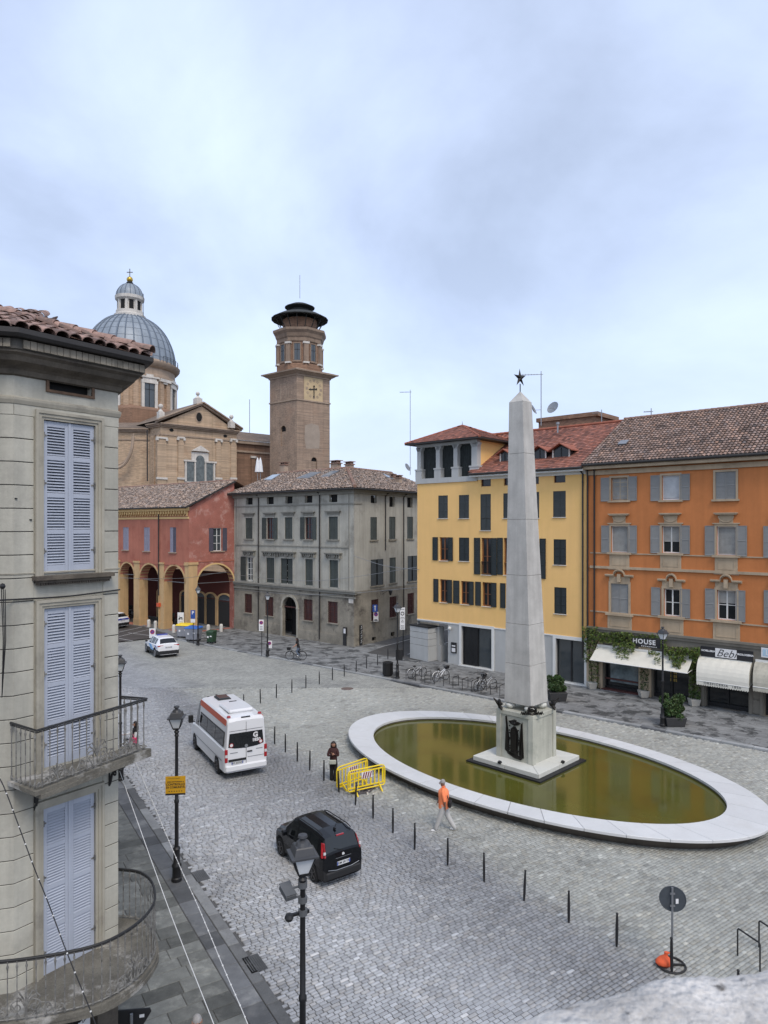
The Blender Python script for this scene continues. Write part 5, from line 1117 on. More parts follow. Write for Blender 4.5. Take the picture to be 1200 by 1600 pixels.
# signs
def board(vw,x0,x1,y0,y1,m,lab,o=.16,cat='shop sign'):
 r=fo.rect(vw,x0,x1,y0,y1,o); s_=thing('shop_sign',lab,cat,fo.P((r[0]+r[1])/2,o,r[2])); mb=MB(); fo.box(mb,r[0],r[1],.05,o,r[2],r[3]); mb.build('panel',m,s_); return s_,r
def ftext(body,size,m,r,par,o,dx=0,dz=0,**k):
 uc,zc_=(r[0]+r[1])/2+dx,(r[2]+r[3])/2+dz; return text(body,size,m,lambda x,y,d:fo.P(uc+x,o+d,zc_+y),parent=par,**k)
s_,r=board(v3,365,590,292,340,M['ink'],'black shop sign reading HOUSE half hidden by ivy'); ftext('HOUSE',.42,M['white_flat'],r,s_,.165,-.02,.05,offset=.012,spacing=1.15)
mb=MB(); u_=r[0]+1.05
while u_<r[1]-.4:fo.box(mb,u_,u_+.06,.16,.17,r[2]+.02,r[2]+.075); u_+=.13
mb.build('small_lettering',M['white_flat'],s_)
s_,r=board(v3,806,1111,352,412,M['ink'],'black jeweller sign with a white centre reading Bebi'); r=(r[0],r[1],r[2],r[3]); Wd=r[1]-r[0]
a,b=r[0]+Wd*.29,r[0]+Wd*.70; mb=MB(); fo.box(mb,a,b,.16,.18,r[2]+.06,r[3]-.02); mb.build('centre_panel',M['white_flat'],s_)
ftext('Bebi',.62,M['ink'],(a,b,r[2],r[3]),s_,.185,0,.0,shear=.45,offset=-.004); ftext('GIOIELLERIA',.145,M['white_flat'],(r[0],a,r[2],r[3]),s_,.165,0,.06,offset=.006); ftext('OROLOGERIA',.15,M['white_flat'],(b,r[1],r[2],r[3]),s_,.165,0,.06,offset=.006)

s_,r=board(v3,1160,1330,352,410,M['white_flat'],'pale blue and white shop sign at the right edge of the orange house'); mb=MB(); fo.box(mb,r[0]+.08,r[1]-.08,.16,.17,r[2]+.08,r[3]-.08); mb.build('field',mat('sign_pale_blue',(.40,.55,.66),.6,.05,3),s_)
ftext('L',.42,M['white_flat'],(r[0],r[0]+.8,r[2],r[3]),s_,.175,-.08,0); ftext('P',.42,M['white_flat'],(r[0]+.2,r[0]+1.1,r[2],r[3]),s_,.175,.1,0)
# awnings
def drop_awning(vw,xt0,xt1,yt0,yt1,xb0,xb1,yb0,yb1,lab,m,out,curved=False,txt=None,val=False):
 ut0,zt0=fo.uz(*vw(xt0,yt0),.08); ut1,zt1=fo.uz(*vw(xt1,yt1),.08); ub0,zb0=fo.uz(*vw(xb0,yb0),out); ub1,zb1=fo.uz(*vw(xb1,yb1),out); zt_=(zt0+zt1)/2; zb_=(zb0+zb1)/2
 aw=thing('awning',lab,'awning',fo.P((ut0+ut1)/2,.1,zb_)); K=8; mb=MB(); pr=[]
 for k in range(K+1):
  t=k/K
  if curved:a_=t*math.pi/2; pr.append((.08+(out-.08)*math.sin(a_),zb_+(zt_-zb_)*math.cos(a_)*1.0 if t<1 else zb_))
  else:pr.append((.08+(out-.08)*t,zt_+(zb_-zt_)*t))
 n=20; uu=lambda t,k:(ut0+(ub0-ut0)*k/K)*(1-t)+(ut1+(ub1-ut1)*k/K)*t
 wv=lambda i,k:.012*math.sin(i*1.9+k)-.02*math.sin(math.pi*k/K)*(.5 if not curved else 0)
 for i in range(n):
  for k in range(K):
   c=[(i,k),(i+1,k),(i+1,k+1),(i,k+1)]; mb.quad(*[fo.P(uu(a_/n,b_),pr[b_][0],pr[b_][1]+wv(a_,b_))for a_,b_ in c])
 if curved:
  for s_i in(0,n):mb.poly([fo.P(uu(s_i/n,k),pr[k][0],pr[k][1])for k in range(K+1)]+[fo.P(uu(s_i/n,0),.08,zb_)])
 mb.build('canvas',m,aw,smooth=50)
 if val:
  mb=MB(); n=22
  for i in range(n):
   u0=ub0+(ub1-ub0)*i/n; u1=ub0+(ub1-ub0)*(i+1)/n
   mb.poly([fo.P(u0,out,zb_)]+[fo.P(u0+(u1-u0)*t,out+.01,zb_-.20-.07*math.sin(math.pi*t))for t in(0,.2,.5,.8,1)]+[fo.P(u1,out,zb_)])
  mb.build('valance',m,aw)
  if txt:uc=(ub0+ub1)/2; text(txt,.20,M['ink'],lambda x,y,d:fo.P(uc+x,out+.015+d,zb_-.10+y),parent=aw,ext=.002,spacing=1.3)
 mb=MB()
 for u0,u1 in((ut0,ub0),(ut1,ub1)):mb.tube([fo.P(u0,.05,zb_+.05),fo.P(u1,out,zb_)],.022,6)
 mb.tube([fo.P(ub0,out-.01,zb_),fo.P(ub1,out-.01,zb_)],.03,6); mb.build('awning_frame',M['white_trim'],aw); mb=MB(); fo.box(mb,ut0,ut1,.03,.14,zt_-.02,zt_+.12); mb.build('awning_box',M['white_trim'],aw)
 return aw
drop_awning(v3,200,762,337,398,155,726,420,492,'wide plain cream awning under the ivy',M['awning'],1.35)
drop_awning(v3,800,1108,398,432,781,1088,540,574,'rounded cream awning with scalloped lettered edge',M['awning'],1.1,True,'OREFICERIA  1850',True)
drop_awning(v3,1128,1330,425,448,1112,1320,575,600,'weathered grey-cream awning cut off by the right edge',M['awning_old'],1.1,True,None,True)
# ================================================================ RED ARCADED HOUSE
v6=V(170,740,4.8)
rc0=Vector((-19.9,70.5)); rr1=Vector((-16.03,73.95)); fgb=F(rc0,rr1); rl0=rc0+Vector((-1.27,1)).normalized()*24; fl6=F(rl0,rc0)
red=thing('arcaded_house','red plaster house on ochre arches with a scraped gable end','house',(rc0.x,rc0.y,0))
ZA=fl6.uz(*v6(590,255))[1]; ZC0=fl6.uz(*v6(590,332))[1]; ZST=fl6.uz(*v6(590,690))[1]
w6=[fl6.rect(v6,*q)for q in((106,149,403,572),(263,307,403,581),(458,505,403,590))]
# arches of the long side: openings between piers, half hidden one included
e0=[fl6.uz(*v6(x,900))[0]for x in(86,190,232,378,415,572)]
ops=[(e0[0],e0[1]),(e0[2],e0[3]),(e0[4],e0[5])]; pitch=ops[2][0]-ops[1][0]
ops=[(ops[0][0]-pitch*k,ops[0][1]-pitch*k)for k in(3,2,1)]+ops
topz=fl6.uz(*v6(495,692))[1]
arcs=[(a,b,.08,topz,(b-a)/2,.95)for a,b in ops]
mb=MB(); facade_wall(mb,fl6,0,fl6.L,ZST+.02,ZA,w6,.2); mb.quad(fl6.P(0,-12,0),fl6.P(0,0,0),fl6.P(0,0,ZA),fl6.P(0,-12,ZA)); mb.build('wall',M['red_wall'],red)
mb=MB(); facade_wall(mb,fl6,0,fl6.L-.02,0,ZST+.02,arcs,.95,back=True); mb.build('arcade_wall',M['red_wall'],red)
# ochre piers clad the wall between the openings
edges=[0]+[x for op in ops for x in op]+[fl6.L]
for i in range(0,len(edges),2):
 a,b=edges[i],edges[i+1]
 if b-a<.15:continue
 sp=topz-(ops[0][1]-ops[0][0])/2; last=i==len(edges)-2
 mb=MB(); fl6.box(mb,a-.01,b+(.03 if last else .01),-1.0,.05,.08,topz+.1); mb.build('pier',M['ochre'],red)
 mb=MB(); fl6.box(mb,a-.05,b+.05,-1.02,.10,.08,.8); mb.build('pier_base',M['ochre'],red); mb=MB(); fl6.box(mb,a-.06,b+.06,-.1,.13,topz+.1,topz+.3); mb.build('pier_capital',M['ochre'],red)
def arch_trim(fc,a,b,top,par,m,wd=.2,out=.05,rise=None):
 mb=MB(); K=16; m_=(a+b)/2; hw_=(b-a)/2; rise=rise or hw_; sp=top-rise
 for k in range(K):
  t0,t1=math.pi*k/K,math.pi*(k+1)/K; q=lambda r_,t,o_:fc.P(m_-(hw_+r_)*math.cos(t),o_,sp+(rise+r_)*math.sin(t))
  mb.hexa([q(0,t0,-.95),q(0,t1,-.95),q(0,t1,out),q(0,t0,out),q(wd,t0,-.95),q(wd,t1,-.95),q(wd,t1,out),q(wd,t0,out)])
 return mb.build('arch',m,par)

for a,b in ops:arch_trim(fl6,a,b,topz,red,M['ochre'],.18)
mb=MB()
for a,b in ops:
 sp=topz-(b-a)/2; mb.beam(fl6.P(a,-.4,sp+.1),fl6.P(b,-.4,sp+.1),.05)
mb.build('tie_rods',M['steel'],red)
# gable end: one wide arch, window, sloping top
GL=fgb.L; zE=ZA; zP=fgb.uz(*v6(955,64))[1]
ga=fgb.uz(*v6(662,900))[0]; gb_=fgb.uz(*v6(948,900))[0]; gt=fgb.uz(*v6(805,680))[1]; gw=fgb.rect(v6,783,845,408,580)
gop=(ga,GL-.05,.08,gt,(GL-.05-ga)/2*.98,.9); upk=GL
mb=MB(); facade_wall(mb,fgb,0,GL,0,zE,[gop,gw],.25); mb.poly([fgb.P(0,0,zE),fgb.P(GL,0,zE),fgb.P(GL,0,zP)]); o=mb.build('gable_wall',M['red_gable'],red)
arch_trim(fgb,gop[0],gop[1],gt,red,M['ochre_trim'],.16,.05,gop[4])
mb=MB(); fgb.box(mb,-.05,gop[0]+.01,-.95,.06,.08,gt+.05); fgb.box(mb,-.12,gop[0]+.06,-1.0,.14,.08,.85); fgb.box(mb,-.14,gop[0]+.08,-1.0,.15,gt+.05,gt+.3); mb.build('corner_pier',M['ochre'],red)
mb=MB(); z_=gt-gop[4]+.15; mb.beam(fgb.P(gop[0],-.4,z_),fgb.P(gop[1],-.4,z_),.05); mb.beam(fgb.P(gop[0],-.4,z_+.9),fgb.P(gop[1],-.4,z_+1.0),.05); mb.build('tie_rods',M['steel'],red)
window(fgb,gw,red,M['white_trim'],bars=2,glass='glass_grey'); sill(fgb,gw,M['stone_warm'],red,.14,.1,.35)
wq=(gw[1]-gw[0])*.52; leaf(fgb,(gw[0]-wq,gw[0]-.02,gw[2],gw[3]),.03,M['shutter_slate'],red,rails=2); leaf(fgb,(gw[1]+.12,gw[1]+.12+wq,gw[2],gw[3]),.03,M['shutter_slate'],red,rails=2)
for r in w6:leaf(fl6,(r[0],(r[0]+r[1])/2-.01,r[2],r[3]),-.06,M['shutter_lilac'],red,rails=2); leaf(fl6,((r[0]+r[1])/2+.01,r[1],r[2],r[3]),-.06,M['shutter_lilac']if r is not w6[2]else M['shutter_slate'],red,rails=2); hole_back(fl6,r,red,'dark',-.15,'pane'); sill(fl6,r,M['stone_warm'],red,.14,.1,.12)
# cornice with dentils
oc=M['ochre_trim']; mb=MB(); fl6.box(mb,0,fl6.L+.02,-.02,.06,ZC0-.1,ZC0+.12); fl6.box(mb,0,fl6.L+.05,-.02,.45,ZA-.30,ZA-.1); fl6.box(mb,0,fl6.L+.05,-.02,.6,ZA-.1,ZA+.02); mb.build('cornice',oc,red)
mb=MB(); u_=.2
while u_<fl6.L:fl6.box(mb,u_,u_+.2,.0,.36,ZA-.62,ZA-.30); fl6.box(mb,u_+.03,u_+.17,.0,.16,ZA-.85,ZA-.62); u_+=.46
o=mb.build('dentils',oc,red); o['kind']='stuff'
mb=MB(); fl6.box(mb,0,fl6.L+.04,-.02,.05,ZST-.05,ZST+.08); fgb.box(mb,-.04,GL,-.02,.05,gt+.3,gt+.42); mb.build('string_course',M['red_wall'],red)
# portico behind the arches
pw=G(350,978.5,.08); pn=Vector((pw.x,pw.y)); dpi=-(pn-rc0).dot(fl6.n)
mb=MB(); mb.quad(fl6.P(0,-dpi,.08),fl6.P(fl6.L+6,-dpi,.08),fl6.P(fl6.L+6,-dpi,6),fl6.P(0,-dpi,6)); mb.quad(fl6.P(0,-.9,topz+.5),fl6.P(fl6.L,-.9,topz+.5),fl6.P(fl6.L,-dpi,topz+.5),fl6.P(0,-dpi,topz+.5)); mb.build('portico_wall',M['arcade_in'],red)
back=F(fl6.P(0,-dpi,0).xy,fl6.P(fl6.L+6,-dpi,0).xy)
bd=[]
for x0,x1,yt,yb in((640,735,885,1120),(812,935,902,1148)):
 a,z0=back.uz(*v6(x0,yb)); b,z1=back.uz(*v6(x1,yt)); bd.append((a,b,z1))
w0=bd[1][1]-bd[1][0]; bd+=[(fl6.L-4.4-4.6*k,fl6.L-4.4-4.6*k+2.2,bd[0][2])for k in range(4)]
for a,b,z1 in bd:
 d_=F(back.P(0,.02,0).xy,back.P(1,.02,0).xy); mb=MB(); r_=(b-a)/2; wd=.28; K=12; sp=z1-r_*.6; m_=(a+b)/2
 d_.box(mb,a,a+wd,-.02,.08,.08,sp); d_.box(mb,b-wd,b,-.02,.08,.08,sp)
 for k in range(K):
  t0,t1=math.pi*k/K,math.pi*(k+1)/K; q=lambda rr,t,o_:d_.P(m_-rr*math.cos(t),o_,sp+rr*.6*math.sin(t)); mb.hexa([q(r_-wd,t0,-.02),q(r_-wd,t1,-.02),q(r_-wd,t1,.08),q(r_-wd,t0,.08),q(r_,t0,-.02),q(r_,t1,-.02),q(r_,t1,.08),q(r_,t0,.08)])
 dd=mb.build('door_surround',M['ochre'],red); mb=MB(); d_.box(mb,a+wd,b-wd,-.01,.03,.08,sp-.1); mb.build('door',M['wood_black']if 'wood_black' in M else M['iron_black'],dd)
 mb=MB(); mb.poly([d_.P(m_-(r_-wd)*math.cos(t),.01,sp+(r_-wd)*.6*math.sin(t))for t in np.linspace(0,math.pi,9)]); mb.build('fanlight',M['glass_grey'],dd)
mb=MB(); fl6.box(mb,fl6.L+.9,fl6.L+1.6,-dpi,-dpi+.2,.08,6); mb.build('inner_pilaster',M['ochre'],red)
# roof: one slope down to the arcade, ridge at the gable top
SLr=(zP-zE)/GL*(1/1.0); dr_=GL*abs(fgb.u.dot(fl6.n)); SLr=(zP-zE)/dr_ if dr_>.5 else .4
rgd=lambda p,dz=0:p
A0,A1=fl6.P(-.2,.62,ZA+.04),fl6.P(fl6.L+.25,.62,ZA+.04)
R1_=Vector((rr1.x,rr1.y,zP+.12))+Vector((fl6.u.x,fl6.u.y,0))*.2; R0_=R1_-Vector((fl6.u.x,fl6.u.y,0))*(fl6.L+1.0)
tiles('roof_tiles',(A0,A1,R1_,R0_),.24,.34,M['tile_old'],red,rng=31,jit=.016)
mb=MB(); B1_=R1_-Vector((fl6.n.x,fl6.n.y,0))*6-Vector((0,0,2.4)); B0_=R0_-Vector((fl6.n.x,fl6.n.y,0))*6-Vector((0,0,2.4)); mb.quad(R0_,R1_,B1_,B0_); mb.build('rear_roof',M['ridge_m'],red)
ridge(red,R0_+Vector((0,0,.05)),R1_+Vector((0,0,.05)),M['ridge_m'],.13)
mb=MB(); mb.beam(A1+Vector((0,0,-.05)),R1_+Vector((0,0,-.05)),.14,.16); mb.build('verge',M['gutter'],red)
mb=MB(); mb.tube([A0+Vector((0,0,-.02)),A1+Vector((0,0,-.02))],.09,8); mb.build('gutter',M['gutter'],red,smooth=50)
for x in(380,):
 u_=fl6.uz(*v6(x,500))[0]; pipe(fl6,u_,3.6,ZA-.3,red,.06,.12); mb=MB(); mb.tube([fl6.P(u_+.1,.12,.2),fl6.P(u_+.1,.12,3.6)],.07,8); mb.build('downpipe_foot',M['ochre'],red)
 mb=MB(); z_=fl6.uz(*v6(400,985))[1]; fl6.box(mb,u_-.12,u_+.32,.06,.3,z_-.2,z_+.2); mb.build('pipe_box',M['stripe_red'],red)
# ================================================================ CHURCH behind
v4=V(120,400,4)
c0=Vector((-32.3,100.0)); c1=Vector((-23.1,108.4)); fc_=F(c0,c1); CLn=fc_.L; cs=c0+Vector((-1.2,1)).normalized()*3.0; fcs=F(cs,c0); cw=cs+Vector((-1,-.15)).normalized()*9; fcw=F(cw,cs)
ch=thing('domed_church','brick church with a grey lead dome, white lantern and gilded ball','church',(-38,118,0))
zcn=fc_.uz(*v4(525,1052))[1]; zap=fc_.uz(*v4(778,918))[1]
bc_=M['brick_church']; wn=fc_.rect(v4,672,862,1190,1412)
mid=CLn*.52
mb=MB(); facade_wall(mb,fc_,0,CLn,0,zcn,[],.3); mb.poly([fc_.P(-.2,0,zcn),fc_.P(CLn+.2,0,zcn),fc_.P(mid,0,zap-.5)]); facade_wall(mb,fcs,0,fcs.L,0,zcn,[],.3); facade_wall(mb,fcw,0,fcw.L,0,zcn-.6,[],.3)
fce=F(c1,c1-fc_.n*12); mb.quad(fc_.P(CLn,0,0),fc_.P(CLn,-14,0),fc_.P(CLn,-14,zcn),fc_.P(CLn,0,zcn)); mb.build('wall',bc_,ch)
sw=M['stone_warm']
mb=MB()
for f_,L_,e in((fc_,CLn,.35),(fcs,fcs.L,.0),(fcw,fcw.L,0)):
 dz=-.6 if f_ is fcw else 0
 for o_,a,b in((.12,-1.5,-1.3),(.25,-.35,-.15),(.5,-.15,.05),(.7,.05,.2)):f_.box(mb,-e*o_,L_+e*o_,-.02,o_,zcn+a+dz,zcn+b+dz)
mb.build('cornice',sw,ch)
# raking cornices of the pediment
mb=MB()
for s_,ue in((-1,-.75),(1,CLn+.75)):
 for o_,t_,dz in((.35,.3,0),(.7,.18,.3)):
  a,b=(ue,zcn+.2+dz),(mid,zap+dz-.35); mb.hexa([fc_.P(a[0],-.3,a[1]),fc_.P(b[0],-.3,b[1]),fc_.P(b[0],o_,b[1]),fc_.P(a[0],o_,a[1]),fc_.P(a[0],-.3,a[1]+t_),fc_.P(b[0],-.3,b[1]+t_),fc_.P(b[0],o_,b[1]+t_),fc_.P(a[0],o_,a[1]+t_)])
mb.build('pediment_cornice',sw,ch)
u_,z_=fc_.uz(*v4(764,1007)); mb=MB(); mb.extr([fc_.P(u_+.62*math.cos(t),0,z_+.85*math.sin(t))for t in np.linspace(0,6.283,21)[:-1]],(0,-.08,0)); oc_=mb.build('oculus_frame',sw,ch)
mb=MB(); mb.extr([fc_.P(u_+.45*math.cos(t),.06,z_+.68*math.sin(t))for t in np.linspace(0,6.283,21)[:-1]],(0,-.04,0)); mb.build('oculus',M['dark'],oc_)
mb=MB()
for x in(592,928):u_,z_=fc_.uz(*v4(x,1088 if x<700 else 1125)); mb.extr([fc_.P(u_+.33*math.cos(t),.02,z_+.24*math.sin(t))for t in np.linspace(0,6.283,13)[:-1]],(0,-.03,0))
o=mb.build('vent_holes',M['dark'],ch); o['kind']='stuff'
for x0,x1 in((495,563),(625,672),(862,905),(955,998)):
 a,zt_=fc_.uz(*v4(x0+6,1125)); b,zb_=fc_.uz(*v4(x1-6,1400)); zt_-=.3 if x0>800 else 0
 mb=MB(); fc_.box(mb,a,b,-.02,.16,zb_-2,zt_); mb.build('pilaster',bc_,ch)
 mb=MB(); fc_.box(mb,a-.15,b+.15,-.02,.3,zt_-.35,zt_-.1); fc_.box(mb,a-.22,a+.12,.0,.34,zt_-.62,zt_-.3); fc_.box(mb,b-.12,b+.22,.0,.34,zt_-.62,zt_-.3); fc_.box(mb,a-.15,b+.15,-.02,.28,zb_+.05,zb_+.35); mb.build('capital',M['stone_pale'],ch)
# three-light window
a,b,c,d=wn; wd=b-a; sp_=M['stone_pale']; l=[(a+.35,a+wd*.30),(a+wd*.36,a+wd*.64),(a+wd*.70,b-.35)]; zm=c+(d-c)*.55
mb=MB(); fc_.box(mb,a,b,-.02,.12,c-.15,zm+.25); fc_.box(mb,a+wd*.22,b-wd*.22,-.02,.12,zm+.25,zm+(d-zm)*.62); fc_.box(mb,a-.2,a+wd*.36,-.02,.3,zm,zm+.25); fc_.box(mb,b-wd*.36,b+.2,-.02,.3,zm,zm+.25)
for x in(a+.15,a+wd*.33,a+wd*.67,b-.15):mb.lathe([(.16,0),(.13,.1),(.12,zm-c-.1),(.18,zm-c)],fc_.P(x,.22,c),8)
mb.extr([fc_.P(a+wd*.2,.1,zm+(d-zm)*.68),fc_.P(b-wd*.2,.1,zm+(d-zm)*.68),fc_.P((a+b)/2,.1,d+.1)],Vector((fc_.n.x,fc_.n.y,0))*.3)
ww=mb.build('window_surround',sp_,ch)
mb=MB()
for i,(x0,x1)in enumerate(l):
 fc_.box(mb,x0,x1,.10,.14,c,zm+(.35 if i==1 else-.05))
 if i==1:m_=(x0+x1)/2; r_=(x1-x0)/2; mb.extr([fc_.P(m_-r_*math.cos(t),.11,zm+.35+r_*math.sin(t))for t in np.linspace(0,math.pi,11)],Vector((fc_.n.x,fc_.n.y,0))*.05)
mb.build('pane',M['leaded']if 'leaded' in M else mat('leaded',(.12,.14,.14),.3,.4,2),ww)
# volute buttress on the recessed west wall
mb=MB(); pts=[]
for t in np.linspace(0,1,15):a_=t*math.pi/2; pts.append(v4(265+105*math.sin(a_),1330-195*(1-math.cos(a_))-0))
P3=[A(px,py,101.0-0*i)for i,(px,py)in enumerate(pts)]; mb.tube([p-Vector((0,1.2,0))for p in P3],.22,6); mb.tube([p+Vector((0,-1.0,.5))for p in P3],.09,6); mb.build('volute',sw,ch)
mb=MB(); u_=fcs.L*.35; fcs.box(mb,u_-.5,u_+.5,-.02,.18,12,zcn-1.5); fcs.box(mb,fcs.L-.9,fcs.L-.2,-.02,.18,12,zcn-1.5); mb.build('pilaster',bc_,ch)
mb=MB(); p0_,p1_=A(230.0,672,100.6),A(230.3,752,100.6); mb.tube([p0_,p1_],.09,6); mb.build('downpipe',M['pipe_dark'],ch)
# roofs over the transept
mb=MB(); n3=Vector((fc_.n.x,fc_.n.y,0)); t_=fc_.P(mid,.5,zap+.15); e0_=fc_.P(-.9,.6,zcn+.45); e1_=fc_.P(CLn+.9,.6,zcn+.45)
mb.quad(e0_,t_,t_-n3*14,e0_-n3*14); mb.quad(e1_,t_,t_-n3*14,e1_-n3*14)
cq=[fcw.P(-1,.6,zcn-.35),fcw.P(fcw.L,.6,zcn-.35),fcs.P(0,.6,zcn+.25),fcs.P(fcs.L,.5,zcn+.3)]
mb.poly([cq[0],cq[1],Vector((-37,112,zcn+2.2)),Vector((-52,112,zcn+2.2))]); mb.poly([cq[2],cq[3],t_-n3*9,Vector((-37,112,zcn+2.2))])
M['roof_far']=brickmat('roof_far',(.20,.155,.12),(.55,.5,.45),sx=.3,sy=.16,var=.3,scale=.6,rough=.95,fine=.35)
mb.build('transept_roof',M['roof_far'],ch)
def pinnacle(px,pt,pb,Y_,r=.55):
 b_=A(px,pb,Y_); t_=A(px,pt,Y_); h=t_.z-b_.z; mb=MB(); mb.cbox((b_.x,b_.y,b_.z+h*.15),(r*2,r*2,h*.5),.8); mb.lathe([(r*.9,.35*h),(r,.42*h),(r*.3,.6*h),(r*.3,.66*h)],(b_.x,b_.y,b_.z),10); ball(mb,(b_.x,b_.y,b_.z+h*.82),h*.18); mb.build('pinnacle',M['stone_pale'],ch,smooth=40)
pinnacle(309,612,630,104,.5); pinnacle(361.5,648,667,107,.4); pinnacle(251,631,652,101,.4)
# drum, dome and lantern
DC=Vector((-43.4,118)); z=lambda py,Y_=118.0:CH+(HOR-py)*Y_/FPX
zd0,zd1=z(640)-6,z(575); mb=MB(); mb.lathe([(7.35,zd0),(7.35,zd1-1.0)],(DC.x,DC.y,0),48,cap=False); mb.build('drum',M['brick_drum'],ch,smooth=30)
mb=MB(); mb.lathe([(7.4,-2.6),(7.55,-2.5),(7.55,-2.1),(7.4,-2.0),(7.4,-1.0),(7.7,-.9),(8.0,-.6),(8.2,-.3),(8.25,0),(7.6,.05),(7.45,.5)],(DC.x,DC.y,zd1),48,cap=False); mb.build('drum_cornice',M['stone_warm'],ch,smooth=30)
zk0=z(573); zk1=z(496); Rr,Hh=7.45,zk1-zk0; DP=[(Rr*math.cos(t),Hh*math.sin(t)** .96)for t in np.linspace(0,math.radians(74),16)]; sc_=Hh/DP[-1][1]; DP=[(r_,h_*sc_)for r_,h_ in DP]
mb=MB(); mb.lathe(DP,(DC.x,DC.y,zk0),64,cap=False); mb.build('dome',M['lead'],ch,smooth=60)
for k in range(32):
 a_=2*math.pi*k/32+.05; mb=MB(); mb.tube([(DC.x+(r_+.03)*math.cos(a_),DC.y+(r_+.03)*math.sin(a_),zk0+h_)for r_,h_ in DP],.10 if k%4 else .15,5)
 if k>15 or True:mb.build('dome_rib',M['lead_rib'],ch)
mb=MB()
for r_,h_ in DP[1::2]:mb.tube([(DC.x+(r_+.0)*math.cos(t),DC.y+(r_+.0)*math.sin(t),zk0+h_)for t in np.linspace(0,2*math.pi,65)[:-1]],.035,4,closed=True)
mb.build('dome_seams',M['lead_rib'],ch)
for k in range(8):
 a_=math.radians(-46+45*k); u=Vector((-math.sin(a_),math.cos(a_))); q=DC+Vector((math.cos(a_),math.sin(a_)))*7.28; fd=F(q-u*1.5,q+u*1.5); z0,z1=z(637,111),z(596,111)
 if fd.n.dot(Vector((math.cos(a_),math.sin(a_))))<0:fd=F(q+u*1.5,q-u*1.5)
 mb=MB(); fd.box(mb,.15,.6,-.1,.35,z0-.5,z1+.5); fd.box(mb,2.4,2.85,-.1,.35,z0-.5,z1+.5); fd.box(mb,.1,2.9,-.1,.4,z1+.05,z1+.5); fd.box(mb,-.1,3.1,-.1,.5,z1+.9,z1+1.15); fd.box(mb,.3,2.7,-.1,.35,z1+.5,z1+.9); fd.box(mb,.9,2.1,0,.4,z1+1.15,z1+1.5); dw=mb.build('drum_window',M['stone_pale'],ch)
 mb=MB(); fd.box(mb,.6,2.4,.0,.12,z0-.5,z1+.05); mb.build('pane',M['glass_grey'],dw)
 mb=MB(); fd.box(mb,1.45,1.55,.12,.16,z0-.5,z1+.05); fd.box(mb,.6,2.4,.12,.16,z1-1.0,z1-.92); mb.build('glazing_bar',M['iron'],dw)
 a2=a_+math.radians(22.5); q=DC+Vector((math.cos(a2),math.sin(a2)))*7.5; mb=MB()
 for s_ in(-1,1):
  e_=q+Vector((-math.sin(a2),math.cos(a2)))*s_*.75; mb.cbox((e_.x,e_.y,(zd0+zd1-2.6)/2),(.35,.8,zd1-2.6-zd0),a2)
 pb=mb.build('drum_pilaster',M['brick_drum'],ch); mb=MB(); mb.cbox((q.x+.1*math.cos(a2),q.y,zd1-2.9),(.6,2.5,.5),a2); mb.cbox((q.x,q.y,zd1-3.3),(.5,1.0,.3),a2); mb.build('capital',M['stone_pale'],pb)
zl0,zl1=z(497),z(466); mb=MB(); mb.lathe([(2.6,-.3),(2.6,.3),(2.25,.5),(2.25,1.0)],(DC.x,DC.y,zl0),24); mb.lathe([(1.85,.9),(1.85,zl1-zl0-.6)],(DC.x,DC.y,zl0),24); mb.lathe([(2.0,-.7),(2.35,-.4),(2.42,.1),(2.1,.15)],(DC.x,DC.y,zl1),24); mb.build('lantern_drum',M['stone_pale'],ch,smooth=30)
for k in range(8):
 a_=2*math.pi*(k+.5)/8+.1; mb=MB(); q=DC+Vector((math.cos(a_),math.sin(a_)))*1.80; mb.cbox((q.x,q.y,zl0+2.05),(.15,.72,1.8),a_); 
 for t in(0,1):pass
 mb.build('lantern_window',M['dark'],ch); a2=a_+math.pi/8; mb=MB(); q=DC+Vector((math.cos(a2),math.sin(a2)))*1.92; mb.cbox((q.x,q.y,zl0+2.1),(.3,.36,2.3),a2); mb.build('lantern_pilaster',M['stone_pale'],ch)
LP=[(2.2*math.cos(t),2.35*math.sin(t))for t in np.linspace(0,math.radians(84),10)]; mb=MB(); mb.lathe(LP,(DC.x,DC.y,zl1+.1),32,cap=False)
mb.build('cupola',M['lead'],ch,smooth=60); mb=MB()
for k in range(16):a_=2*math.pi*k/16; mb.tube([(DC.x+(r_+.02)*math.cos(a_),DC.y+(r_+.02)*math.sin(a_),zl1+.1+h_)for r_,h_ in LP],.06,4)
mb.build('cupola_ribs',M['lead_rib'],ch); mb=MB(); mb.lathe([(.55,0),(.4,.3),(.6,.5),(.25,.9)],(DC.x,DC.y,z(447)),10); mb.build('ball_base',M['iron'],ch)
mb=MB(); ball(mb,(DC.x,DC.y,z(437)),.52,16,12); mb.build('gilded_ball',M['gold'],ch,smooth=60)
zc_=z(420); mb=MB(); mb.beam((DC.x,DC.y,z(433)),(DC.x,DC.y,zc_),.14); mb.beam((DC.x-.5,DC.y,zc_-.6),(DC.x+.5,DC.y,zc_-.6),.14); mb.build('cross',M['steel'],ch)
mb=MB(); mb.tube([(DC.x+2.6,DC.y-.8,zl0-1),(DC.x+2.6,DC.y-.8,zl1+.5)],.04,4)
for k in range(9):a_=-.5+.12*k; mb.beam((DC.x+7.9*math.cos(a_),DC.y+7.9*math.sin(a_),zd1),(DC.x+7.9*math.cos(a_),DC.y+7.9*math.sin(a_),zd1+1.1),.06)
mb.tube([(DC.x+7.9*math.cos(-.5+.12*k),DC.y+7.9*math.sin(-.5+.12*k),zd1+1.1)for k in range(9)],.03,4); mb.build('dome_rail',M['iron'],ch)
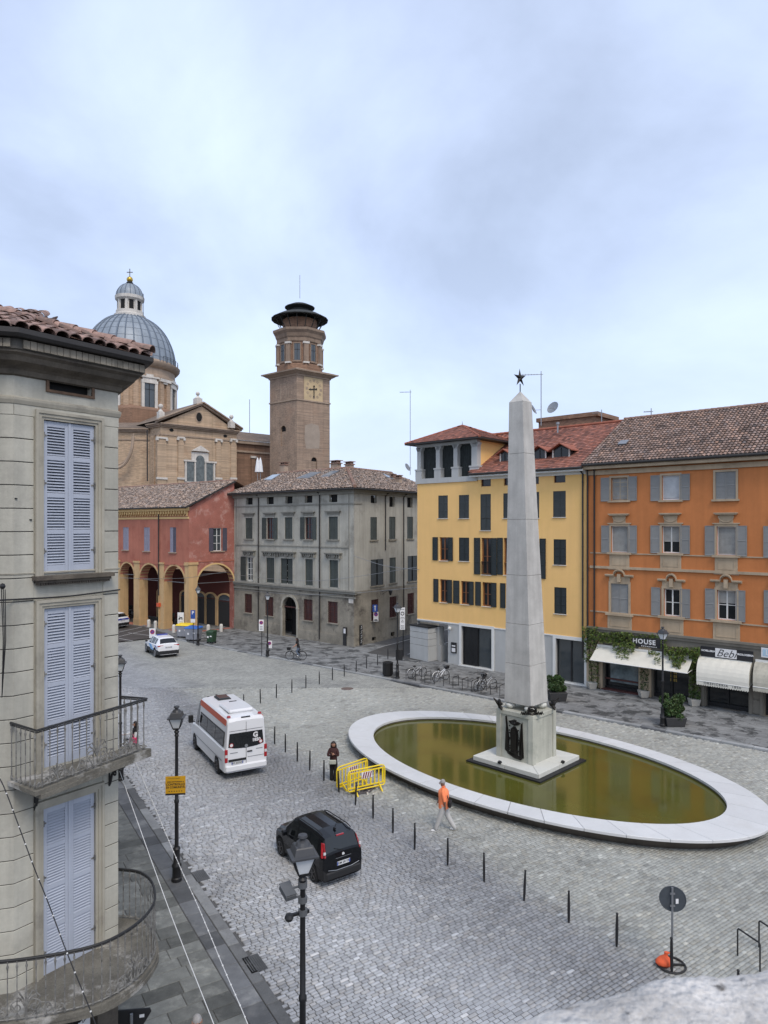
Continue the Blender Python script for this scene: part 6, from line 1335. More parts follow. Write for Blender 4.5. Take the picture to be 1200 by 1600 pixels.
# base block under the drum, choir to the right
mb=MB(); mb.lathe([(9.2,20),(9.2,z(650)),(8.6,z(650)+.4),(7.3,z(642))],(DC.x,DC.y,0),8,a0=math.pi/8); mb.build('drum_base',M['brick_dark'],ch)
q0,q1=Vector((-24.5,112)),Vector((-14.3,121)); fq=F(q0,q1); zq=fq.uz(395,693)[1]
mb=MB(); facade_wall(mb,fq,0,fq.L,0,zq,[],.3); mb.quad(fq.P(0,0,0),fq.P(0,-10,0),fq.P(0,-10,zq),fq.P(0,0,zq)); mb.build('choir_wall',M['brick_dark'],ch)
mb=MB(); fq.box(mb,-.3,fq.L,-.02,.5,zq-.2,zq+.3); fq.box(mb,0,fq.L,-.02,.2,zq-1.6,zq-1.3); mb.build('cornice',sw,ch)
rz2=fq.uz(385,674)[1]; mb=MB(); mb.poly([fq.P(-.5,.6,zq+.3),fq.P(fq.L+2,.6,zq+.3),fq.P(fq.L-1,-5,rz2+.6),fq.P(1,-5,rz2+.6)]); mb.poly([fq.P(fq.L+2,.6,zq+.3),fq.P(fq.L-1,-5,rz2+.6),fq.P(fq.L+2,-10,zq+.3)]); mb.poly([fq.P(-.5,.6,zq+.3),fq.P(1,-5,rz2+.6),fq.P(-.5,-10,zq+.3)]); mb.build('choir_roof',M['roof_far'],ch)
mb=MB(); a,z_=fq.uz(*v4(1100,1245)); fq.box(mb,a-.35,a+.35,-.02,.2,12,z_-.2); mb.build('pilaster',M['brick_dark'],ch); mb=MB(); fq.box(mb,a-.5,a+.5,-.02,.35,z_-.5,z_-.15); mb.build('capital',M['stone_pale'],ch)
b_=A(390,700,118); a_=thing('lightning_rod','hair-thin rod rising above the dark choir roof left of the tower','lightning rod',A(390,672,113)); MB().tube([A(390,676,113),A(390,624,113)],.045,4).build('rod',M['steel'],a_)
# folded parasols on a roof terrace
for px,lab in((402.5,'folded white parasol on the roof terrace, the left one of the pair'),(406.8,'folded white parasol on the roof terrace, the right one of the pair')):
 b_=A(px,742,84); p_=thing('folded_parasol',lab,'parasol',b_,'folded parasols on the roof terrace'); mb=MB(); mb.lathe([(.22,.3),(.33,.35),(.26,1.0),(.16,1.7),(.06,2.05),(0,2.1)],b_,8); mb.build('canopy',M['white_flat'],p_); mb=MB(); mb.tube([b_-Vector((0,0,2)),b_+Vector((0,0,2.2))],.03,5); mb.build('pole',M['steel'],p_)
# ================================================================ BELL TOWER
v5=V(380,460,5.3333)
t0_=Vector((-13.24,105)); dl_=Vector((-1.195,1)).normalized(); drr=Vector((1.15,1)).normalized(); TW=6.2; fL=F(t0_+dl_*TW,t0_); fR=F(t0_,t0_+drr*TW); tcn=t0_+dl_*TW/2+drr*TW/2
tw=thing('bell_tower','square brick clock tower with an octagonal belfry under a dark umbrella roof','tower',(*tcn,0)); bt=M['brick_tower']
zst=fR.uz(*v5(590,893))[1]; zco=fR.uz(*v5(590,675))[1]; ztq=fR.uz(*v5(450,640))[1]
nl=fL.rect(v5,313,356,1095,1262); nr=fR.rect(v5,568,615,1357,1480)
mb=MB(); facade_wall(mb,fL,0,TW,0,zco,[(nl[0],nl[1],nl[2],nl[3],(nl[1]-nl[0])/2)],.3); facade_wall(mb,fR,0,TW,0,zco,[(nr[0],nr[1],nr[2],nr[3],(nr[1]-nr[0])/2)],.3)
k0,k1,k2=t0_+dl_*TW,t0_+dl_*TW+drr*TW,t0_+drr*TW; mb.quad((*k0,0),(*k1,0),(*k1,zco),(*k0,zco)); mb.quad((*k1,0),(*k2,0),(*k2,zco),(*k1,zco)); mb.build('wall',bt,tw)
for f_,r in((fL,nl),(fR,nr)):
 h=r[3]-r[2]; mb=MB(); f_.box(mb,r[0],r[1],-.28,-.18,r[2],r[3]-h*.28); mb.build('niche_infill',bt,tw); hole_back(f_,r,tw,'dark',-.29)
mb=MB()
for f_ in(fL,fR):f_.box(mb,-.12,TW+.12,-.02,.12,zst-.1,zst+.1)
mb.build('string_course',sw,tw)
def ring4(h0,z0,h1,z1):
 q=lambda h,z_:[(*(tcn+dl_*a*h+drr*b*h),z_)for a,b in((-1,-1),(-1,1),(1,1),(1,-1))]; return q(h0,z0)+q(h1,z1)
mb=MB(); H=TW/2; mb.hexa(ring4(H+.12,zco-.35,H+.18,zco-.1)); mb.hexa(ring4(H+.3,zco-.1,H+.75,zco+.25)); mb.hexa(ring4(H+.9,zco+.25,H+.95,zco+.45)); mb.hexa(ring4(H+.9,zco+.45,H-.1,zco+.8)); mb.build('cornice',sw,tw)
# clock
M['clock_face']=mat('clock_face',(.52,.40,.24),.9,.1,1)
q=fR.rect(v5,507,662,680,893); cu_,cz_=fR.uz(*v5(588,790)); mb=MB(); fR.box(mb,q[0],q[1],.0,.03,zst+.1,zco-.4); ck=mb.build('clock',M['clock_face'],tw)
rad=(q[1]-q[0])*.40
for k in range(12):
 a_=2*math.pi*k/12; mb=MB(); c_,s_=math.sin(a_),math.cos(a_); w2=.055
 for off in((-.11,.11)if k%3 else(-.14,0,.14)):mb.hexa([fR.P(cu_+c_*r1+s_*(off+e),o_,cz_+s_*r1-c_*(off+e))for o_ in(.02,.05)for r1,e in((rad-.28,-w2),(rad+.12,-w2),(rad+.12,w2),(rad-.28,w2))])
 mb.build('numeral',M['stone_warm'],ck)
for a_,ln in((math.radians(180),1.25),(math.radians(262),.85)):
 mb=MB(); c_,s_=math.sin(a_),math.cos(a_); mb.beam(fR.P(cu_-c_*.4,.08,cz_-s_*.4),fR.P(cu_+c_*ln,.08,cz_+s_*ln),.12); mb.extr([fR.P(cu_+c_*r1+s_*e,.06,cz_+s_*r1-c_*e)for r1,e in((ln-.25,-.15),(ln+.15,0),(ln-.25,.15),(ln-.1,0))],(.0,-.05,0)); ball(mb,fR.P(cu_-c_*.45,.08,cz_-s_*.45),.14,6,4); mb.build('clock_hand',M['iron'],ck)
# blind arches on the left face, pale repair on the right face
mb=MB()
for x0,x1,ya,yb in((275,308,795,880),(312,355,750,880),(360,380,785,860)):
 r=fL.rect(v5,x0,x1,ya,yb)
 for u_ in(r[0],r[1]):fL.box(mb,u_-.06,u_+.06,-.01,.03,r[2],r[3])
 fL.box(mb,r[0]-.15,r[1]+.15,-.01,.04,r[3],r[3]+.12)
mb.build('blind_arcade',M['stone_warm'],tw)
r=fR.rect(v5,510,640,1075,1290); mb=MB(); rp=[(.1,0),(.95,.05),(1,.6),(.9,.95),(.45,1),(.05,.9),(0,.4)]; mb.extr([fR.P(r[0]+(r[1]-r[0])*a,0,r[2]+(r[3]-r[2])*b)for a,b in rp],Vector((fR.n.x,fR.n.y,0))*.012); mb.build('plaster_patch',mat('plaster_patch',(.335,.275,.22),.9,.12,.8,fine=.1),tw)
# octagonal belfry
M['belfry']=mat('belfry',(.26,.19,.14),.9,.25,.8,streak=.2)
zo0,zo1=zco+.6,CH+(HOR-526)*109/FPX; RO_=3.55; A0_=math.atan2(-1,.0)+math.pi/8
def octa(prof,m,name,seg=8):mb=MB(); mb.lathe(prof,(tcn.x,tcn.y,0),seg,a0=A0_); return mb.build(name,m,tw)
octa([(RO_,zo0),(RO_,zo1-.2)],M['brick_dark'],'belfry_wall'); octa([(RO_+.15,zo0),(RO_+.15,zo0+.9),(RO_+.05,zo0+1.0)],M['brick_dark'],'belfry_base')
zh=zo1; octa([(RO_+.05,zh-1.6),(RO_+.15,zh-1.5),(RO_+.15,zh-1.0),(RO_+.3,zh-.8),(RO_+.45,zh-.3),(RO_+.75,zh+.1),(RO_+.78,zh+.45),(RO_-.4,zh+.7)],M['belfry'],'belfry_cornice')
for k in range(8):
 a_=A0_+math.pi/8+k*math.pi/4; ap_=RO_*math.cos(math.pi/8); q=tcn+Vector((math.cos(a_),math.sin(a_)))*ap_; u=Vector((-math.sin(a_),math.cos(a_))); fo_=F(q-u,q+u); 
 if fo_.n.dot(Vector((math.cos(a_),math.sin(a_))))<0:fo_=F(q+u,q-u)
 z0,z1=zo0+1.5,zh-1.9
 mb=MB(); fo_.box(mb,.38,.56,-.02,.1,z0,z1+.18); fo_.box(mb,1.44,1.62,-.02,.1,z0,z1+.18); fo_.box(mb,.56,1.44,-.02,.1,z1,z1+.18); fo_.box(mb,.3,1.7,-.02,.14,z0-.3,z0-.05); bw=mb.build('belfry_window',M['belfry'],tw)
 mb=MB(); fo_.box(mb,.56,1.44,.0,.03,z0-.05,z1); mb.build('pane',M['glass_grey'],bw); mb=MB(); fo_.box(mb,.97,1.03,.03,.06,z0,z1); fo_.box(mb,.56,1.44,.03,.06,(z0+z1)/2+.3,(z0+z1)/2+.36); mb.build('glazing_bar',M['iron'],bw)
 a2=a_+math.pi/8; q=tcn+Vector((math.cos(a2),math.sin(a2)))*(RO_+.02); mb=MB(); mb.cbox((q.x,q.y,(zo0+1+zh-1.7)/2),(.35,.75,zh-2.7-zo0),a2); pl_=mb.build('belfry_pilaster',M['belfry'],tw); mb=MB(); mb.cbox((q.x,q.y,zh-1.8),(.5,1.0,.3),a2); mb.cbox((q.x,q.y,zo0+1.1),(.5,.95,.25),a2); mb.build('capital',M['stone_pale'],pl_)
octa([(2.7,zh+.5),(2.7,zh+2.4)],M['brick_dark'],'upper_drum',16)
zr0=CH+(HOR-507)*109/FPX+.6; M['roof_dark']=mat('roof_dark',(.035,.038,.036),.8,.3,1.5,streak=.1); MB
mb=MB(); mb.lathe([(4.45,0),(4.48,.12),(3.2,.8),(2.2,1.15),(1.4,1.3),(1.5,1.0),(2.6,.4),(4.3,-.02)],(tcn.x,tcn.y,zr0),20,cap=False); mb.build('umbrella_roof',M['roof_dark'],tw)
for k in range(16):a_=2*math.pi*k/16; mb=MB(); c_=Vector((math.cos(a_),math.sin(a_),0)); b_=Vector((tcn.x,tcn.y,0)); mb.beam(b_+c_*2.75+Vector((0,0,zh+.6)),b_+c_*3.9+Vector((0,0,zr0+.1)),.10); mb.beam(b_+c_*2.6+Vector((0,0,zr0+.4)),b_+c_*4.2+Vector((0,0,zr0)),.10); mb.build('roof_bracket',M['roof_dark'],tw)
zs_=CH+(HOR-482)*109/FPX; octa([(1.45,zr0+1.0),(1.45,zs_+.3)],M['roof_dark'],'small_lantern',16); mb=MB(); mb.lathe([(1.45,-.25),(2.35,0),(2.38,.1),(1.3,.6),(.4,.85),(0,.9)],(tcn.x,tcn.y,zs_),16); mb.build('small_roof',M['roof_dark'],tw); mb=MB(); mb.tube([(tcn.x,tcn.y,zs_+1.6),(tcn.x,tcn.y,CH+(HOR-430)*109/FPX)],.045,5); mb.build('lightning_rod',M['steel'],tw)
# ================================================================ NEAR HOUSE on the left
nL,nR=Vector((-6.14,11.46)),Vector((-5.0,13.0)); fn=F(nL,nR); nQ=nL-Vector((3.5,1)).normalized()*3.2; fq2=F(nQ,nL); nB=nR+K1*24; fb=F(nR,nB)
near=thing('corner_house','close grey plaster corner house with tall lilac-blue shutters and iron balconies','house',(*nR,0))
def offs(path,o):
 out=[]
 for i,p in enumerate(path):
  ns=[]
  if i>0:d=(path[i]-path[i-1]).normalized(); ns.append(Vector((d.y,-d.x)))
  if i<len(path)-1:d=(path[i+1]-path[i]).normalized(); ns.append(Vector((d.y,-d.x)))
  n=sum(ns,Vector((0,0))).normalized(); out.append(p+n*(o/max(.4,n.dot(ns[0]))))
 return out
def sweep(path,prof,name,m,par,smooth=None):
 mb=MB(); rows=[offs(path,o)for o,z in prof]
 for k in range(len(prof)-1):
  for i in range(len(path)-1):mb.quad((*rows[k][i],prof[k][1]),(*rows[k][i+1],prof[k][1]),(*rows[k+1][i+1],prof[k+1][1]),(*rows[k+1][i],prof[k+1][1]))
 return mb.build(name,m,par,smooth=smooth)
path=[nQ,nL,nR,nB]
def wr(x0,x1,yt,yb):a,zt=fn.uz(x0,yt); b=fn.uz(x1,yt)[0]; return(a,b,fn.uz(x0,yb)[1],zt)
W3=wr(67,148,655.5,897.5); W2=wr(67.5,148,951,1201); W1=wr(66.5,148.5,1264,1527); vent=(fn.uz(76,595)[0],fn.uz(143,600)[0],fn.uz(110,614)[1],fn.uz(110,599)[1])
ZWT=13.6; npm=M['near_plaster']; M['cornice_near']=mat('cornice_near',(.27,.24,.19),.9,.3,6,streak=.3,stain=(.12,.10,.08),stain_amt=.7,stain_scale=5)
mb=MB(); facade_wall(mb,fn,0,fn.L,3.0,ZWT,[W3,W2,W1,vent],.16); facade_wall(mb,fq2,0,fq2.L,0,ZWT,[],.1); facade_wall(mb,fb,0,24,0,ZWT,[],.1); mb.quad((*nQ,0),(-22,22,0),(-22,22,ZWT),(*nQ,ZWT)); mb.quad((*nB,0),(-22,22,0),(-22,22,ZWT),(*nB,ZWT)); mb.build('wall',npm,near)
mb=MB(); facade_wall(mb,fn,0,fn.L,0,3.0,[(.35,1.5,.1,2.7)],.3); mb.build('ground_floor_wall',M['near_dark'],near); hole_back(fn,(.35,1.5,.1,2.7),near,'dark',-.25,'shop_door')
# rusticated courses
sl,sr=fn.uz(52,700)[0],fn.uz(160.5,700)[0]; zz=[12.85-.389*k for k in range(-0,26)]
def blocks(fc,u0,u1,z0,z1,split=None):
 us=[u0]+(split or[])+[u1]
 for a,b in zip(us,us[1:]):
  mb=MB(); fc.box(mb,a,b,-.02,.018,z0+.008,z1-.008); mb.build('stucco_block',npm,near,bevel=.005); mb=MB(); mb.quad(fc.P(a,.003,z0-.008),fc.P(b,.003,z0-.008),fc.P(b,.003,z0+.008),fc.P(a,.003,z0+.008)); mb.build('joint',M['groove'],near)
for i in range(len(zz)-1):
 z1,z0=zz[i],zz[i+1]
 if z0<3.05:continue
 blocks(fq2,1.0,fq2.L+.006,z0,z1)
 inwin=[w_ for w_ in(W3,W2,W1)if z0<w_[3]+.22 and z1>w_[2]-.1]
 if inwin:blocks(fn,-.006,sl,z0,z1); blocks(fn,sr,fn.L-.006,z0,z1)
 else:blocks(fn,-.006,fn.L-.006,z0,z1)
mb=MB(); fn.box(mb,0,fn.L,-.02,.017,12.855,13.05); fq2.box(mb,0,fq2.L,-.02,.017,12.855,13.05); mb.build('frieze',npm,near)
# moulded window frames
for i,r in enumerate((W3,W2,W1)):
 a,b,c,d=r; mb=MB(); nt_=M['near_trim']
 for g0,g1,o_ in((.0,.045,.035),(.045,.10,.055),(.10,.15,.075)):
  fn.box(mb,a-g1,a-g0,-.02,o_,c-.1,d+g1); fn.box(mb,b+g0,b+g1,-.02,o_,c-.1,d+g1); fn.box(mb,a-g0,b+g0,-.02,o_,d+g0,d+g1)
 mb.build('window_frame',nt_,near)
a,b,c,d=W3; sa,sb=fn.uz(49,900)[0],fn.uz(170,892)[0]; mb=MB(); fn.box(mb,sa,sb,-.02,.20,c-.09,c-.02); fn.box(mb,sa+.04,sb-.04,-.02,.15,c-.14,c-.09); mb.build('sill',M['near_dark'],near)
mb=MB(); u_=sa+.06
while u_<sb-.08:fn.box(mb,u_,u_+.025,.02,.13,c-.18,c-.14); u_+=.043
o=mb.build('sill_dentils',M['near_dark'],near); o['kind']='stuff'
# tall shutters: every louvre is a slat of its own
slm=None
def big_shutter(a,b,c,d,hinge):
 mb=MB(); st=.075; o0,o1=-.055,-.01
 fn.box(mb,a,a+st,o0,o1,c,d); fn.box(mb,b-st,b,o0,o1,c,d)
 H=d-c; zs=[c,c+.14+H*.0,c+H*.262,c+H*.262+.10,c+H*.50,c+H*.5+.09,c+H*.745,c+H*.745+.09,d-.09,d]
 zs=[(c,c+.15),(c+H*.26,c+H*.26+.08),(c+H*.50,c+H*.50+.08),(c+H*.745,c+H*.745+.08),(d-.10,d)]
 for z0,z1 in zs:fn.box(mb,a+st,b-st,o0+.002,o1-.002,z0,z1)
 s_=mb.build('shutter',M['shutter_near'],near,bevel=.004)
 for(p0,p1),(q0,q1)in zip(zs,zs[1:]):
  n=int((q0-p1)/.0475); h=(q0-p1)/n
  for k in range(n):
   z=p1+(k+.5)*h; o=bpy.data.objects.new('slat',slat_mesh(b-a-2*st)); COL.objects.link(o); o.parent=s_
   p=fn.P((a+b)/2,(o0+o1)/2,z); o.matrix_parent_inverse=world_of(s_).inverted(); o.location=p; o.rotation_euler=(math.radians(38),0,math.atan2(fn.u.y,fn.u.x))
 mb=MB()
 for z in(c+.35,c+H*.5+.2,d-.3):
  u_=a if hinge<0 else b; fn.box(mb,u_-.012,u_+.012,o1,.03,z,z+.10); fn.box(mb,min(u_,u_-hinge*.06),max(u_,u_-hinge*.06),o1,o1+.008,z+.03,z+.06)
 mb.build('hinge',M['iron_worn'],s_)
_sl={}
def slat_mesh(w_):
 k=round(w_,3)
 if k not in _sl:
  me=bpy.data.meshes.new('slat'); t=MB().box(-w_/2,w_/2,-.028,.028,-.004,.004); me.from_pydata(t.v,[],t.f); me.materials.append(M['shutter_near']); _sl[k]=me
 return _sl[k]
for r in(W3,W2,W1):
 a,b,c,d=r; m_=(a+b)/2; big_shutter(a+.008,m_-.003,c,d-.01,-1); big_shutter(m_+.003,b-.008,c,d-.01,1); hole_back(fn,r,near,'dark',-.12)
 mb=MB(); fn.box(mb,m_-.022,m_+.022,-.012,.006,c,d-.01); mb.build('astragal',M['shutter_near'],near)
hole_back(fn,vent,near,'dark',-.14); mb=MB(); a,b,c,d=vent
fn.box(mb,a-.05,b+.05,-.02,.03,d,d+.045); fn.box(mb,a-.05,b+.05,-.02,.03,c-.045,c); fn.box(mb,a-.05,a,-.02,.028,c,d); fn.box(mb,b,b+.05,-.02,.028,c,d); mb.build('vent_frame',mat('old_wood',(.13,.08,.05),.85,.4,8),near)
mb=MB()
for px,py in((24,779),(47,812),(170,560)):u_,z=fn.uz(px,py); p=(fn if u_>0 else fq2).P(u_ if u_>0 else fq2.uz(px,py)[0],.02,z); mb.lathe([(.022,-.01),(.022,.01)],p,8)
mb.build('anchor_holes',M['iron'],near)['kind']='stuff'
# mouldings and eaves
sweep(path,[(.0,13.02),(.03,13.04),(.05,13.10),(.05,13.14),(0,13.17)],'string_course',M['near_trim'],near)
sweep(path,[(.0,10.18-.0),(.025,10.185),(.03,10.21),(0,10.22)],'cable_moulding',M['near_trim'],near)
sweep(path,[(.0,13.50),(.05,13.52),(.07,13.60),(.12,13.64),(.26,13.70),(.30,13.78),(.37,13.82),(.37,13.86)],'cornice',M['near_dark'],near)
sweep(path,[(.36,13.86),(.40,13.86),(.40,14.02),(.3,14.03)],'cornice_core',M['groove'],near)
for fc,L_,e0,e1 in((fq2,fq2.L,-.0,.05),(fn,fn.L,-.05,.27),(fb,3.0,-.27,0)):
 u_=e0
 while u_<L_+e1-.05:mb=MB(); fc.box(mb,u_+.004,u_+.106,.38,.43+rnd.uniform(-.002,.004),13.875,14.01); mb.build('cornice_block',M['cornice_near'],near); u_+=.112
sweep(path,[(.38,14.03),(.52,14.03),(.56,14.08),(.56,14.16),(.50,14.17),(.48,14.10),(.3,14.12)],'gutter',M['gutter'],near,smooth=50)
# roof of single clay tiles
SLn=math.tan(math.radians(18.5)); RD=5.0; ep=offs(path,.5); ip=offs(path,-RD); Ze=14.12; ZRn=Ze+SLn*(RD+.5)
mb=MB()
for i in range(3):mb.quad((*ep[i],Ze),(*ep[i+1],Ze),(*ip[i+1],ZRn),(*ip[i],ZRn))
mb.build('roof_deck',M['underroof'],near)
def coppo(up):
 mb=MB(); K=8; L0=.46
 r0,r1=(.118,.095)if up else(.09,.11); vs=[]
 for yy,r_ in((0,r0),(L0,r1)):
  for rr in(r_,r_-.014):
   for k in range(K+1):a_=math.pi*k/K; vs.append((-rr*math.cos(a_),yy,rr*math.sin(a_)*.8*(1 if up else-1)))
 n=K+1; fs=[]
 for k in range(K):fs+=[(k,k+1,2*n+k+1,2*n+k),(n+k+1,n+k,3*n+k,3*n+k+1),(k,n+k,n+k+1,k+1),(2*n+k,2*n+k+1,3*n+k+1,3*n+k)]
 me=bpy.data.meshes.new('roof_tile'); me.from_pydata(vs,[],fs); me.materials.append(M['tile_near']); me.polygons.foreach_set('use_smooth',[True]*len(me.polygons)); me.set_sharp_from_angle(angle=.8); return me
cov,chn=coppo(True),coppo(False); R5=random.Random(4); sl_=math.atan(SLn)
for i,fc in((0,fq2),(1,fn),(2,fb)):
 L_=fc.L if i<2 else 4.2; ua={0:0.0,1:-.12,2:-.3}[i]; ub={0:L_+.1,1:L_+.36,2:3.6}[i]; u_=ua
 while u_<ub:
  for row in range((10,10,5)[i]):
   o_=.52-row*.37*math.cos(sl_)
   if i==1 and(u_>L_+o_*.67+.02 or u_<-o_*.25-.0):continue
   if i==2 and u_<-o_*.67:continue
   for me,du,dz in((chn,.115,.035),(cov,0,.07)):
    ob=bpy.data.objects.new('roof_tile',me); COL.objects.link(ob); ob.parent=near; ob.matrix_parent_inverse=world_of(near).inverted()
    p=fc.P(u_+du+R5.gauss(0,.008),o_+(0 if me is cov else-.03)+R5.gauss(0,.014),Ze+SLn*(.5-o_)+dz+row*.004); ob.location=p; ob.rotation_euler=(sl_*.97+R5.gauss(0,.025),R5.gauss(0,.04),math.atan2(fc.u.y,fc.u.x)+R5.gauss(0,.035))
  u_+=.225
mb=MB(); h0_,h1_=Vector((*ep[2],Ze+.12)),Vector((*ip[2],ZRn+.1)); d_=(h1_-h0_).normalized()
for k in range(9):ob=bpy.data.objects.new('hip_tile',cov); COL.objects.link(ob); ob.parent=near; ob.matrix_parent_inverse=world_of(near).inverted(); ob.location=h0_+d_*(k*.38-.05)+Vector((0,0,.05)); ob.rotation_euler=(math.asin(d_.z)*.9,0,math.atan2(d_.y,d_.x)-math.pi/2); ob.scale=(1.25,1,1.25)
# balconies
def spiral(mb,f,cx,cz,r,turns,a0,sg=1,w=.011):
 pts=[];
 for t in np.linspace(0,1,22):a_=a0+sg*turns*2*math.pi*t; rr=r*(1-.86*t); pts.append(f(cx+rr*math.cos(a_),cz+rr*math.sin(a_)))
 mb.tube(pts,w,5)
def smooth_path(P,n):
 out=[]
 P=[Vector(p)for p in P]
 for i in range(len(P)-1):
  p0=P[max(0,i-1)]; p1=P[i]; p2=P[i+1]; p3=P[min(len(P)-1,i+2)]
  for k in range(n):t=k/n; out.append(.5*(2*p1+(p2-p0)*t+(2*p0-5*p1+4*p2-p3)*t*t+(3*p1-p0-3*p2+p3)*t ** 3))
 return out+[P[-1]]
def balcony(lab,pts,z0,hr,step,scrolls,floor_extra,par):
 b_=thing('balcony',lab,'balcony',(*pts[len(pts)// 2],z0)); pts=[Vector(p)for p in pts]
 acc=[0]
 for p,q in zip(pts,pts[1:]):acc.append(acc[-1]+(q-p).length)
 def at(s,z,o=0):
  s=max(0,min(acc[-1]-1e-6,s)); i=max(k for k in range(len(acc)-1)if acc[k]<=s); t=(s-acc[i])/(acc[i+1]-acc[i]); p=pts[i]+(pts[i+1]-pts[i])*t; return Vector((p.x,p.y,z))
 fo_=offs(pts,.05); fi=offs(pts,.0); poly=fo_+floor_extra
 mb=MB(); mb.prism([(p[0],p[1])for p in poly],z0-.07,z0); mb.prism([(p[0]*.985+poly[0][0]*.0-.0,p[1])for p in offs(pts,.01)+floor_extra],z0-.14,z0-.071); mb.build('floor_slab',M['balcony_stone'],b_)
 mb=MB(); mb.tube([(p.x,p.y,z0+hr)for p in pts],.020,6); mb.tube([(p.x,p.y,z0+hr-.035)for p in pts],.012,4); mb.build('handrail',M['iron_black'],b_)
 mb=MB(); mb.tube([(p.x,p.y,z0+.05)for p in pts],.012,4); mb.build('bottom_rail',M['iron_worn'],b_)
 s=.03
 while s<acc[-1]:
  p=at(s,0); mb=MB(); mb.lathe([(.011,.02),(.02,.04),(.022,.07),(.013,.10),(.010,.16),(.009,hr-.2),(.013,hr-.14),(.022,hr-.11),(.012,hr-.08),(.010,hr-.02)],(p.x,p.y,z0),6); mb.build('baluster',M['iron_worn'],b_,smooth=40); s+=step
 mb=MB()
 for cs_,h in scrolls:
  f=lambda x,z:at(cs_+x,z0+z); 
  for sg in(-1,1):
   spiral(mb,f,sg*.13*h,.22*h,.11*h,1.35,math.pi/2+sg*.5,-sg); spiral(mb,f,sg*.33*h,.15*h,.085*h,1.3,math.pi/2,sg); spiral(mb,f,sg*.50*h,.12*h,.06*h,1.2,math.pi/2,-sg)
   mb.tube([f(sg*x*h,z*h)for x,z in((.0,.08),(.08,.06),(.2,.26),(.33,.24),(.42,.08),(.56,.10))],.010,5)
   for k in range(2):mb.tube([f(sg*x*h,z*h)for x,z in((.0,.2),(.03+.04*k,.34),(.10+.06*k,.46-.05*k),(.16+.05*k,.44-.08*k),(.13+.05*k,.39-.08*k))],[.012,.013,.012,.009,.006],5)
  mb.tube([f(0,.05*h),f(0,.52*h)],.012,5); mb.build('scrollwork',M['iron_worn'],b_,smooth=50); mb=MB()
 return b_
M['balcony_stone']=mat('balcony_stone',(.15,.14,.115),.95,.35,2.5,bump=.4,bscale=30,stain=(.52,.51,.48),stain_amt=.75,stain_scale=1.6,fine=.2)
zb=6.80; bA,bB,bC,bD=(-6.17,11.42),(-5.52,10.98),(-4.47,13.03),(-5.02,13.18)
balcony('iron balcony with angular corners under the middle tall shutters',[bA,bB,bC,bD],zb,.95,.142,[(1.15,.62),(1.95,1.0),(2.68,.62)],[nR-fn.u*.02,nL],near)
for s_ in(.18,.9):
 q=nL.lerp(nR,s_); mb=MB(); n_=fn.n; f=lambda o_,z_:(q.x+n_.x*o_,q.y+n_.y*o_,z_)
 mb.tube([f(0,zb-.62),f(.05,zb-.55),f(.1,zb-.4),f(.22,zb-.28),f(.42,zb-.2)],.025,6); mb.tube([f(.01,zb-.6),f(.01,zb-.17),f(.5,zb-.17)],.022,6)
 pts=[f(.2+.1*(1-t)*math.cos(6*t+2),zb-.33+.1*(1-t)*math.sin(6*t+2))for t in np.linspace(0,.9,14)]; mb.tube(pts,.015,5); mb.build('bracket',M['iron_black'],near,smooth=50)
lp=smooth_path([(-8.2,10.55),(-7.0,10.62),(-5.95,10.72),(-5.1,10.93),(-4.54,11.22),(-4.2,11.75),(-4.12,12.35),(-4.27,12.85),(-4.5,13.25),(-4.82,13.52),(-5.25,13.62)],6)
la=[0]
for p,q in zip(lp,lp[1:]):la.append(la[-1]+(q-p).length)
balcony('curved iron balcony wrapping round the house corner at the bottom left',lp,3.28,.97,.137,[(2.62,1.0),(4.35,1.0)],[Vector((-5.35,13.55)),nR,nL,nQ],near)
# cables and fairy lights
def cable(lab,pts,r,m,bulbs=0,name='cable',cat='cable',bm='wire_pale'):
 P_=smooth_path([Vector(p)for p in pts],8); c_=thing(name,lab,cat,P_[0]); MB().tube(P_,r,5).build('wire',M[m],c_)
 if bulbs:
  L_=[0]
  for p,q in zip(P_,P_[1:]):L_.append(L_[-1]+(q-p).length)
  s=.15
  while s<L_[-1]:
   i=max(k for k in range(len(L_)-1)if L_[k]<=s); t=(s-L_[i])/(L_[i+1]-L_[i]); p=P_[i].lerp(P_[i+1],t); mb=MB(); ball(mb,p,.015,6,4); mb.build('bulb',M[bm],c_); s+=bulbs
 return c_
cable('straight pale cable running down across the pavement beside the house corner',[A(187,1205,13.1),A(260.5,1411,11.0),A(334,1600,9.2),A(400,1770,8)],.0055,'wire_pale')
cable('pale string of small lights beside the lamp post with the yellow sign',[A(207.5,1184,17.5),A(216,1200,17),A(275,1340,13.6),A(309,1415,12.2),A(351,1516,10.8),A(387,1600,9.9),A(430,1720,9)],.006,'wire_pale',.21)
cable('black string of fairy lights hanging in front of the lowest tall shutters',[A(-10,1205,10.9),A(7,1232,10.8),A(51,1350,10.4),A(75,1410,10.25),A(105,1490,10),A(150,1602,9.7),A(190,1720,9.4)],.009,'iron',.28)
cp_=[Vector((*p,0))for p in offs(path,.05)]
cable('thin cables clipped along the near house above the middle shutters',[A(-5,938,11.2),(cp_[1].x,cp_[1].y,fn.uz(24,936)[1]),fn.P(.9,.05,fn.uz(120,930)[1]),fn.P(fn.L,.06,fn.uz(184,921)[1])],.014,'iron')
mb=MB(); 
for k in range(3):mb.tube([A(2+3*k,915+3*k,11.1),A(5+2*k,1000,11.1),A(3,1090,11.1)],.008,4)
ball(mb,A(4,916,11.1),.05,6,4); o=mb.build('cable_bundle',M['iron'],org=A(4,1000,11.1)); tag(o,'loose black cable bundle at the far left of the near house','cable')
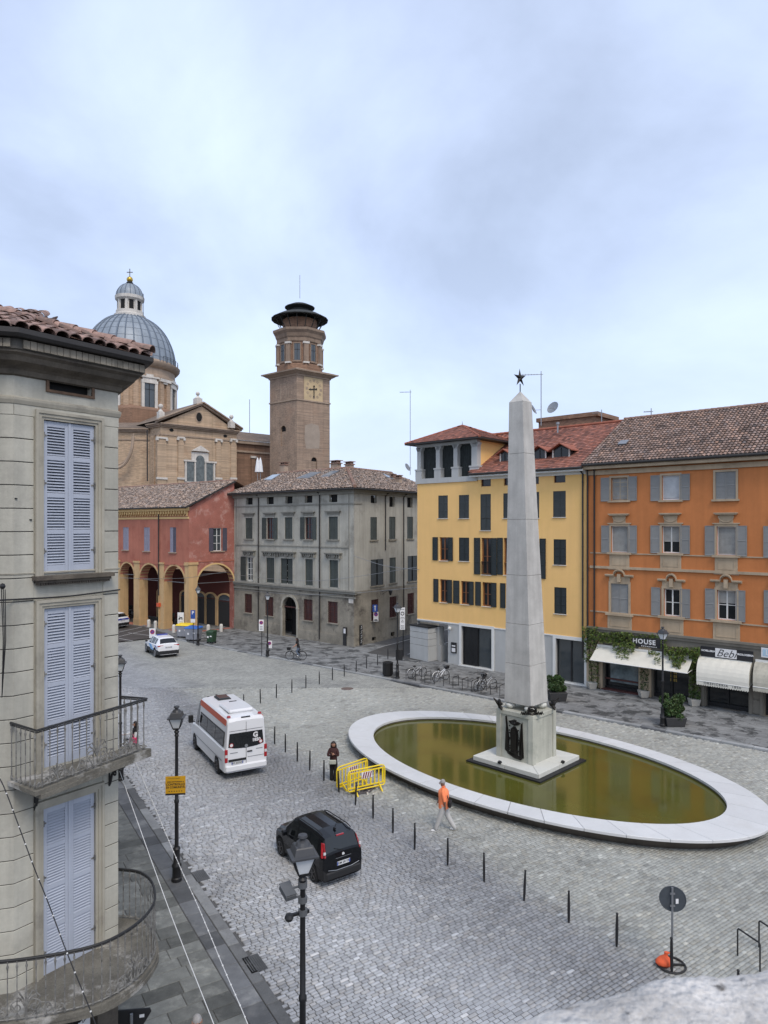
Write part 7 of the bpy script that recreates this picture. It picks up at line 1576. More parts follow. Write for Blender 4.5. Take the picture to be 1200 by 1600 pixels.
for i,(p,q,sag)in enumerate((((186,903,60),(370,889,75),.5),((366,898,73.5),(652,886,57.5),.9),((366,921,73),(652,918,58),.6),((552,868,62.3),(655,890,57),.3))):
 a,b=A(*p),A(*q); m_=(a+b)/2-Vector((0,0,sag)); cable(['cable strung across the red arcade arches','upper cable crossing the grey house front','lower cable crossing the grey house front','cable across the side street to the yellow house'][i],[a,m_,b],.018,'steel')
# stone ledge under the camera
mb=MB(); n1_,n2_=70,16; V_=[]; fe=lambda t:(1.0 if 0 else(-.35+1.6*t,(.90+.38*t)+.012*math.sin(t*31)+.018*math.sin(t*13+1)))
for i in range(n1_+1):
 t=i/n1_; x,y=fe(t)
 for j in range(n2_+1):
  s=j/n2_; yy=y*(1-s)+.42*s; h=10.30+.012*mnoise.noise(Vector((x*9,yy*9,1)))+.006*mnoise.noise(Vector((x*40,yy*40,5)))-(.03 if j==0 else .006 if j==1 else 0); V_.append((x+.01*mnoise.noise(Vector((x*22,yy*22,3))),yy+(.02*mnoise.noise(Vector((x*7,0,9)))if j<2 else 0),h))
F_=[(i*(n2_+1)+j,(i+1)*(n2_+1)+j,(i+1)*(n2_+1)+j+1,i*(n2_+1)+j+1)for i in range(n1_)for j in range(n2_)]
mb.add(V_,F_); fr_=[V_[i*(n2_+1)]for i in range(n1_+1)]
for p,q in zip(fr_,fr_[1:]):mb.quad(p,q,(q[0],q[1]-.02,10.0),(p[0],p[1]-.02,10.0))
led=mb.build('window_ledge',M['parapet'],smooth=70,org=(.4,.8,10.3)); tag(led,'rough pale stone window ledge blurred in the lower right foreground','ledge')
# ================================================================ STREET OBJECTS
ORD=['first','second','third','fourth','fifth','sixth','seventh','eighth','ninth','tenth','eleventh','twelfth','thirteenth','fourteenth','fifteenth','sixteenth','seventeenth','eighteenth','nineteenth','twentieth']
def part(name,m,par,fn_,smooth=None,bevel=0):mb=MB(); fn_(mb); return mb.build(name,m,par,smooth=smooth,bevel=bevel)
# ---- lamp posts
def lamp_post():
 r=thing('street_lamp','x','street lamp')
 part('lamp_base',M['iron'],r,lambda b:b.lathe([(.16,0),(.16,.10),(.13,.13),(.13,.42),(.15,.45),(.15,.50),(.10,.56),(.10,.95),(.12,1.0),(.08,1.06)],seg=12),40)
 part('pole',M['iron'],r,lambda b:b.lathe([(.062,1.0),(.058,2.4),(.075,2.43),(.075,2.5),(.055,2.53),(.048,4.45),(.07,4.5),(.05,4.56),(.085,4.62),(.04,4.68),(.09,4.74)],seg=10),40)
 gl=part('lantern_glass',M['lantern_glass'],r,lambda b:b.lathe([(.13,4.74),(.275,5.08)],seg=4,a0=math.pi/4))
 def fr(b):
  for k in range(4):
   a_=math.pi/4+k*math.pi/2; c,s=math.cos(a_),math.sin(a_); b.beam((.135*c,.135*s,4.74),(.285*c,.285*s,5.08),.022)
  b.lathe([(.12,4.70),(.16,4.75),(.12,4.76)],seg=4,a0=math.pi/4)
 part('lantern_frame',M['iron'],r,fr)
 part('lantern_roof',M['lamp_roof'],r,lambda b:(b.lathe([(.35,5.06),(.35,5.09),(.27,5.11),(.22,5.22),(.20,5.24),(.15,5.25)],seg=4,a0=math.pi/4),b.lathe([(.14,5.24),(.11,5.30),(.05,5.33),(.05,5.35),(.09,5.38),(.08,5.42),(0,5.44)],seg=12)))
 return r
M['lamp_roof']=mat('lamp_roof',(.05,.052,.056),.45,.1,5)
L0=lamp_post(); lamps=[((276,1376,0),.1,'street lamp carrying the yellow sign on its post'),None,((188,1219,0),.3,'street lamp half hidden behind the corner of the near house'),((309.3,1007.5,.08),.4,'street lamp beside the blue-lidded bin at the red arcade'),((418,1025.3,.08),.2,'street lamp in front of the grey house doorway'),((621,1060,.08),.5,'street lamp with a small black box left of the bicycle racks'),((1035.5,1134.7,.08),.6,'street lamp before the HOUSE shop sign')]
for i,l in enumerate(lamps):
 if i==0:L0.location=G(*l[0]); L0.rotation_euler=(0,0,l[1]); L0['label']=l[2]; L0['group']='lantern lamp posts of the square'
 elif l:dup(L0,G(*l[0]),l[1],l[2])
nlp=dup(L0,(-1.47,12.5,0),.35,'nearest street lamp in the foreground with cameras clamped below its lantern')
def cams(b):
 b.cbox((-.27,.02,4.42),(.20,.30,.08),.25,.35); b.cbox((-.27,.02,4.48),(.21,.31,.012),.25,.35)
 for z in(4.52,4.25,4.02):b.lathe([(.085,-.05),(.085,.05)],(0,0,z),10)
 b.beam((0,0,4.5),(-.3,.05,4.45),.03); b.beam((0,0,4.3),(-.28,-.08,4.38),.03)
o=part('floodlight',M['steel_dark']if 'steel_dark' in M else mat('steel_dark',(.10,.105,.11),.5,.1,5),nlp,cams)
def cam2(b):b.lathe([(.0,-.07),(.06,-.055),(.085,0),(.06,.055),(0,.07)],(-.26,-.05,4.0),10); b.beam((0,0,4.02),(-.3,-.05,4.02),.05); b.beam((0,0,4.0),(.12,.05,4.0),.06)
p2=part('camera',M['iron'],nlp,cam2)
for q in(o,p2):q.matrix_parent_inverse=Matrix.Identity(4); q.location=(0,0,0)
lg=[o_ for o_ in bpy.data.objects if o_.name=='street_lamp'][0]
# ---- yellow sign on the lamp post
def panel(lab,x,z0,z1,w_,Y_,m,cat='sign',name='sign',dy=-.09,yaw=0,th=.02,z=0):
 "upright flat panel centred at photo column x"
 X=(x-600)*Y_/FPX; s_=thing(name,lab,cat,(X,Y_+dy,z0)); c,s=math.cos(yaw),math.sin(yaw); f=F((X-c*w_/2,Y_+dy-s*w_/2),(X+c*w_/2,Y_+dy+s*w_/2))
 mb=MB(); f.box(mb,0,w_,-th,0,z0,z1); mb.build('panel',m,s_); return s_,f
s_,f=panel('square yellow sign with black print on the lamp post',275.5,2.69,3.27,.60,21.44,M['amber_sign'],yaw=.12)
tx=lambda t,sz,u,z,m=M['ink'],s=s_,f=f,o_=.002,**k:text(t,sz,m,lambda x,y,d:f.P(u+x,o_+d,z+y),parent=s,ext=.001,**k)
tx('CONTROLLO',.092,.30,3.02,offset=.003); tx('DI COMUNITÀ',.085,.30,2.93,offset=.003); tx('AREA SOTTOPOSTA A',.05,.30,3.10,offset=.002); tx('COMUNE DI REGGIO',.038,.26,3.205)
mb=MB();[f.box(mb,.10+.075*k,.13+.075*k,0,.004,2.80,2.825)for k in range(6)]; f.box(mb,0,.6,.0,.003,2.69,2.745); o=mb.build('symbols',M['ink'],s_); o['kind']='stuff'
# ---- other sign posts
def post(s_,X,Y_,z0,z1,m='iron',r=.03):mb=MB(); mb.tube([(X,Y_,z0),(X,Y_,z1)],r,8); mb.build('post',M[m],s_)
def nopark(s_,f,u,z,r):
 mb=MB(); mb.extr([f.P(u+r*math.cos(t),.003,z+r*math.sin(t))for t in np.linspace(0,6.283,17)[:-1]],(0,-.004,0)); mb.build('disc',M['blue_sign'],s_)
 mb=MB(); mb.tube([f.P(u+r*.9*math.cos(t),.012,z+r*.9*math.sin(t))for t in np.linspace(0,6.283,17)[:-1]],r*.14,4,closed=True); mb.beam(f.P(u-r*.6,.012,z+r*.6),f.P(u+r*.6,.012,z-r*.6),r*.2); mb.build('red_ring',M['red_sign'],s_)
def lines(s_,f,u0,u1,zs,h=.035,m='ink'):mb=MB();[f.box(mb,u0,u1,0,.006,z,z+h)for z in zs]; o=mb.build('print',M[m],s_); o['kind']='stuff'
Y_=G(409,1025,.08).y; s_,f=panel('tall white no-parking panel on a thin post left of the grey doorway',408.5,2.2,3.15,.40,Y_,M['white_flat'],'road sign','road_sign'); post(s_,(409-600)*Y_/FPX,Y_,.08,3.2); nopark(s_,f,.2,2.9,.15); lines(s_,f,.08,.32,(2.3,2.42,2.54))
Y_=G(421,1016,.08).y-.4; s_,f=panel('low white notice standing at the foot of the grey house lamp',421.5,.35,1.0,.42,Y_,M['white_flat'],'road sign','road_sign'); post(s_,(421.5-600)*Y_/FPX,Y_,.08,.5); nopark(s_,f,.21,.78,.14)
Y_=G(302,1005.6,.08).y; s_,f=panel('small blue parking sign on a post among the rubbish bins',301.8,2.4,3.2,.42,Y_,M['blue_sign'],'road sign','road_sign'); post(s_,(302-600)*Y_/FPX,Y_,.08,3.2); tx('P',.42,.21,2.95,M['white_flat'],s_,f,.004,offset=.012)
lines(s_,f,.0,.42,(2.05,),.32,'white_flat')
Y_=68.5; s_,f=panel('white scooter parking panel before the corner pier of the arcade',282.7,1.35,2.45,.62,Y_,M['white_flat'],'road sign','road_sign'); post(s_,(282.7-600)*Y_/FPX,Y_,.08,2.4); lines(s_,f,.08,.54,(1.5,)); mb=MB()
for u in(.17,.45):mb.tube([f.P(u+.09*math.cos(t),.01,1.8+.09*math.sin(t))for t in np.linspace(0,6.283,11)[:-1]],.018,4,closed=True)
mb.beam(f.P(.17,.01,1.82),f.P(.3,.01,1.95),.06); mb.beam(f.P(.3,.01,1.95),f.P(.45,.01,1.95),.09); mb.beam(f.P(.15,.01,2.15),f.P(.2,.01,1.85),.03); mb.build('scooter_symbol',M['ink'],s_)
Y_=62.5; s_,f=panel('white no-parking board behind the white patrol car roof',238.6,.9,1.75,.56,Y_,M['white_flat'],'road sign','road_sign'); post(s_,(238.6-600)*Y_/FPX,Y_,.0,1.2); nopark(s_,f,.28,1.45,.2)
Y_=G(630,1026,.08).y; s_,f=panel('pair of white traffic-zone panels on a black post by the corner pier',628.8,2.35,4.2,.42,Y_,M['white_flat'],'road sign','road_sign'); post(s_,(630-600)*Y_/FPX,Y_,.08,4.0,r=.045)
mb=MB(); mb.tube([f.P(.21+.13*math.cos(t),.01,3.7+.13*math.sin(t))for t in np.linspace(0,6.283,15)[:-1]],.028,4,closed=True); mb.tube([f.P(.21+.11*math.cos(t),.01,3.05+.12*math.sin(t))for t in(math.pi/2,math.pi*7/6,math.pi*11/6)],.018,4,closed=True); mb.build('zone_symbols',M['ink'],s_); lines(s_,f,.06,.36,(2.45,2.55,2.66,3.35,4.03)); lines(s_,f,.0,.42,(3.25,),.02)
Y_=49.9; X_=(621.5-600)*Y_/FPX; c_=thing('control_box','small black box fixed to the lamp post beside the litter bin','box',(X_+.12,Y_,.9)); part('box',M['iron'],c_,lambda b:b.cbox((X_+.1,Y_-.1,1.75),(.5,.35,.75)),bevel=.02)
# round sign seen from behind, its base weighted by an orange sandbag
b0=G(1048.5,1509); rs=thing('round_sign','round traffic sign seen from its dark back on a portable post','road sign',b0)
part('disc',M['sign_back'],rs,lambda b:(b.extr([(b0.x+.02+.31*math.cos(t)*.96,b0.y-.05-.08*math.cos(t),1.70+.31*math.sin(t))for t in np.linspace(0,6.283,33)[:-1]],(.004,.02,0)),b.tube([(b0.x+.02+.31*math.cos(t)*.96,b0.y-.05-.08*math.cos(t),1.70+.31*math.sin(t))for t in np.linspace(0,6.283,33)[:-1]],.014,5,closed=True)))
part('label',M['white_flat'],rs,lambda b:b.cbox((b0.x+.13,b0.y-.085,1.66),(.10,.004,.12),.08)); part('post',M['steel'],rs,lambda b:(b.tube([(b0.x,b0.y-.06,.03),(b0.x,b0.y-.08,2.0)],.028,8),b.cbox((b0.x,b0.y-.09,1.85),(.12,.03,.04)),b.cbox((b0.x,b0.y-.09,1.55),(.12,.03,.04))))
part('foot_ring',M['iron_black'],rs,lambda b:(b.tube([(b0.x+.34*math.cos(t),b0.y+.34*math.sin(t),.03)for t in np.linspace(0,6.283,25)[:-1]],.025,6,closed=True),b.beam((b0.x-.34,b0.y,.03),(b0.x+.34,b0.y,.03),.04)),50)
def bag(b):b.lathe([(0,0),(.15,.02),(.185,.07),(.165,.14),(.10,.20),(.05,.24),(.035,.27),(.06,.32),(0,.33)],(b0.x-.18,b0.y-.02,.03),12,sx=1.15,sy=.9)
o=part('sandbag',M['sandbag'],None,bag,50)
for v in o.data.vertices:v.co+=Vector((.02*mnoise.noise(v.co*9),.02*mnoise.noise(v.co*9+Vector((5,5,5))),.015*mnoise.noise(v.co*14)))
for v in o.data.vertices:v.co.x+=max(0,v.co.z-.2)*.5
tag(o,'orange sandbag slumped on the foot of the round sign','sandbag')
# triangular sign back and a hanging banner below the lowest balcony
g=A(206,1600,13.3); ts_=thing('triangle_sign','dark back of a triangular sign beside the near corner at the bottom edge','road sign',(g.x,13.3,0)); zt=A(206,1578,13.3).z
mb=MB(); mb.extr([(g.x-.42,13.22,zt+.03),(g.x+.30,13.42,zt-.05),(g.x+.33,13.42,zt-.12),(g.x-.02,13.32,zt-.68),(g.x-.08,13.30,zt-.68),(g.x-.45,13.22,zt-.04)],(0,.025,0)); mb.build('panel',M['iron'],ts_); post(ts_,g.x+.0,13.28,0,zt-.06,'steel',.03)
part('sticker',M['white_flat'],ts_,lambda b:b.cbox((g.x+.17,13.365,zt-.16),(.09,.004,.06),.28))
q0,q1=A(140,1577,11.6),A(118,1640,11.6); bn=thing('banner','narrow white banner with dark writing under the lowest balcony','banner',q1); mb=MB(); mb.extr([A(140,1578,11.6),A(140,1680,11.6),A(100,1680,11.6),A(112,1612,11.6)],(0,.02,0)); mb.build('cloth',M['white_flat'],bn)
mb=MB()
for k in range(3):p=A(128-k*4,1588+10*k,11.57); mb.tube([p,p+Vector((.04,0,.05)),p+Vector((.06,0,.0)),p+Vector((.10,0,.06))],.007,4)
mb.build('writing',M['ink'],bn)
# ---- slim bollards
B0_=thing('bollard','x','bollard'); part('bollard_shaft',M['iron'],B0_,lambda b:b.lathe([(.026,0),(.036,.12),(.040,.45),(.030,.78),(.024,.84)],seg=10),50); part('bollard_knob',M['iron'],B0_,lambda b:b.lathe([(.024,.84),(.034,.855),(.034,.875),(.022,.89),(0,.90)],seg=10),50)
rowA=[(1049.7,1521),(963.5,1479),(888.7,1441.5),(818.8,1407.5),(756.5,1377.3),(699.5,1352),(648,1327),(614,1301.6),(583,1278.6),(555.4,1257.6),(529.6,1238),(506,1220),(484,1203.6),(464.6,1189.6),(446,1175.4),(429,1162.6),(412.5,1149)]
rowB=[(381,1108),(407,1099),(432,1090.8),(456,1082.5),(478,1075.5),(499,1069),(519.5,1062.5),(538,1057),(556.5,1051),(573,1044.5),(590,1039.5),(606,1030)]
pos=[(p,'slim black bollard in front of the round sign post' if i==0 else '%s slim black bollard from the round sign, in the long row past the fountain'%ORD[i])for i,p in enumerate(rowA)]+[(p,'%s slim black bollard from the white van, in the row to the corner pier'%ORD[i])for i,p in enumerate(rowB)]+[((1153.5,1576),'slim black bollard cut off by the window ledge below the steel hoops')]
for i,(p,lab)in enumerate(pos):
 r=B0_ if i==0 else dup(B0_,(0,0,0)); put(r,G(*p,.08 if p in rowB[-3:]else 0),rnd.random()); r['label']=lab; r['group']='slim black bollards edging the roadway'; r.rotation_euler[0]=rnd.gauss(0,.012); r.rotation_euler[1]=.07 if i==3 else rnd.gauss(0,.015)
# stone bollards by the arcade
S0=thing('stone_bollard','x','bollard'); part('stone_body',M['stone_pale'],S0,lambda b:b.lathe([(.18,0),(.19,.6),(.17,.72),(.10,.80),(0,.82)],seg=14),50)
for i,(p,lab)in enumerate((((232.5,979.6),'round-topped stone bollard nearest the police car'),((243,981.7),'round-topped stone bollard left of the red-boxed downpipe'),((271.7,988),'round-topped stone bollard left of the yellow-lidded bin'),((325.4,988),'round-topped stone bollard behind the green bin'),((345.6,986.9),'round-topped stone bollard nearest the grey house'))):
 r=S0 if i==0 else dup(S0,(0,0,0)); put(r,G(*p,.08)); r['label']=lab; r['group']='stone bollards before the arcade'
# ---- rubbish bins
def bin_(lab,p,rz,w_,d_,h,mb_,ml,wheels=True):
 r=thing('rubbish_bin',lab,'bin'); part('bin_body',mb_,r,lambda b:b.hexa([(-w_*.42,-d_*.40,.14),(w_*.42,-d_*.40,.14),(w_*.42,d_*.40,.14),(-w_*.42,d_*.40,.14),(-w_/2,-d_/2,h),(w_/2,-d_/2,h),(w_/2,d_/2,h),(-w_/2,d_/2,h)]),bevel=.03)
 part('bin_lid',ml,r,lambda b:b.hexa([(-w_*.54,-d_*.55,h+.0),(w_*.54,-d_*.55,h),(w_*.54,d_*.55,h+.04),(-w_*.54,d_*.55,h+.04),(-w_*.5,-d_*.35,h+.12),(w_*.5,-d_*.35,h+.12),(w_*.5,d_*.45,h+.18),(-w_*.5,d_*.45,h+.18)]),bevel=.02)
 for sx in(-1,1):
  for sy in(-1,1):part('bin_wheel',M['tyre'],r,lambda b:b.tube([(sx*w_*.36,sy*d_*.3-.03,.09),(sx*w_*.36,sy*d_*.3+.03,.09)],.09,10))
 part('bin_label',M['white_flat'],r,lambda b:(b.cbox((-w_*.22,-d_*.462,h*.62),(.18,.01,.26),0,-.1),b.cbox((w_*.2,-d_*.462,h*.7),(.2,.01,.2),0,-.1))); put(r,p,rz); return r
bin_('grey wheeled bin with a yellow lid by the arcade corner',G(289,996,.08),-.25,1.45,1.0,1.2,M['bin_grey'],M['bin_yellow']); bin_('grey wheeled bin with a blue lid beside the arcade lamp',G(302.5,1001,.08),-.25,1.4,1.0,1.2,M['bin_grey'],M['bin_blue']); bin_('dark green wheeled bin standing alone on the pavement',G(330.5,1005,.08),-.4,.75,.7,1.05,M['bin_green'],M['bin_green'])
p=G(606,1056,.08); lb=thing('litter_bin','black slatted litter bin between the bollards and the lamp','litter bin',p)
part('liner',M['dark'],lb,lambda b:b.lathe([(.33,.12),(.33,.95)],p,20)); part('bin_rim',M['iron'],lb,lambda b:(b.lathe([(.36,.93),(.39,.95),(.39,1.0),(.3,1.02),(.3,.93)],p,20),b.lathe([(.30,0),(.30,.12)],p,20)))
for k in range(20):a_=k*math.pi/10; part('slat',M['iron'],lb,lambda b:b.cbox((p.x+.37*math.cos(a_),p.y+.37*math.sin(a_),p.z+.52),(.02,.085,.82),a_))
# ---- cycle hoops
H0=thing('cycle_hoop','x','bicycle rack'); part('hoop',M['iron'],H0,lambda b:b.tube([(0,0,0),(0,0,.66),(.03,.0,.70),(.77,0,.70),(.80,0,.66),(.80,0,0)],.022,6),50)
ha=math.atan2(.65,.47)
pn_=[(634.5+i*14.65,1061.3+i*2.70)for i in range(11)]
for i,p in enumerate(pn_):
 r=H0 if i==0 else dup(H0,(0,0,0)); put(r,G(*p,.08),ha+rnd.gauss(0,.03)); r['label']='%s black cycle hoop counting from the lamp post before the yellow house'%ORD[i]; r['group']='black cycle hoops before the yellow house'
for p,q,lab in(((1152.5,1493),(1187.5,1518),'black steel hoop in the lower right corner, left of the two'),((1186,1480),(1222,1505),'black steel hoop cut off by the right edge, right of the two')):
 a,b=G(*p),G(*q); r=dup(H0,a,math.atan2(b.y-a.y,b.x-a.x),lab); r['group']='black steel hoops at lower right'; r.scale=((b-a).length/.8,1,1)
a=G(1186,1524,.5); tr=thing('planter_trough','dark metal trough with brown soil half hidden by the window ledge','planter',(a.x+.3,a.y-.5,0)); cx,cy=a.x+.32,a.y-.35
part('trough',M['iron'],tr,lambda b:[b.cbox((cx+dx,cy+dy,.25),(sx,sy,.5),.35)for dx,dy,sx,sy in((-.02-.14,.44,1.0,.03),(.16,-.42,1.0,.03),(-.5,-.16,.03,.95),(.5,.18,.03,.95))]); part('soil',M['wood_red'],tr,lambda b:b.cbox((cx,cy,.22),(.95,.85,.4),.35))
# ---- bicycles
def bicycle(lab,loc,rz,m,rw=.34,basket=True,kid=1):
 r=thing('bicycle',lab,'bicycle')
 for x in(-.52,.52):
  def wf(b):b.tube([(x+rw*math.cos(t),0,rw+rw*math.sin(t))for t in np.linspace(0,6.283,25)[:-1]],.020,5,closed=True)
  w_=part('wheel',M['tyre'],r,wf); part('spokes',M['steel'],w_,lambda b:([b.beam((x,0,rw),(x+rw*math.cos(t),0,rw+rw*math.sin(t)),.006)for t in np.linspace(0,6.283,13)[:-1]],b.tube([(x,-.05,rw),(x,.05,rw)],.025,6)))
  part('mudguard',m,r,lambda b:b.tube([(x+(rw+.035)*math.cos(t),0,rw+(rw+.035)*math.sin(t))for t in np.linspace(.4,2.9,9)],.018,4))
 part('frame',m,r,lambda b:[b.tube([p,q],.019,6)for p,q in(((-.52,0,rw),(-.12,0,.29)),((-.12,0,.29),(-.24,0,.80)),((-.12,0,.29),(.38,0,.72)),((-.2,0,.55),(.37,0,.80)),((-.52,0,rw),(-.22,0,.70)),((.52,0,rw),(.36,0,.85)))])
 part('handlebar',M['steel'],r,lambda b:(b.tube([(.36,0,.85),(.33,0,1.02)],.015,6),b.tube([(.16,.27,1.03),(.33,.2,1.05),(.35,0,1.02),(.33,-.2,1.05),(.16,-.27,1.03)],.014,6)))
 part('saddle',M['iron'],r,lambda b:b.lathe([(0,.80),(.07,.82),(.09,.87),(.05,.91),(0,.92)],(-.26,0,0),8,sx=1.6),50); part('pedals',M['iron'],r,lambda b:(b.tube([(-.12,-.08,.29),(.02,-.1,.22)],.014,5),b.tube([(-.12,.08,.29),(-.26,.1,.36)],.014,5),b.cbox((.02,-.15,.21),(.09,.08,.02)),b.cbox((-.26,.15,.37),(.09,.08,.02)),b.lathe([(.09,-.01),(.09,.01)],(-.12,0,.29),10)))
 if basket:
  def bk(b):
   for z,s in((.80,.13),(.90,.145),(1.0,.16)):b.tube([(.58+s*a_,s*c,z)for a_,c in((-1,-1),(1,-1),(1,1),(-1,1))],.010,4,closed=True)
   b.hexa([(.45,-.13,.80),(.71,-.13,.80),(.71,.13,.80),(.45,.13,.80),(.43,-.15,1.0),(.74,-.15,1.0),(.74,.15,1.0),(.43,.15,1.0)])
  part('basket',M['iron'],r,bk)
 put(r,loc,rz); return r
M['bike_pale']=mat('bike_pale',(.42,.43,.44),.4,.05,4,metal=.3,obj=True)
bp_=G(652,1059,.08); bicycle('pale bicycle leaning at the hoops nearest the lamp post',bp_,.62,M['bike_pale'],.35,False); bicycle('white city bicycle with a black front basket among the hoops',G(689,1064,.08),ha-.2,M['white_paint']); bicycle('black bicycle in the right-hand pair at the hoops',G(750,1078,.08),ha,M['iron'],.34); bicycle('grey bicycle in the right-hand pair at the hoops, nearer the obelisk',G(761,1078,.08),.55,M['bike_pale'],.34,False)
# ---- yellow barriers round the lifted paving
def barrier(lab,a,b):
 L_=(b-a).length; r=thing('barrier',lab,'barrier'); W_=L_/2; rr=.03; ol=[(-W_,.22),(-W_,.86),(-W_+.05,.96),(-W_+.16,1.0),(W_-.16,1.0),(W_-.05,.96),(W_,.86),(W_,.22),(W_-.06,.16),(-W_+.06,.16)]
 part('barrier_frame',M['barrier'],r,lambda m:(m.tube([(x,0,z)for x,z in ol],rr,6,closed=True),m.beam((-W_+.02,0,.28),(W_-.02,0,.28),.045),m.beam((-W_+.02,0,.88),(W_-.02,0,.88),.045)),50)
 for k in range(9):x=-W_+.10+(L_-.2)*k/8; part('bar',M['barrier'],r,lambda m:m.cbox((x,0,.58),(.045 if k not in(0,3,5,8)else .07,.03,.60)))
 for s in(-1,1):part('foot',M['barrier'],r,lambda m:(m.extr([(s*(W_-.3),-.30,0),(s*(W_-.3),-.22,0),(s*(W_-.3),0,.14),(s*(W_-.3),.22,0),(s*(W_-.3),.30,0),(s*(W_-.3),.05,.24),(s*(W_-.3),-.05,.24)],(.05,0,0))))
 pl_=part('reflector_panel',M['white_flat'],r,lambda m:m.cbox((0,-.025,.72),(.50,.02,.26)))
 part('red_stripes',M['red_dark'],pl_,lambda m:[m.hexa([(x0,-.042,.60),(x0+.055,-.042,.60),(x0+.055,-.036,.60),(x0,-.036,.60),(x0+.07,-.042,.84),(x0+.125,-.042,.84),(x0+.125,-.036,.84),(x0+.07,-.036,.84)])for x0 in(-.22,-.11,0,.11)])
 c=(a+b)/2; put(r,c,math.atan2(b.y-a.y,b.x-a.x)); return r
M['red_dark']=mat('red_dark',(.22,.02,.03),.5,.05,4)
barrier('yellow plastic barrier with a red-striped panel, the nearer of the two',Vector((-1.47,28.15,0)),Vector((.03,29.05,0))); barrier('yellow plastic barrier standing behind the striped one, close to the woman',Vector((-1.95,28.6,0)),Vector((-.72,29.85,0)))
hp=[G(*q,.015)for q in((548,1239),(560,1228),(583,1226),(585,1231),(577,1238),(562,1241))]; mb=MB(); mb.poly(hp); mb.tube([p+Vector((0,0,.02))for p in hp],.03,5,closed=True); 
for k in range(0,6,2):mb.tube([hp[k],(hp[k]+hp[(k+3)%6])/2+Vector((0,0,.09)),hp[(k+3)%6]],.02,5)
o=mb.build('tarpaulin',M['tarp'],org=hp[0]); tag(o,'dark sheet covering a hole between the yellow barriers','sheet')
mb=MB()
for k in range(14):p=hp[rnd.randrange(6)]+Vector((rnd.gauss(0,.25),rnd.gauss(0,.2),.02)); mb.cbox(p,(.06,.05,.04),rnd.random()*3)
o=mb.build('rubble',M['stone_pale'],org=hp[0]); o['kind']='stuff'; tag(o,'loose paving rubble round the covered hole','rubble')
# ---- plants
def leaves(name,par,pts,size,m,seed=0):
 R=np.random.default_rng(seed); pts=np.asarray(pts,float); n=len(pts)
 a_=R.normal(0,1,(n,3)); a_ /= np.linalg.norm(a_,axis=1)[:,None]; b_=R.normal(0,1,(n,3)); b_-=a_*(a_*b_).sum(1)[:,None]; b_ /= np.linalg.norm(b_,axis=1)[:,None]
 s=(size*R.uniform(.6,1.3,n))[:,None]; v=np.stack([pts-a_*s,pts+b_*s*.55,pts+a_*s,pts-b_*s*.55],1).reshape(-1,3)
 me=bpy.data.meshes.new(name); me.vertices.add(4*n); me.vertices.foreach_set('co',v.ravel()); me.loops.add(4*n); me.loops.foreach_set('vertex_index',np.arange(4*n,dtype=np.int32)); me.polygons.add(n); me.polygons.foreach_set('loop_start',np.arange(n,dtype=np.int32)*4); me.update(calc_edges=True)
 c=R.uniform(.55,1.7,n); colour_faces(me,np.c_[c*R.uniform(.8,1.5,n),c,c*.9]); me.materials.append(m); o=link(name,me,par); o['kind']='stuff'; return o
def shrub(lab,p,r,h,zb,w_,seed):
 t=thing('potted_shrub',lab,'plant',p); part('planter_box',M['planter'],t,lambda b:b.hexa([(p.x+sx*w_*k,p.y+sy*w_*k,p.z+z)for z,k in((0,.42),(zb,.5))for sx,sy in((-1,-.8),(1,-.8),(1,.8),(-1,.8))]),bevel=.02)
 R=np.random.default_rng(seed); pts=[]
 cl=[(R.normal(0,.55,3),R.uniform(.30,.46))for _ in range(30)]
 for c,q in cl:
  c=np.clip(c,-.75,.75); n=330; d=R.normal(0,1,(n,3)); d /= np.linalg.norm(d,axis=1)[:,None]; d*=q*R.uniform(.35,1.05,n)[:,None]** .6; pts.append((c+d)*np.array([r,r*.85,h/2]))
 P_=np.vstack(pts)+np.array([p.x,p.y,p.z+zb+h*.38]); leaves('foliage',t,P_[P_[:,2]>p.z+zb*.62],.06,M['leaf_dark'],seed)
 part('stems',M['stem'],t,lambda b:[b.tube([(p.x,p.y,p.z+zb-.05),(p.x+R.normal(0,r*.3),p.y+R.normal(0,r*.3),p.z+zb+h*R.uniform(.4,.7))],.02,4)for _ in range(9)])
M['planter']=mat('planter',(.035,.035,.036),.7,.15,4)
shrub('round green shrub in a dark box right behind the obelisk',G(870,1094,.08),.56,1.1,.55,1.15,1); shrub('round green shrub in a dark box beside the HOUSE shop lamp',G(1052,1133,.08),.60,1.25,.5,1.15,2)
def foil(lst,seed):
 R=np.random.default_rng(seed); out=[]
 for(x0,x1,y0,y1,n,o0,o1)in lst:
  k=0
  while k<n:
   x,y=R.uniform(x0,x1),R.uniform(y0,y1); o_=R.uniform(o0,o1)
   if math.sin(x*.16+y*.07)+math.sin(y*.19-x*.05)+R.normal(0,.7)<-.9:k+=1; continue
   u_,z=fo.uz(*v3(x,y),o_); out.append(tuple(fo.P(u_,o_,z))); k+=1
 return out
iv=thing('ivy','ivy climbing over the HOUSE shop front and spilling onto its awning','climbing plant',fo.P(2,.1,0))
leaves('foliage',iv,foil([(112,205,222,300,700,.05,.6),(120,200,300,430,600,.05,.45),(150,208,430,580,420,.05,.35),(205,402,255,318,1750,.05,.5),(290,420,315,372,750,.2,.7),(310,385,372,430,320,.5,1.0),(395,560,262,288,420,.05,.2),(572,605,300,350,240,.1,.45),(590,800,342,392,1500,.1,.6),(620,720,390,430,700,.4,.9),(640,690,425,470,320,.8,1.2),(535,570,375,465,200,.6,1.1),(738,806,385,560,1300,.05,.4),(735,805,560,650,450,.05,.35),(500,540,360,385,90,.2,.6)],5),.062,M['leaf'],7)
mb=MB()
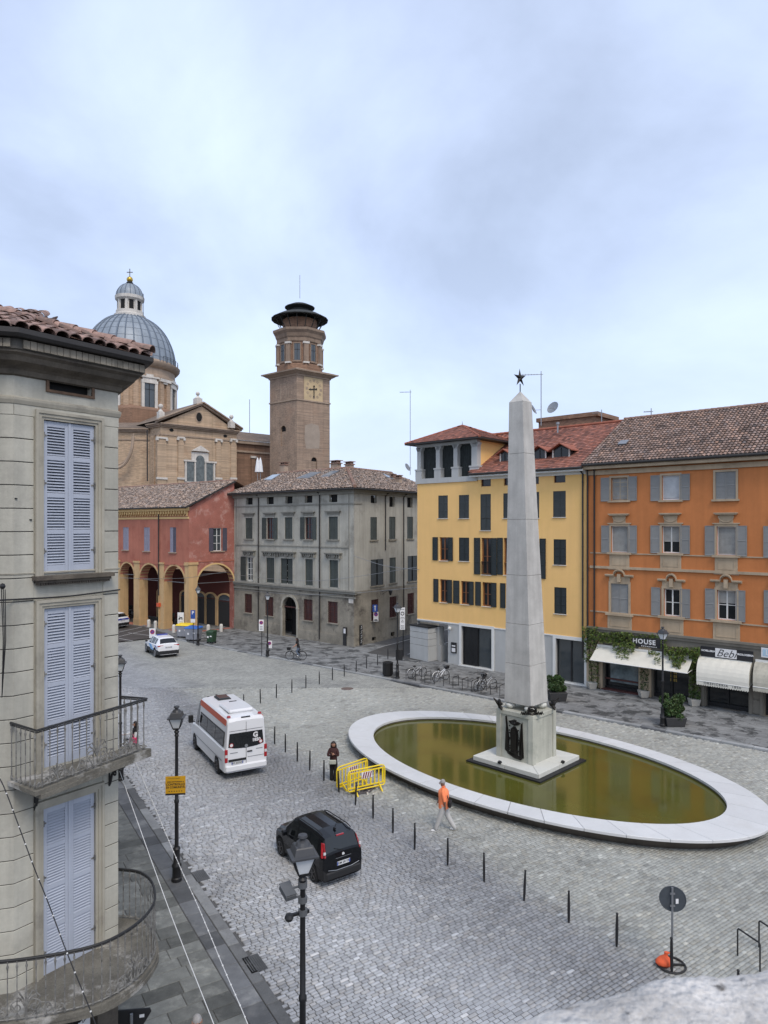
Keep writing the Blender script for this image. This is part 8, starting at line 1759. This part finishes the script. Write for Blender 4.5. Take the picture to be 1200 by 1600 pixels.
for pts in(((170,590),(165,480),(150,380),(170,270)),((200,590),(205,470),(190,330),(230,270),(400,285)),((765,660),(770,540),(760,450),(790,380),(680,360),(600,335))):mb.tube([fo.P(fo.uz(*v3(*q),.08)[0],.08,fo.uz(*v3(*q),.08)[1])for q in pts],.03,5)
mb.build('stem',M['stem'],iv)
def pot(lab,px,py,lst,seed,big=False):
 u_=fo.uz(px,py,.35)[0]; q=fo.P(u_,.35,.08); t=thing('potted_plant',lab,'plant',q); k=.30; part('pot',M['pot'],t,lambda b:b.hexa([(q.x+sx*k*s,q.y+sy*k*s,.08+z)for z,s in((0,.75),(.42,1.0))for sx,sy in((-1,-1),(1,-1),(1,1),(-1,1))]),bevel=.02)
 leaves('foliage',t,foil(lst,seed),.05,M['leaf_dark'],seed)
pot('pale square pot with a tall thin plant left of the HOUSE shop door',1005.5,1092,[(448,500,470,615,520,.1,.45)],11); pot('pale square pot with a tall plant between the two shops',1084.5,1103,[(740,800,600,662,380,.15,.5)],12); pot('dark pot of climbing stems where the yellow and orange houses meet',925,1075,[(150,200,560,590,160,.1,.45)],13)
# ================================================================ VEHICLES
def lerp_key(K,x,i):
 for a,b in zip(K,K[1:]):
  if a[0]<=x<=b[0]:t=(x-a[0])/(b[0]-a[0])if b[0]>a[0]else 0; return a[i]+(b[i]-a[i])*t
 return K[-1][i]
def car_body(root,K,zb0,wheels,R,paint,side_glass=(),ws=None,rw=None,low=None):
 "K: keyframes (x, half width, belt z, half roof width, roof z) from tail to nose"
 xs=sorted(set([k[0]for k in K]+[round(w+d,3)for w in wheels for d in(-R*1.22,-R*1.21,-R*.9,-R*.5,0,R*.5,R*.9,R*1.21,R*1.22)]+[v for g in side_glass for v in g]))
 xs=[x for x in xs if K[0][0]<=x<=K[-1][0]]; rows=[]
 for x in xs:
  w,zs,wr,zr=(lerp_key(K,x,i)for i in(1,2,3,4)); zb=zb0
  for wc in wheels:
   if abs(x-wc)<R*1.215:zb=max(zb,R+math.sqrt(max(0,(R*1.2)** 2-(x-wc)** 2)))
  end=min(x-K[0][0],K[-1][0]-x); 
  half=[(0,zb),(w-.14,zb),(w-.015,zb+.03),(w,max(zb+.06,(zb0+zs)/2)),(w-.01,zs-.06),(w-.05,zs),(wr+.02,zr-.09),(wr-.05,zr-.015),(wr*.5,zr+.015),(0,zr+.02)]
  rows.append([(x,-y,z)for y,z in half[::-1]]+[(x,y,z)for y,z in half[1:]])
 n=len(rows[0]); body,gl,lo=MB(),MB(),MB()
 for i in range(len(rows)-1):
  xm=(xs[i]+xs[i+1])/2
  for j in range(n-1):
   q=(rows[i][j],rows[i][j+1],rows[i+1][j+1],rows[i+1][j]); seg=j if j<9 else n-2-j   # 0,1 roof .. 8 floor
   seg=min(j,n-2-j)
   if seg==3 and any(a<xm<b for a,b in side_glass):gl.quad(*q)
   elif seg<=2 and((ws and ws[0]<xm<ws[1])or(rw and rw[0]<xm<rw[1]))and not seg==2:gl.quad(*q)
   elif low and seg in(6,7,8):lo.quad(*q)
   else:body.quad(*q)
 for r_ in(rows[0],rows[-1]):body.poly(r_)
 body.build('body',paint,root,smooth=32); gl.build('car_window',M['car_glass'],root,smooth=32)
 if low:lo.build('lower_trim',low,root,smooth=32)
 mb=MB(); 
 mb.box(K[0][0]+.3,K[-1][0]-.3,-K[1][1]+.25,K[1][1]-.25,.2,.5)
 for wc in wheels:mb.box(wc-R*1.15,wc+R*1.15,-K[1][1]+.03,K[1][1]-.03,.15,R*2.1)
 mb.build('underbody',M['dark'],root)
def wheels_(root,xs,hw,R,rim):
 for x in xs:
  for s in(-1,1):
   w_=part('wheel',M['tyre'],root,lambda b:b.tube([(x,s*(hw-.22),R),(x,s*(hw-.20),R),(x,s*(hw-.03),R),(x,s*(hw-.01),R)],[R*.9,R,R,R*.93],20),40)
   r_=part('rim',rim,w_,lambda b:(b.tube([(x+R*.64*math.cos(t),s*(hw-.0),R+R*.64*math.sin(t))for t in np.linspace(0,6.283,21)[:-1]],R*.06,5,closed=True),[b.beam((x,s*(hw+.0),R),(x+R*.62*math.cos(t),s*(hw+.0),R+R*.62*math.sin(t)),R*.16,.02)for t in np.linspace(0,6.283,6)[:-1]],b.tube([(x,s*(hw-.02),R),(x,s*(hw+.015),R)],R*.16,10)))
   part('hub_shadow',M['dark'],w_,lambda b:b.tube([(x,s*(hw-.05),R),(x,s*(hw-.012),R)],R*.62,16))
def rear_plate(root,x,y,z,txt,tilt=0):
 p_=part('number_plate',M['plate'],root,lambda b:b.cbox((x,y,z),(.015,.52,.115))); part('plate_band',M['plate_blue'],p_,lambda b:(b.cbox((x-.002,y+.24,z),(.016,.035,.112)),b.cbox((x-.002,y-.24,z),(.016,.035,.112))))
 text(txt,.10,M['ink'],lambda a,b,d:(x-.009-d,y-a,z+b),parent=p_,ext=.001,offset=.002)
def blob(c,d,root,m,name,sm=50):return part(name,m,root,lambda b:ball(b,c,1,10,6),sm)if False else part(name,m,root,lambda b:b.cbox(c,d),bevel=min(d)*.3)
# black hatchback
hb=thing('parked_car','x','car'); hb.name='hatchback'
KP=[(-1.83,.68,.80,.62,.90),(-1.80,.77,.98,.70,1.04),(-1.76,.79,1.0,.70,1.10),(-1.58,.81,1.0,.63,1.50),(-1.0,.82,.99,.62,1.56),(.2,.82,.96,.62,1.56),(.45,.82,.95,.62,1.52),(1.05,.81,.93,.66,1.06),(1.15,.80,.90,.66,1.02),(1.55,.77,.82,.62,.92),(1.78,.66,.65,.52,.74),(1.83,.58,.58,.48,.64)]
car_body(hb,KP,.24,(-1.12,1.18),.30,M['black_paint'],((-1.30,-.82),(-.76,-.02),(.04,.60)),(.5,1.05),(-1.75,-1.6),M['trim_black']); wheels_(hb,(-1.12,1.18),.80,.30,M['rim_dark'])
for s in(-1,1):
 part('tail_light',M['lamp_red'],hb,lambda b:b.hexa([(-1.80,s*.70,.98),(-1.70,s*.80,.98),(-1.66,s*.80,1.0),(-1.8,s*.68,1.0),(-1.66,s*.655,1.36),(-1.56,s*.70,1.36),(-1.53,s*.70,1.38),(-1.64,s*.63,1.38)])); part('reverse_light',M['lamp_white'],hb,lambda b:b.cbox((-1.775,s*.715,1.12),(.04,.08,.07)))
 part('mirror',M['black_paint'],hb,lambda b:b.cbox((.62,s*.93,1.02),(.12,.20,.15)),bevel=.03); part('roof_rail',M['trim_black'],hb,lambda b:b.tube([(-1.4,s*.57,1.55),(-1.2,s*.57,1.60),(.1,s*.57,1.60),(.3,s*.57,1.55)],.018,6))
 part('reflector',M['lamp_red'],hb,lambda b:b.cbox((-1.835,s*.58,.48),(.02,.12,.05)))
rear_plate(hb,-1.84,0,.72,'GM 291YR'); part('brake_light',M['lamp_red'],hb,lambda b:b.cbox((-1.60,0,1.505),(.05,.30,.035))); part('badge',M['plate'],hb,lambda b:b.tube([(-1.80,0,.97),(-1.825,0,.97)],.05,14)); part('chrome_strip',M['steel'],hb,lambda b:b.cbox((-1.825,0,.89),(.012,.62,.012)))
part('bumper',M['trim_black'],hb,lambda b:b.cbox((-1.80,0,.40),(.14,1.42,.26)),bevel=.05); part('bumper_trim',M['steel'],hb,lambda b:b.tube([(-1.86,-.62,.60),(-1.875,-.3,.55),(-1.88,.3,.55),(-1.86,.62,.60)],.01,4)); part('roof_aerial',M['iron'],hb,lambda b:(b.tube([(-1.25,0,1.56),(-1.42,0,1.86)],.009,5),b.cbox((-1.27,0,1.59),(.1,.06,.05)))); part('rear_wiper',M['iron'],hb,lambda b:b.beam((-1.79,0,1.08),(-1.74,.32,1.18),.02))
P_=G(488,1379); a_=math.atan2(.82,-.60); dx_,dy_=math.cos(a_),math.sin(a_); put(hb,(P_.x+1.03*dx_+.72*dy_,P_.y+1.03*dy_-.72*dx_,0),a_); hb.scale=(.92,.90,.97); tag(hb,'black hatchback car driving away beside the foreground lamp','car')
# white patrol SUVs
def suv(lab,loc,rz,kind):
 c=thing('patrol_car',lab,'car'); K=[(-2.2,.78,.86,.70,.98),(-2.17,.87,1.06,.76,1.14),(-2.10,.90,1.08,.74,1.2),(-1.72,.92,1.10,.64,1.54),(-1.5,.92,1.10,.62,1.62),(-.3,.92,1.06,.62,1.66),(.3,.92,1.04,.61,1.62),(1.15,.91,1.0,.70,1.12),(1.3,.90,.98,.70,1.06),(1.95,.84,.86,.66,.94),(2.18,.72,.7,.55,.78),(2.22,.66,.6,.5,.68)]
 car_body(c,K,.28,(-1.35,1.38),.36,M['van_white'],((-1.5,-1.02),(-.95,-.1),(-.04,.75)),(.35,1.15),(-2.08,-1.74),M['trim_black']); wheels_(c,(-1.35,1.38),.91,.36,M['rim'])
 for s in(-1,1):part('tail_light',M['lamp_red'],c,lambda b:b.cbox((-2.13,s*.66,1.02),(.12,.46,.10),0)); part('mirror',M['trim_black'],c,lambda b:b.cbox((.8,s*1.02,1.1),(.14,.2,.15)),bevel=.03)
 for s in(-1,1):
  part('side_film',M['film_blue' if kind else 'film_navy'],c,lambda b:b.hexa([(x,s*(.915+o_),z)for o_ in(0,.012)for x,z in((-1.0,.55),(-.2,.55),(.5,.98),(-.3,.98))])); part('side_film',M['film_green' if not kind else 'film_navy'],c,lambda b:b.hexa([(x,s*(.915+o_),z)for o_ in(0,.013)for x,z in((-1.9,.80),(-1.75,.80),(-1.3,1.02),(-1.6,1.02))]))
 if not kind:part('rear_film',M['film_navy'],c,lambda b:(b.cbox((-2.19,0,.98),(.05,1.5,.16)),b.cbox((-1.62,.905,.95),(.9,.05,.22)),b.cbox((-1.62,-.905,.95),(.9,.05,.22)))); part('rear_film_green',M['film_green'],c,lambda b:(b.cbox((-1.75,.912,.74),(.7,.05,.14)),b.cbox((-1.75,-.912,.74),(.7,.05,.14))))
 part('bumper',M['trim_black'],c,lambda b:b.cbox((-2.17,0,.46),(.14,1.6,.32)),bevel=.05); rear_plate(c,-2.215,0,.88,'YA 415 AN'); part('light_bar',M['film_navy'],c,lambda b:b.cbox((-.35,0,1.71),(.22,.9,.08)),bevel=.02); put(c,loc,rz); return c
M['film_blue'].node_tree.nodes['RGB'].outputs[0].default_value=(.16,.36,.62,1)
P_=G(242,1027); a_=math.atan2(.83,-.56); suv('white patrol car with pale blue side film driving towards the arcade',(P_.x+1.35*math.cos(a_)+.9*math.sin(a_),P_.y+1.35*math.sin(a_)-.9*math.cos(a_),0),a_,1)
suv('blue, green and white police car mostly hidden behind the near house',(-29.75,74.8,.09),math.radians(150),0)
# white minibus
vn=thing('minibus','white minibus with an orange-red stripe along its roof edge','van'); KV=[(-2.98,.86,.9,.80,1.0),(-2.96,.93,1.34,.80,2.50),(-2.88,.97,1.36,.80,2.66),(-1.0,.985,1.36,.81,2.72),(1.2,.985,1.34,.80,2.70),(1.6,.98,1.32,.78,2.55),(2.35,.97,1.26,.78,1.50),(2.45,.95,1.22,.78,1.38),(2.85,.90,.95,.70,1.05),(2.95,.80,.75,.6,.85)]
KV=[(-2.97,.93,1.34,.80,2.52)]+KV[2:]
car_body(vn,KV,.34,(-1.80,1.98),.36,M['van_white'],((1.30,2.0),),(1.62,2.35),None,None); wheels_(vn,(-1.80,1.98),.97,.36,M['rim_dark'])
def vside(x0,x1,z0,z1,s,m,name,par=vn,o_=.012):
 yy=lambda z:.94+(.82-.94)*(z-1.36)/(2.62-1.36)if z>1.36 else .985
 return part(name,m,par,lambda b:b.hexa([(x,s*(yy(z)+e),z)for e in(0,o_)for x,z in((x0,z0),(x1,z0),(x1,z1),(x0,z1))]))
for s in(-1,1):
 vside(-2.72,1.15,1.42,2.06,s,M['trim_black'],'window_band')
 for x0,x1 in((-2.68,-1.45),(-1.40,-.15),(-.10,1.10)):vside(x0,x1,1.46,2.02,s,M['car_glass'],'car_window',o_=.020)
 vside(-2.80,1.30,2.34,2.60,s,M['stripe_red'],'roof_stripe'); vside(-2.6,1.8,.80,.84,s,M['steel'],'side_moulding')
 part('tail_light',M['lamp_red'],vn,lambda b:b.cbox((-2.955,s*.885,1.08),(.09,.13,.56)),bevel=.02); part('tail_light_white',M['lamp_white'],vn,lambda b:b.cbox((-3.0,s*.885,1.08),(.012,.11,.12))); part('mirror',M['trim_black'],vn,lambda b:(b.cbox((1.95,s*1.16,1.55),(.16,.22,.36)),b.beam((1.9,s*.95,1.4),(1.95,s*1.15,1.45),.05)),bevel=.03)
 part('corner_lamp',M['lamp_red'],vn,lambda b:b.lathe([(.09,0),(.07,.06),(0,.07)],(-2.72,s*.70,2.68),10)); part('step_reflector',M['ink'],vn,lambda b:b.cbox((-3.03,s*.78,.50),(.02,.22,.05)))
xr=-2.972; part('rear_window',M['car_glass'],vn,lambda b:b.extr([(xr-.0,y,z)for y,z in((-.80,1.44),(-.5,1.36),(0,1.33),(.5,1.36),(.80,1.44),(.74,2.02),(-.74,2.02))],(-.014,0,0)),bevel=.01)
part('door_gap',M['ink'],vn,lambda b:(b.cbox((xr-.008,0,1.0),(.014,.014,.66)),b.cbox((xr-.008,0,2.25),(.014,.012,.42)),b.cbox((xr-.006,-.46,.92),(.012,.78,.01)),b.cbox((xr-.006,0,2.12),(.012,1.5,.01)))); part('door_handle',M['trim_black'],vn,lambda b:b.cbox((xr-.02,-.16,1.16),(.03,.22,.05))); part('rear_bumper',M['van_white'],vn,lambda b:b.cbox((-2.97,0,.52),(.16,1.86,.26)),bevel=.04)
part('plate_recess',M['trim_black'],vn,lambda b:b.cbox((xr-.012,.40,.86),(.02,.78,.10))); rear_plate(vn,xr-.025,.40,.745,'EX 652NA'); text('G',.30,M['white_flat'],lambda a,b,d:(xr-.018-d,-.42-a,1.84+b),parent=vn,ext=.001,offset=.014); text('1850',.19,M['white_flat'],lambda a,b,d:(xr-.018-d,-.46-a,1.62+b),parent=vn,ext=.001,offset=.008)
for y in(-.66,.66):q=part('speed_disc',M['white_flat'],vn,lambda b:b.tube([(xr-.012,y,1.52),(xr-.020,y,1.52)],.09,14)); part('red_ring',M['lamp_red'],q,lambda b:b.tube([(xr-.02,y+.08*math.cos(t),1.52+.08*math.sin(t))for t in np.linspace(0,6.283,13)[:-1]],.014,4,closed=True))
part('badge',M['steel'],vn,lambda b:b.tube([(xr-.01,0,1.42),(xr-.03,0,1.42)],.07,14)); part('roof_hatch',M['trim_black'],vn,lambda b:b.cbox((.55,0,2.75),(.8,.62,.06)),bevel=.02); part('roof_hatch_lid',M['glass_grey'],vn,lambda b:b.cbox((.55,0,2.80),(.66,.5,.04))); part('roof_unit',M['van_white'],vn,lambda b:b.cbox((-1.55,0,2.78),(1.5,1.15,.16)),bevel=.06); part('roof_vent',M['ink'],vn,lambda b:(b.cbox((-.45,-.2,2.76),(.12,.34,.04)),b.cbox((-2.9,0,2.66),(.06,.4,.04))))
for x,y in((1.4,-.45),(1.4,.45),(1.55,0)):part('roof_marker',M['ink'],vn,lambda b:b.cbox((x,y,2.66),(.08,.08,.06)))
part('brand_lettering',M['steel'],vn,lambda b:(b.cbox((xr-.006,.55,1.18),(.008,.34,.03)),b.cbox((xr-.006,-.60,1.22),(.008,.3,.025))))
P_=G(339,1208.5); a_=math.atan2(.868,-.496); put(vn,(P_.x+1.80*math.cos(a_)+.95*math.sin(a_),P_.y+1.80*math.sin(a_)-.95*math.cos(a_),0),a_)
# scooters in the shade of the arcade
def scooter(lab,loc,rz,m):
 r=thing('scooter',lab,'scooter')
 for x in(-.6,.6):part('wheel',M['tyre'],r,lambda b:b.tube([(x+.2*math.cos(t),0,.25+.2*math.sin(t))for t in np.linspace(0,6.283,15)[:-1]],.06,6,closed=True))
 part('body',m,r,lambda b:(b.hexa([(-.85,-.16,.45),(-.1,-.16,.30),(-.1,.16,.30),(-.85,.16,.45),(-.9,-.12,.78),(-.15,-.14,.72),(-.15,.14,.72),(-.9,.12,.78)]),b.cbox((.12,0,.28),(.5,.36,.08)),b.cbox((.42,0,.65),(.08,.42,.75),0,0,-.35)),bevel=.04); part('seat',M['iron'],r,lambda b:b.cbox((-.48,0,.82),(.72,.28,.10)),bevel=.03)
 part('handlebar',M['iron'],r,lambda b:(b.tube([(.25,-.33,1.05),(.32,0,1.08),(.25,.33,1.05)],.022,6),b.beam((.6,0,.3),(.32,0,1.05),.06))); part('windscreen',M['glass_grey'],r,lambda b:b.cbox((.36,0,1.25),(.02,.4,.4),0,0,-.3)); put(r,loc,rz); return r
scooter('dark scooter parked behind the yellow-lidded bin',G(273,979,.08),2.4,M['iron']); scooter('black scooter deep in the arcade left of the first full pier',G(200,966,.08),2.2,M['iron']); scooter('silver scooter deep in the arcade next to the black one',G(206,965,.08),2.2,M['steel'])
# ================================================================ PEOPLE
def person(lab,loc,rz,J,mats,hair='short',hairm='hair_dark',skinm='skin',cat='person',k=1.0):
 "one skinned surface grown on a joint skeleton; J maps joint -> (x forward, y left, z up)"
 r=thing('person',lab,cat); V_=[Vector(v)for v in J['v']]; 
 me=bpy.data.meshes.new('figure'); me.from_pydata(V_,J['e'],[]); o=bpy.data.objects.new('figure_tmp',me); COL.objects.link(o)
 s=o.modifiers.new('s','SKIN'); s.use_smooth_shade=True; ss=o.modifiers.new('u','SUBSURF'); ss.levels=1; ss.render_levels=1
 for i,d in enumerate(me.skin_vertices[0].data):f_=1.32 if J['r'][i][0]>.04 else 1.1; f_=1.12 if i in(3,4,5)else f_; d.radius=(J['r'][i][0]*f_,J['r'][i][1]*f_); d.use_root=(i==0)
 dg=bpy.context.evaluated_depsgraph_get(); m2=bpy.data.meshes.new_from_object(o.evaluated_get(dg)); bpy.data.objects.remove(o)
 m2.materials.clear(); names=list(dict.fromkeys(mats));[m2.materials.append(M[n_])for n_ in names]
 E_=[(V_[a],V_[b])for a,b in J['e']]
 for p in m2.polygons:
  c=p.center; best=(9,0)
  for k_,(a,b)in enumerate(E_):
   t=max(0,min(1,(c-a).dot(b-a)/(b-a).length_squared)); d=(c-a.lerp(b,t)).length/(.5*(J['r'][J['e'][k_][0]][0]+J['r'][J['e'][k_][1]][0])+.02)
   if d<best[0]:best=(d,k_)
  p.material_index=names.index(mats[best[1]])
 m2.name='body'; link('body',m2,r); h=V_[4]; fw=J.get('face',1)
 part('face_features',M['ink'],r,lambda b:([b.cbox((h.x+.092,h.y+s_*.034,h.z+.012),(.012,.022,.012))for s_ in(-1,1)],b.cbox((h.x+.092,h.y,h.z-.058),(.01,.04,.008)))); part('nose',M[skinm],r,lambda b:b.cbox((h.x+.105,h.y,h.z-.02),(.03,.022,.04))); part('ears',M[skinm],r,lambda b:[b.cbox((h.x,h.y+s_*.086,h.z-.005),(.04,.018,.055))for s_ in(-1,1)])
 if hair=='short':part('hair',M[hairm],r,lambda b:b.lathe([(.090*math.sin(t),.112*math.cos(t))for t in np.linspace(1.62,0,7)],(h.x-.015,h.y,h.z+.018),12,sx=1.05,cap=False),60)
 if hair=='long':
  part('hair',M[hairm],r,lambda b:(b.lathe([(.104*math.sin(t),.115*math.cos(t))for t in np.linspace(1.3,0,7)],(h.x-.022,h.y,h.z+.03),12,cap=False),[b.tube([(h.x-.04+dx,h.y+y,h.z+.05),(h.x-.07+dx,h.y+y*1.15,h.z-.14),(h.x-.05+dx*1.6,h.y+y*1.3,h.z-.36)],[.045,.06,.03],6)for y,dx in((-.08,.01),(-.045,-.03),(0,-.05),(.045,-.03),(.08,.01))]),60)
 put(r,loc,rz); r.scale=(k,k,k); return r
def skel(hip=.92,lean=0,legs=((.28,.06),(-.25,.10)),arms=((.2,.3),(-.2,.3)),wide=.0,hands=True,custom_arms=None,knees=None,feet=None,twist=0,leg_r=(.085,.062,.045)):
 v=[(0,0,hip),(lean*.3,0,hip+.16),(lean*.8,0,hip+.38),(lean,0,hip+.58),(lean+.02,0,hip+.735)]; r=[(.13,.15),(.115,.135),(.14,.16),(.05,.055),(.088,.082)]; e=[(0,1),(1,2),(2,3),(3,4)]; tagm=['top','top','top','skin']
 r=[(a,b)for b,a in r]
 v.append((lean+.025,0,hip+.80)); r.append((.078,.07)); e.append((4,5)); tagm.append('skin')
 for i,s in enumerate((1,-1)):
  b=len(v); sh=(lean*.95,s*.17,hip+.50)
  if custom_arms:el,wr=custom_arms[i]
  else:
   a1,a2=arms[i]; el=(sh[0]+.27*math.sin(a1),s*.22,sh[2]-.28*math.cos(a1)); wr=(el[0]+.25*math.sin(a1+a2),s*.22,el[2]-.25*math.cos(a1+a2))
  d=Vector(wr)-Vector(el); d.normalize(); hd=Vector(wr)+d*.07
  v+=[sh,el,wr,tuple(hd)]; r+=[(.062,.062),(.045,.045),(.030,.030),(.036,.020)]; e+=[(2,b),(b,b+1),(b+1,b+2),(b+2,b+3)]; tagm+=['top','sleeve','fore','skin']
  sd=Vector((0,1,0))if abs(d.y)<.8 else Vector((1,0,0))
  for f_ in range(5):
   off=sd*((f_-1.5)*.017)if f_<4 else sd*-.035*s; ln=(.06,.07,.066,.05,.035)[f_]; q=len(v); q0=(hd+off*.8+d*.015 if f_<4 else Vector(wr)+off+d*.03); v+=[tuple(q0),tuple(q0+d*ln+Vector((.015,0,0))*(1 if f_<4 else-.5))]; r+=[(.0095,.0095),(.0075,.0075)]; e+=[(b+3,q),(q,q+1)]; tagm+=['skin','skin']
 for i,s in enumerate((1,-1)):
  b=len(v); hp=(0,s*.085,hip-.06); kn,an=(knees[i],feet[i])if knees else(None,None)
  if kn is None:
   a1,a2=legs[i]; kn=(.42*math.sin(a1),s*.09,hip-.06-.42*math.cos(a1)); an=(kn[0]+.41*math.sin(a1-a2),s*.09,kn[2]-.41*math.cos(a1-a2))
  pit=J_pitch[i]if 'J_pitch' in globals()else 0
  tx_,tz_=.17*math.cos(pit),-.17*math.sin(pit)
  v+=[hp,kn,an,(an[0]-.03,an[1],an[2]-.055),(an[0]+tx_,an[1]+s*.02,an[2]-.055+max(-.02,tz_))]; r+=[(leg_r[0],leg_r[0]+.01),(leg_r[1],leg_r[1]),(leg_r[2],leg_r[2]),(.036,.036),(.036,.022)]; e+=[(0,b),(b,b+1),(b+1,b+2),(b+2,b+3),(b+3,b+4)]; tagm+=['leg','leg','leg','shoe','shoe']
 return{'v':v,'e':e,'r':r,'t':tagm}
def mm(J,**k):return[k.get(t,k['top'])for t in J['t']]
J_pitch=(0,0); J=skel(.90,.04,((.36,.02),(-.30,.28)),((-.28,.15),(.22,.3)),leg_r=(.09,.075,.062))
mo=person('man in an orange T-shirt and pale trousers striding past the fountain',G(694,1297.5),math.radians(168),J,mm(J,top='cloth_orange',sleeve='cloth_orange',fore='skin_dark',skin='skin_dark',leg='cloth_pale',shoe='white_flat'),'short','hair_grey','skin_dark',k=1.05)
part('t_shirt',M['cloth_orange'],mo,lambda b:b.lathe([(.185,.78),(.19,.92),(.185,1.08),(.20,1.25),(.19,1.36),(.12,1.44),(.07,1.46)],(.02,0,0),seg=16,sx=.95,cap=False),60).matrix_parent_inverse=Matrix.Identity(4)
sb_=thing('shoulder_bag','black shoulder bag on the back of the man in orange','bag',mo.location); q=Vector(mo.location); c_,s_n=math.cos(math.radians(168)),math.sin(math.radians(168)); W2_=lambda x,y,z:(q.x+x*c_-y*s_n,q.y+x*s_n+y*c_,z)
part('bag_body',M['cloth_black'],sb_,lambda b:b.cbox(W2_(-.22,.08,1.02),(.12,.30,.22),math.radians(168)),bevel=.03); part('strap',M['cloth_black'],sb_,lambda b:b.tube([W2_(-.2,.16,1.12),W2_(-.10,.12,1.38),W2_(.03,.0,1.48),W2_(.17,-.08,1.3),W2_(.1,-.17,1.15)],.016,5))
ca=(((.10,.24,1.14),(.20,.06,1.26)),((.12,-.24,1.14),(.21,-.02,1.22)))
J=skel(.90,.0,((.05,.0),(-.04,.0)),custom_arms=ca,leg_r=(.085,.066,.075)); wo=person('woman with long dark hair, maroon top and black flared trousers by the barriers',G(521,1219.5),math.radians(-96),J,mm(J,top='cloth_maroon',fore='cloth_maroon',skin='skin',leg='cloth_black',shoe='cloth_black'),'long','hair_dark','skin',k=.96)
w_=Vector(wo.location); hbg=thing('handbag','pale handbag hanging in front of the woman by the barriers','bag',w_); part('bag_body',M['bag_pale'],hbg,lambda b:b.cbox((w_.x-.02,w_.y-.20,.86),(.30,.09,.19),.05),bevel=.03); part('strap',M['cloth_black'],hbg,lambda b:b.tube([(w_.x-.14,w_.y-.18,.94),(w_.x-.10,w_.y-.16,1.2),(w_.x+.06,w_.y-.02,1.40),(w_.x+.12,w_.y+.1,1.2)],.01,5))
# cyclist
cb_=G(462.5,1031,.08); bicycle('black city bicycle ridden past the grey house',cb_,math.radians(176),M['iron'])
kn=((.12,.10,.70),(.22,-.10,.62)); ft=((.06,.13,.36),(-.10,-.13,.28)); kn=((.20,.10,.72),(.05,-.10,.60)); J=skel(.94,.16,custom_arms=(((.20,.24,1.22),(.42,.22,1.08)),((.20,-.24,1.22),(.42,-.22,1.08))),knees=kn,feet=((-.02,.13,.42),(-.06,-.13,.26)))
cy=person('cyclist in a black vest and grey trousers riding past the grey house',cb_+Vector((.24,-.02,0)),math.radians(176),J,mm(J,top='cloth_black',sleeve='skin',fore='skin',skin='skin',leg='cloth_jean',shoe='white_flat'),'long')
J=skel(.92,.0,((.06,0),(-.05,0)),((.1,.2),(.6,.9))); pw_=G(211.5,1186); pp=person('woman with a pink bag seen through the balcony railing',pw_,math.radians(-150),J,mm(J,top='cloth_black',sleeve='white_flat',fore='white_flat',skin='skin',leg='cloth_black',shoe='cloth_black'),'long')
pb=thing('shopping_bag','bright pink bag held by the woman behind the balcony railing','bag',pw_); part('bag_body',M['pink'],pb,lambda b:b.cbox((pw_.x-.02,pw_.y-.24,.95),(.34,.14,.28)),bevel=.03); part('handles',M['pink'],pb,lambda b:b.tube([(pw_.x-.1,pw_.y-.24,1.08),(pw_.x-.06,pw_.y-.2,1.25),(pw_.x+.04,pw_.y-.24,1.08)],.012,5))
bicycle('bicycle pushed by the woman behind the balcony railing',pw_+Vector((-.75,.1,0)),math.radians(200),M['white_paint'],.33,True)
J=skel(.92,.05,((.2,0),(-.2,.1)),((-.2,.2),(.2,.2))); person('grey-haired person in a blue top cut off by the bottom edge of the picture',(-3.55,13.1,0),math.radians(-70),J,mm(J,top='cloth_blue',skin='skin',leg='cloth_jean',shoe='cloth_black'),'short','hair_grey')
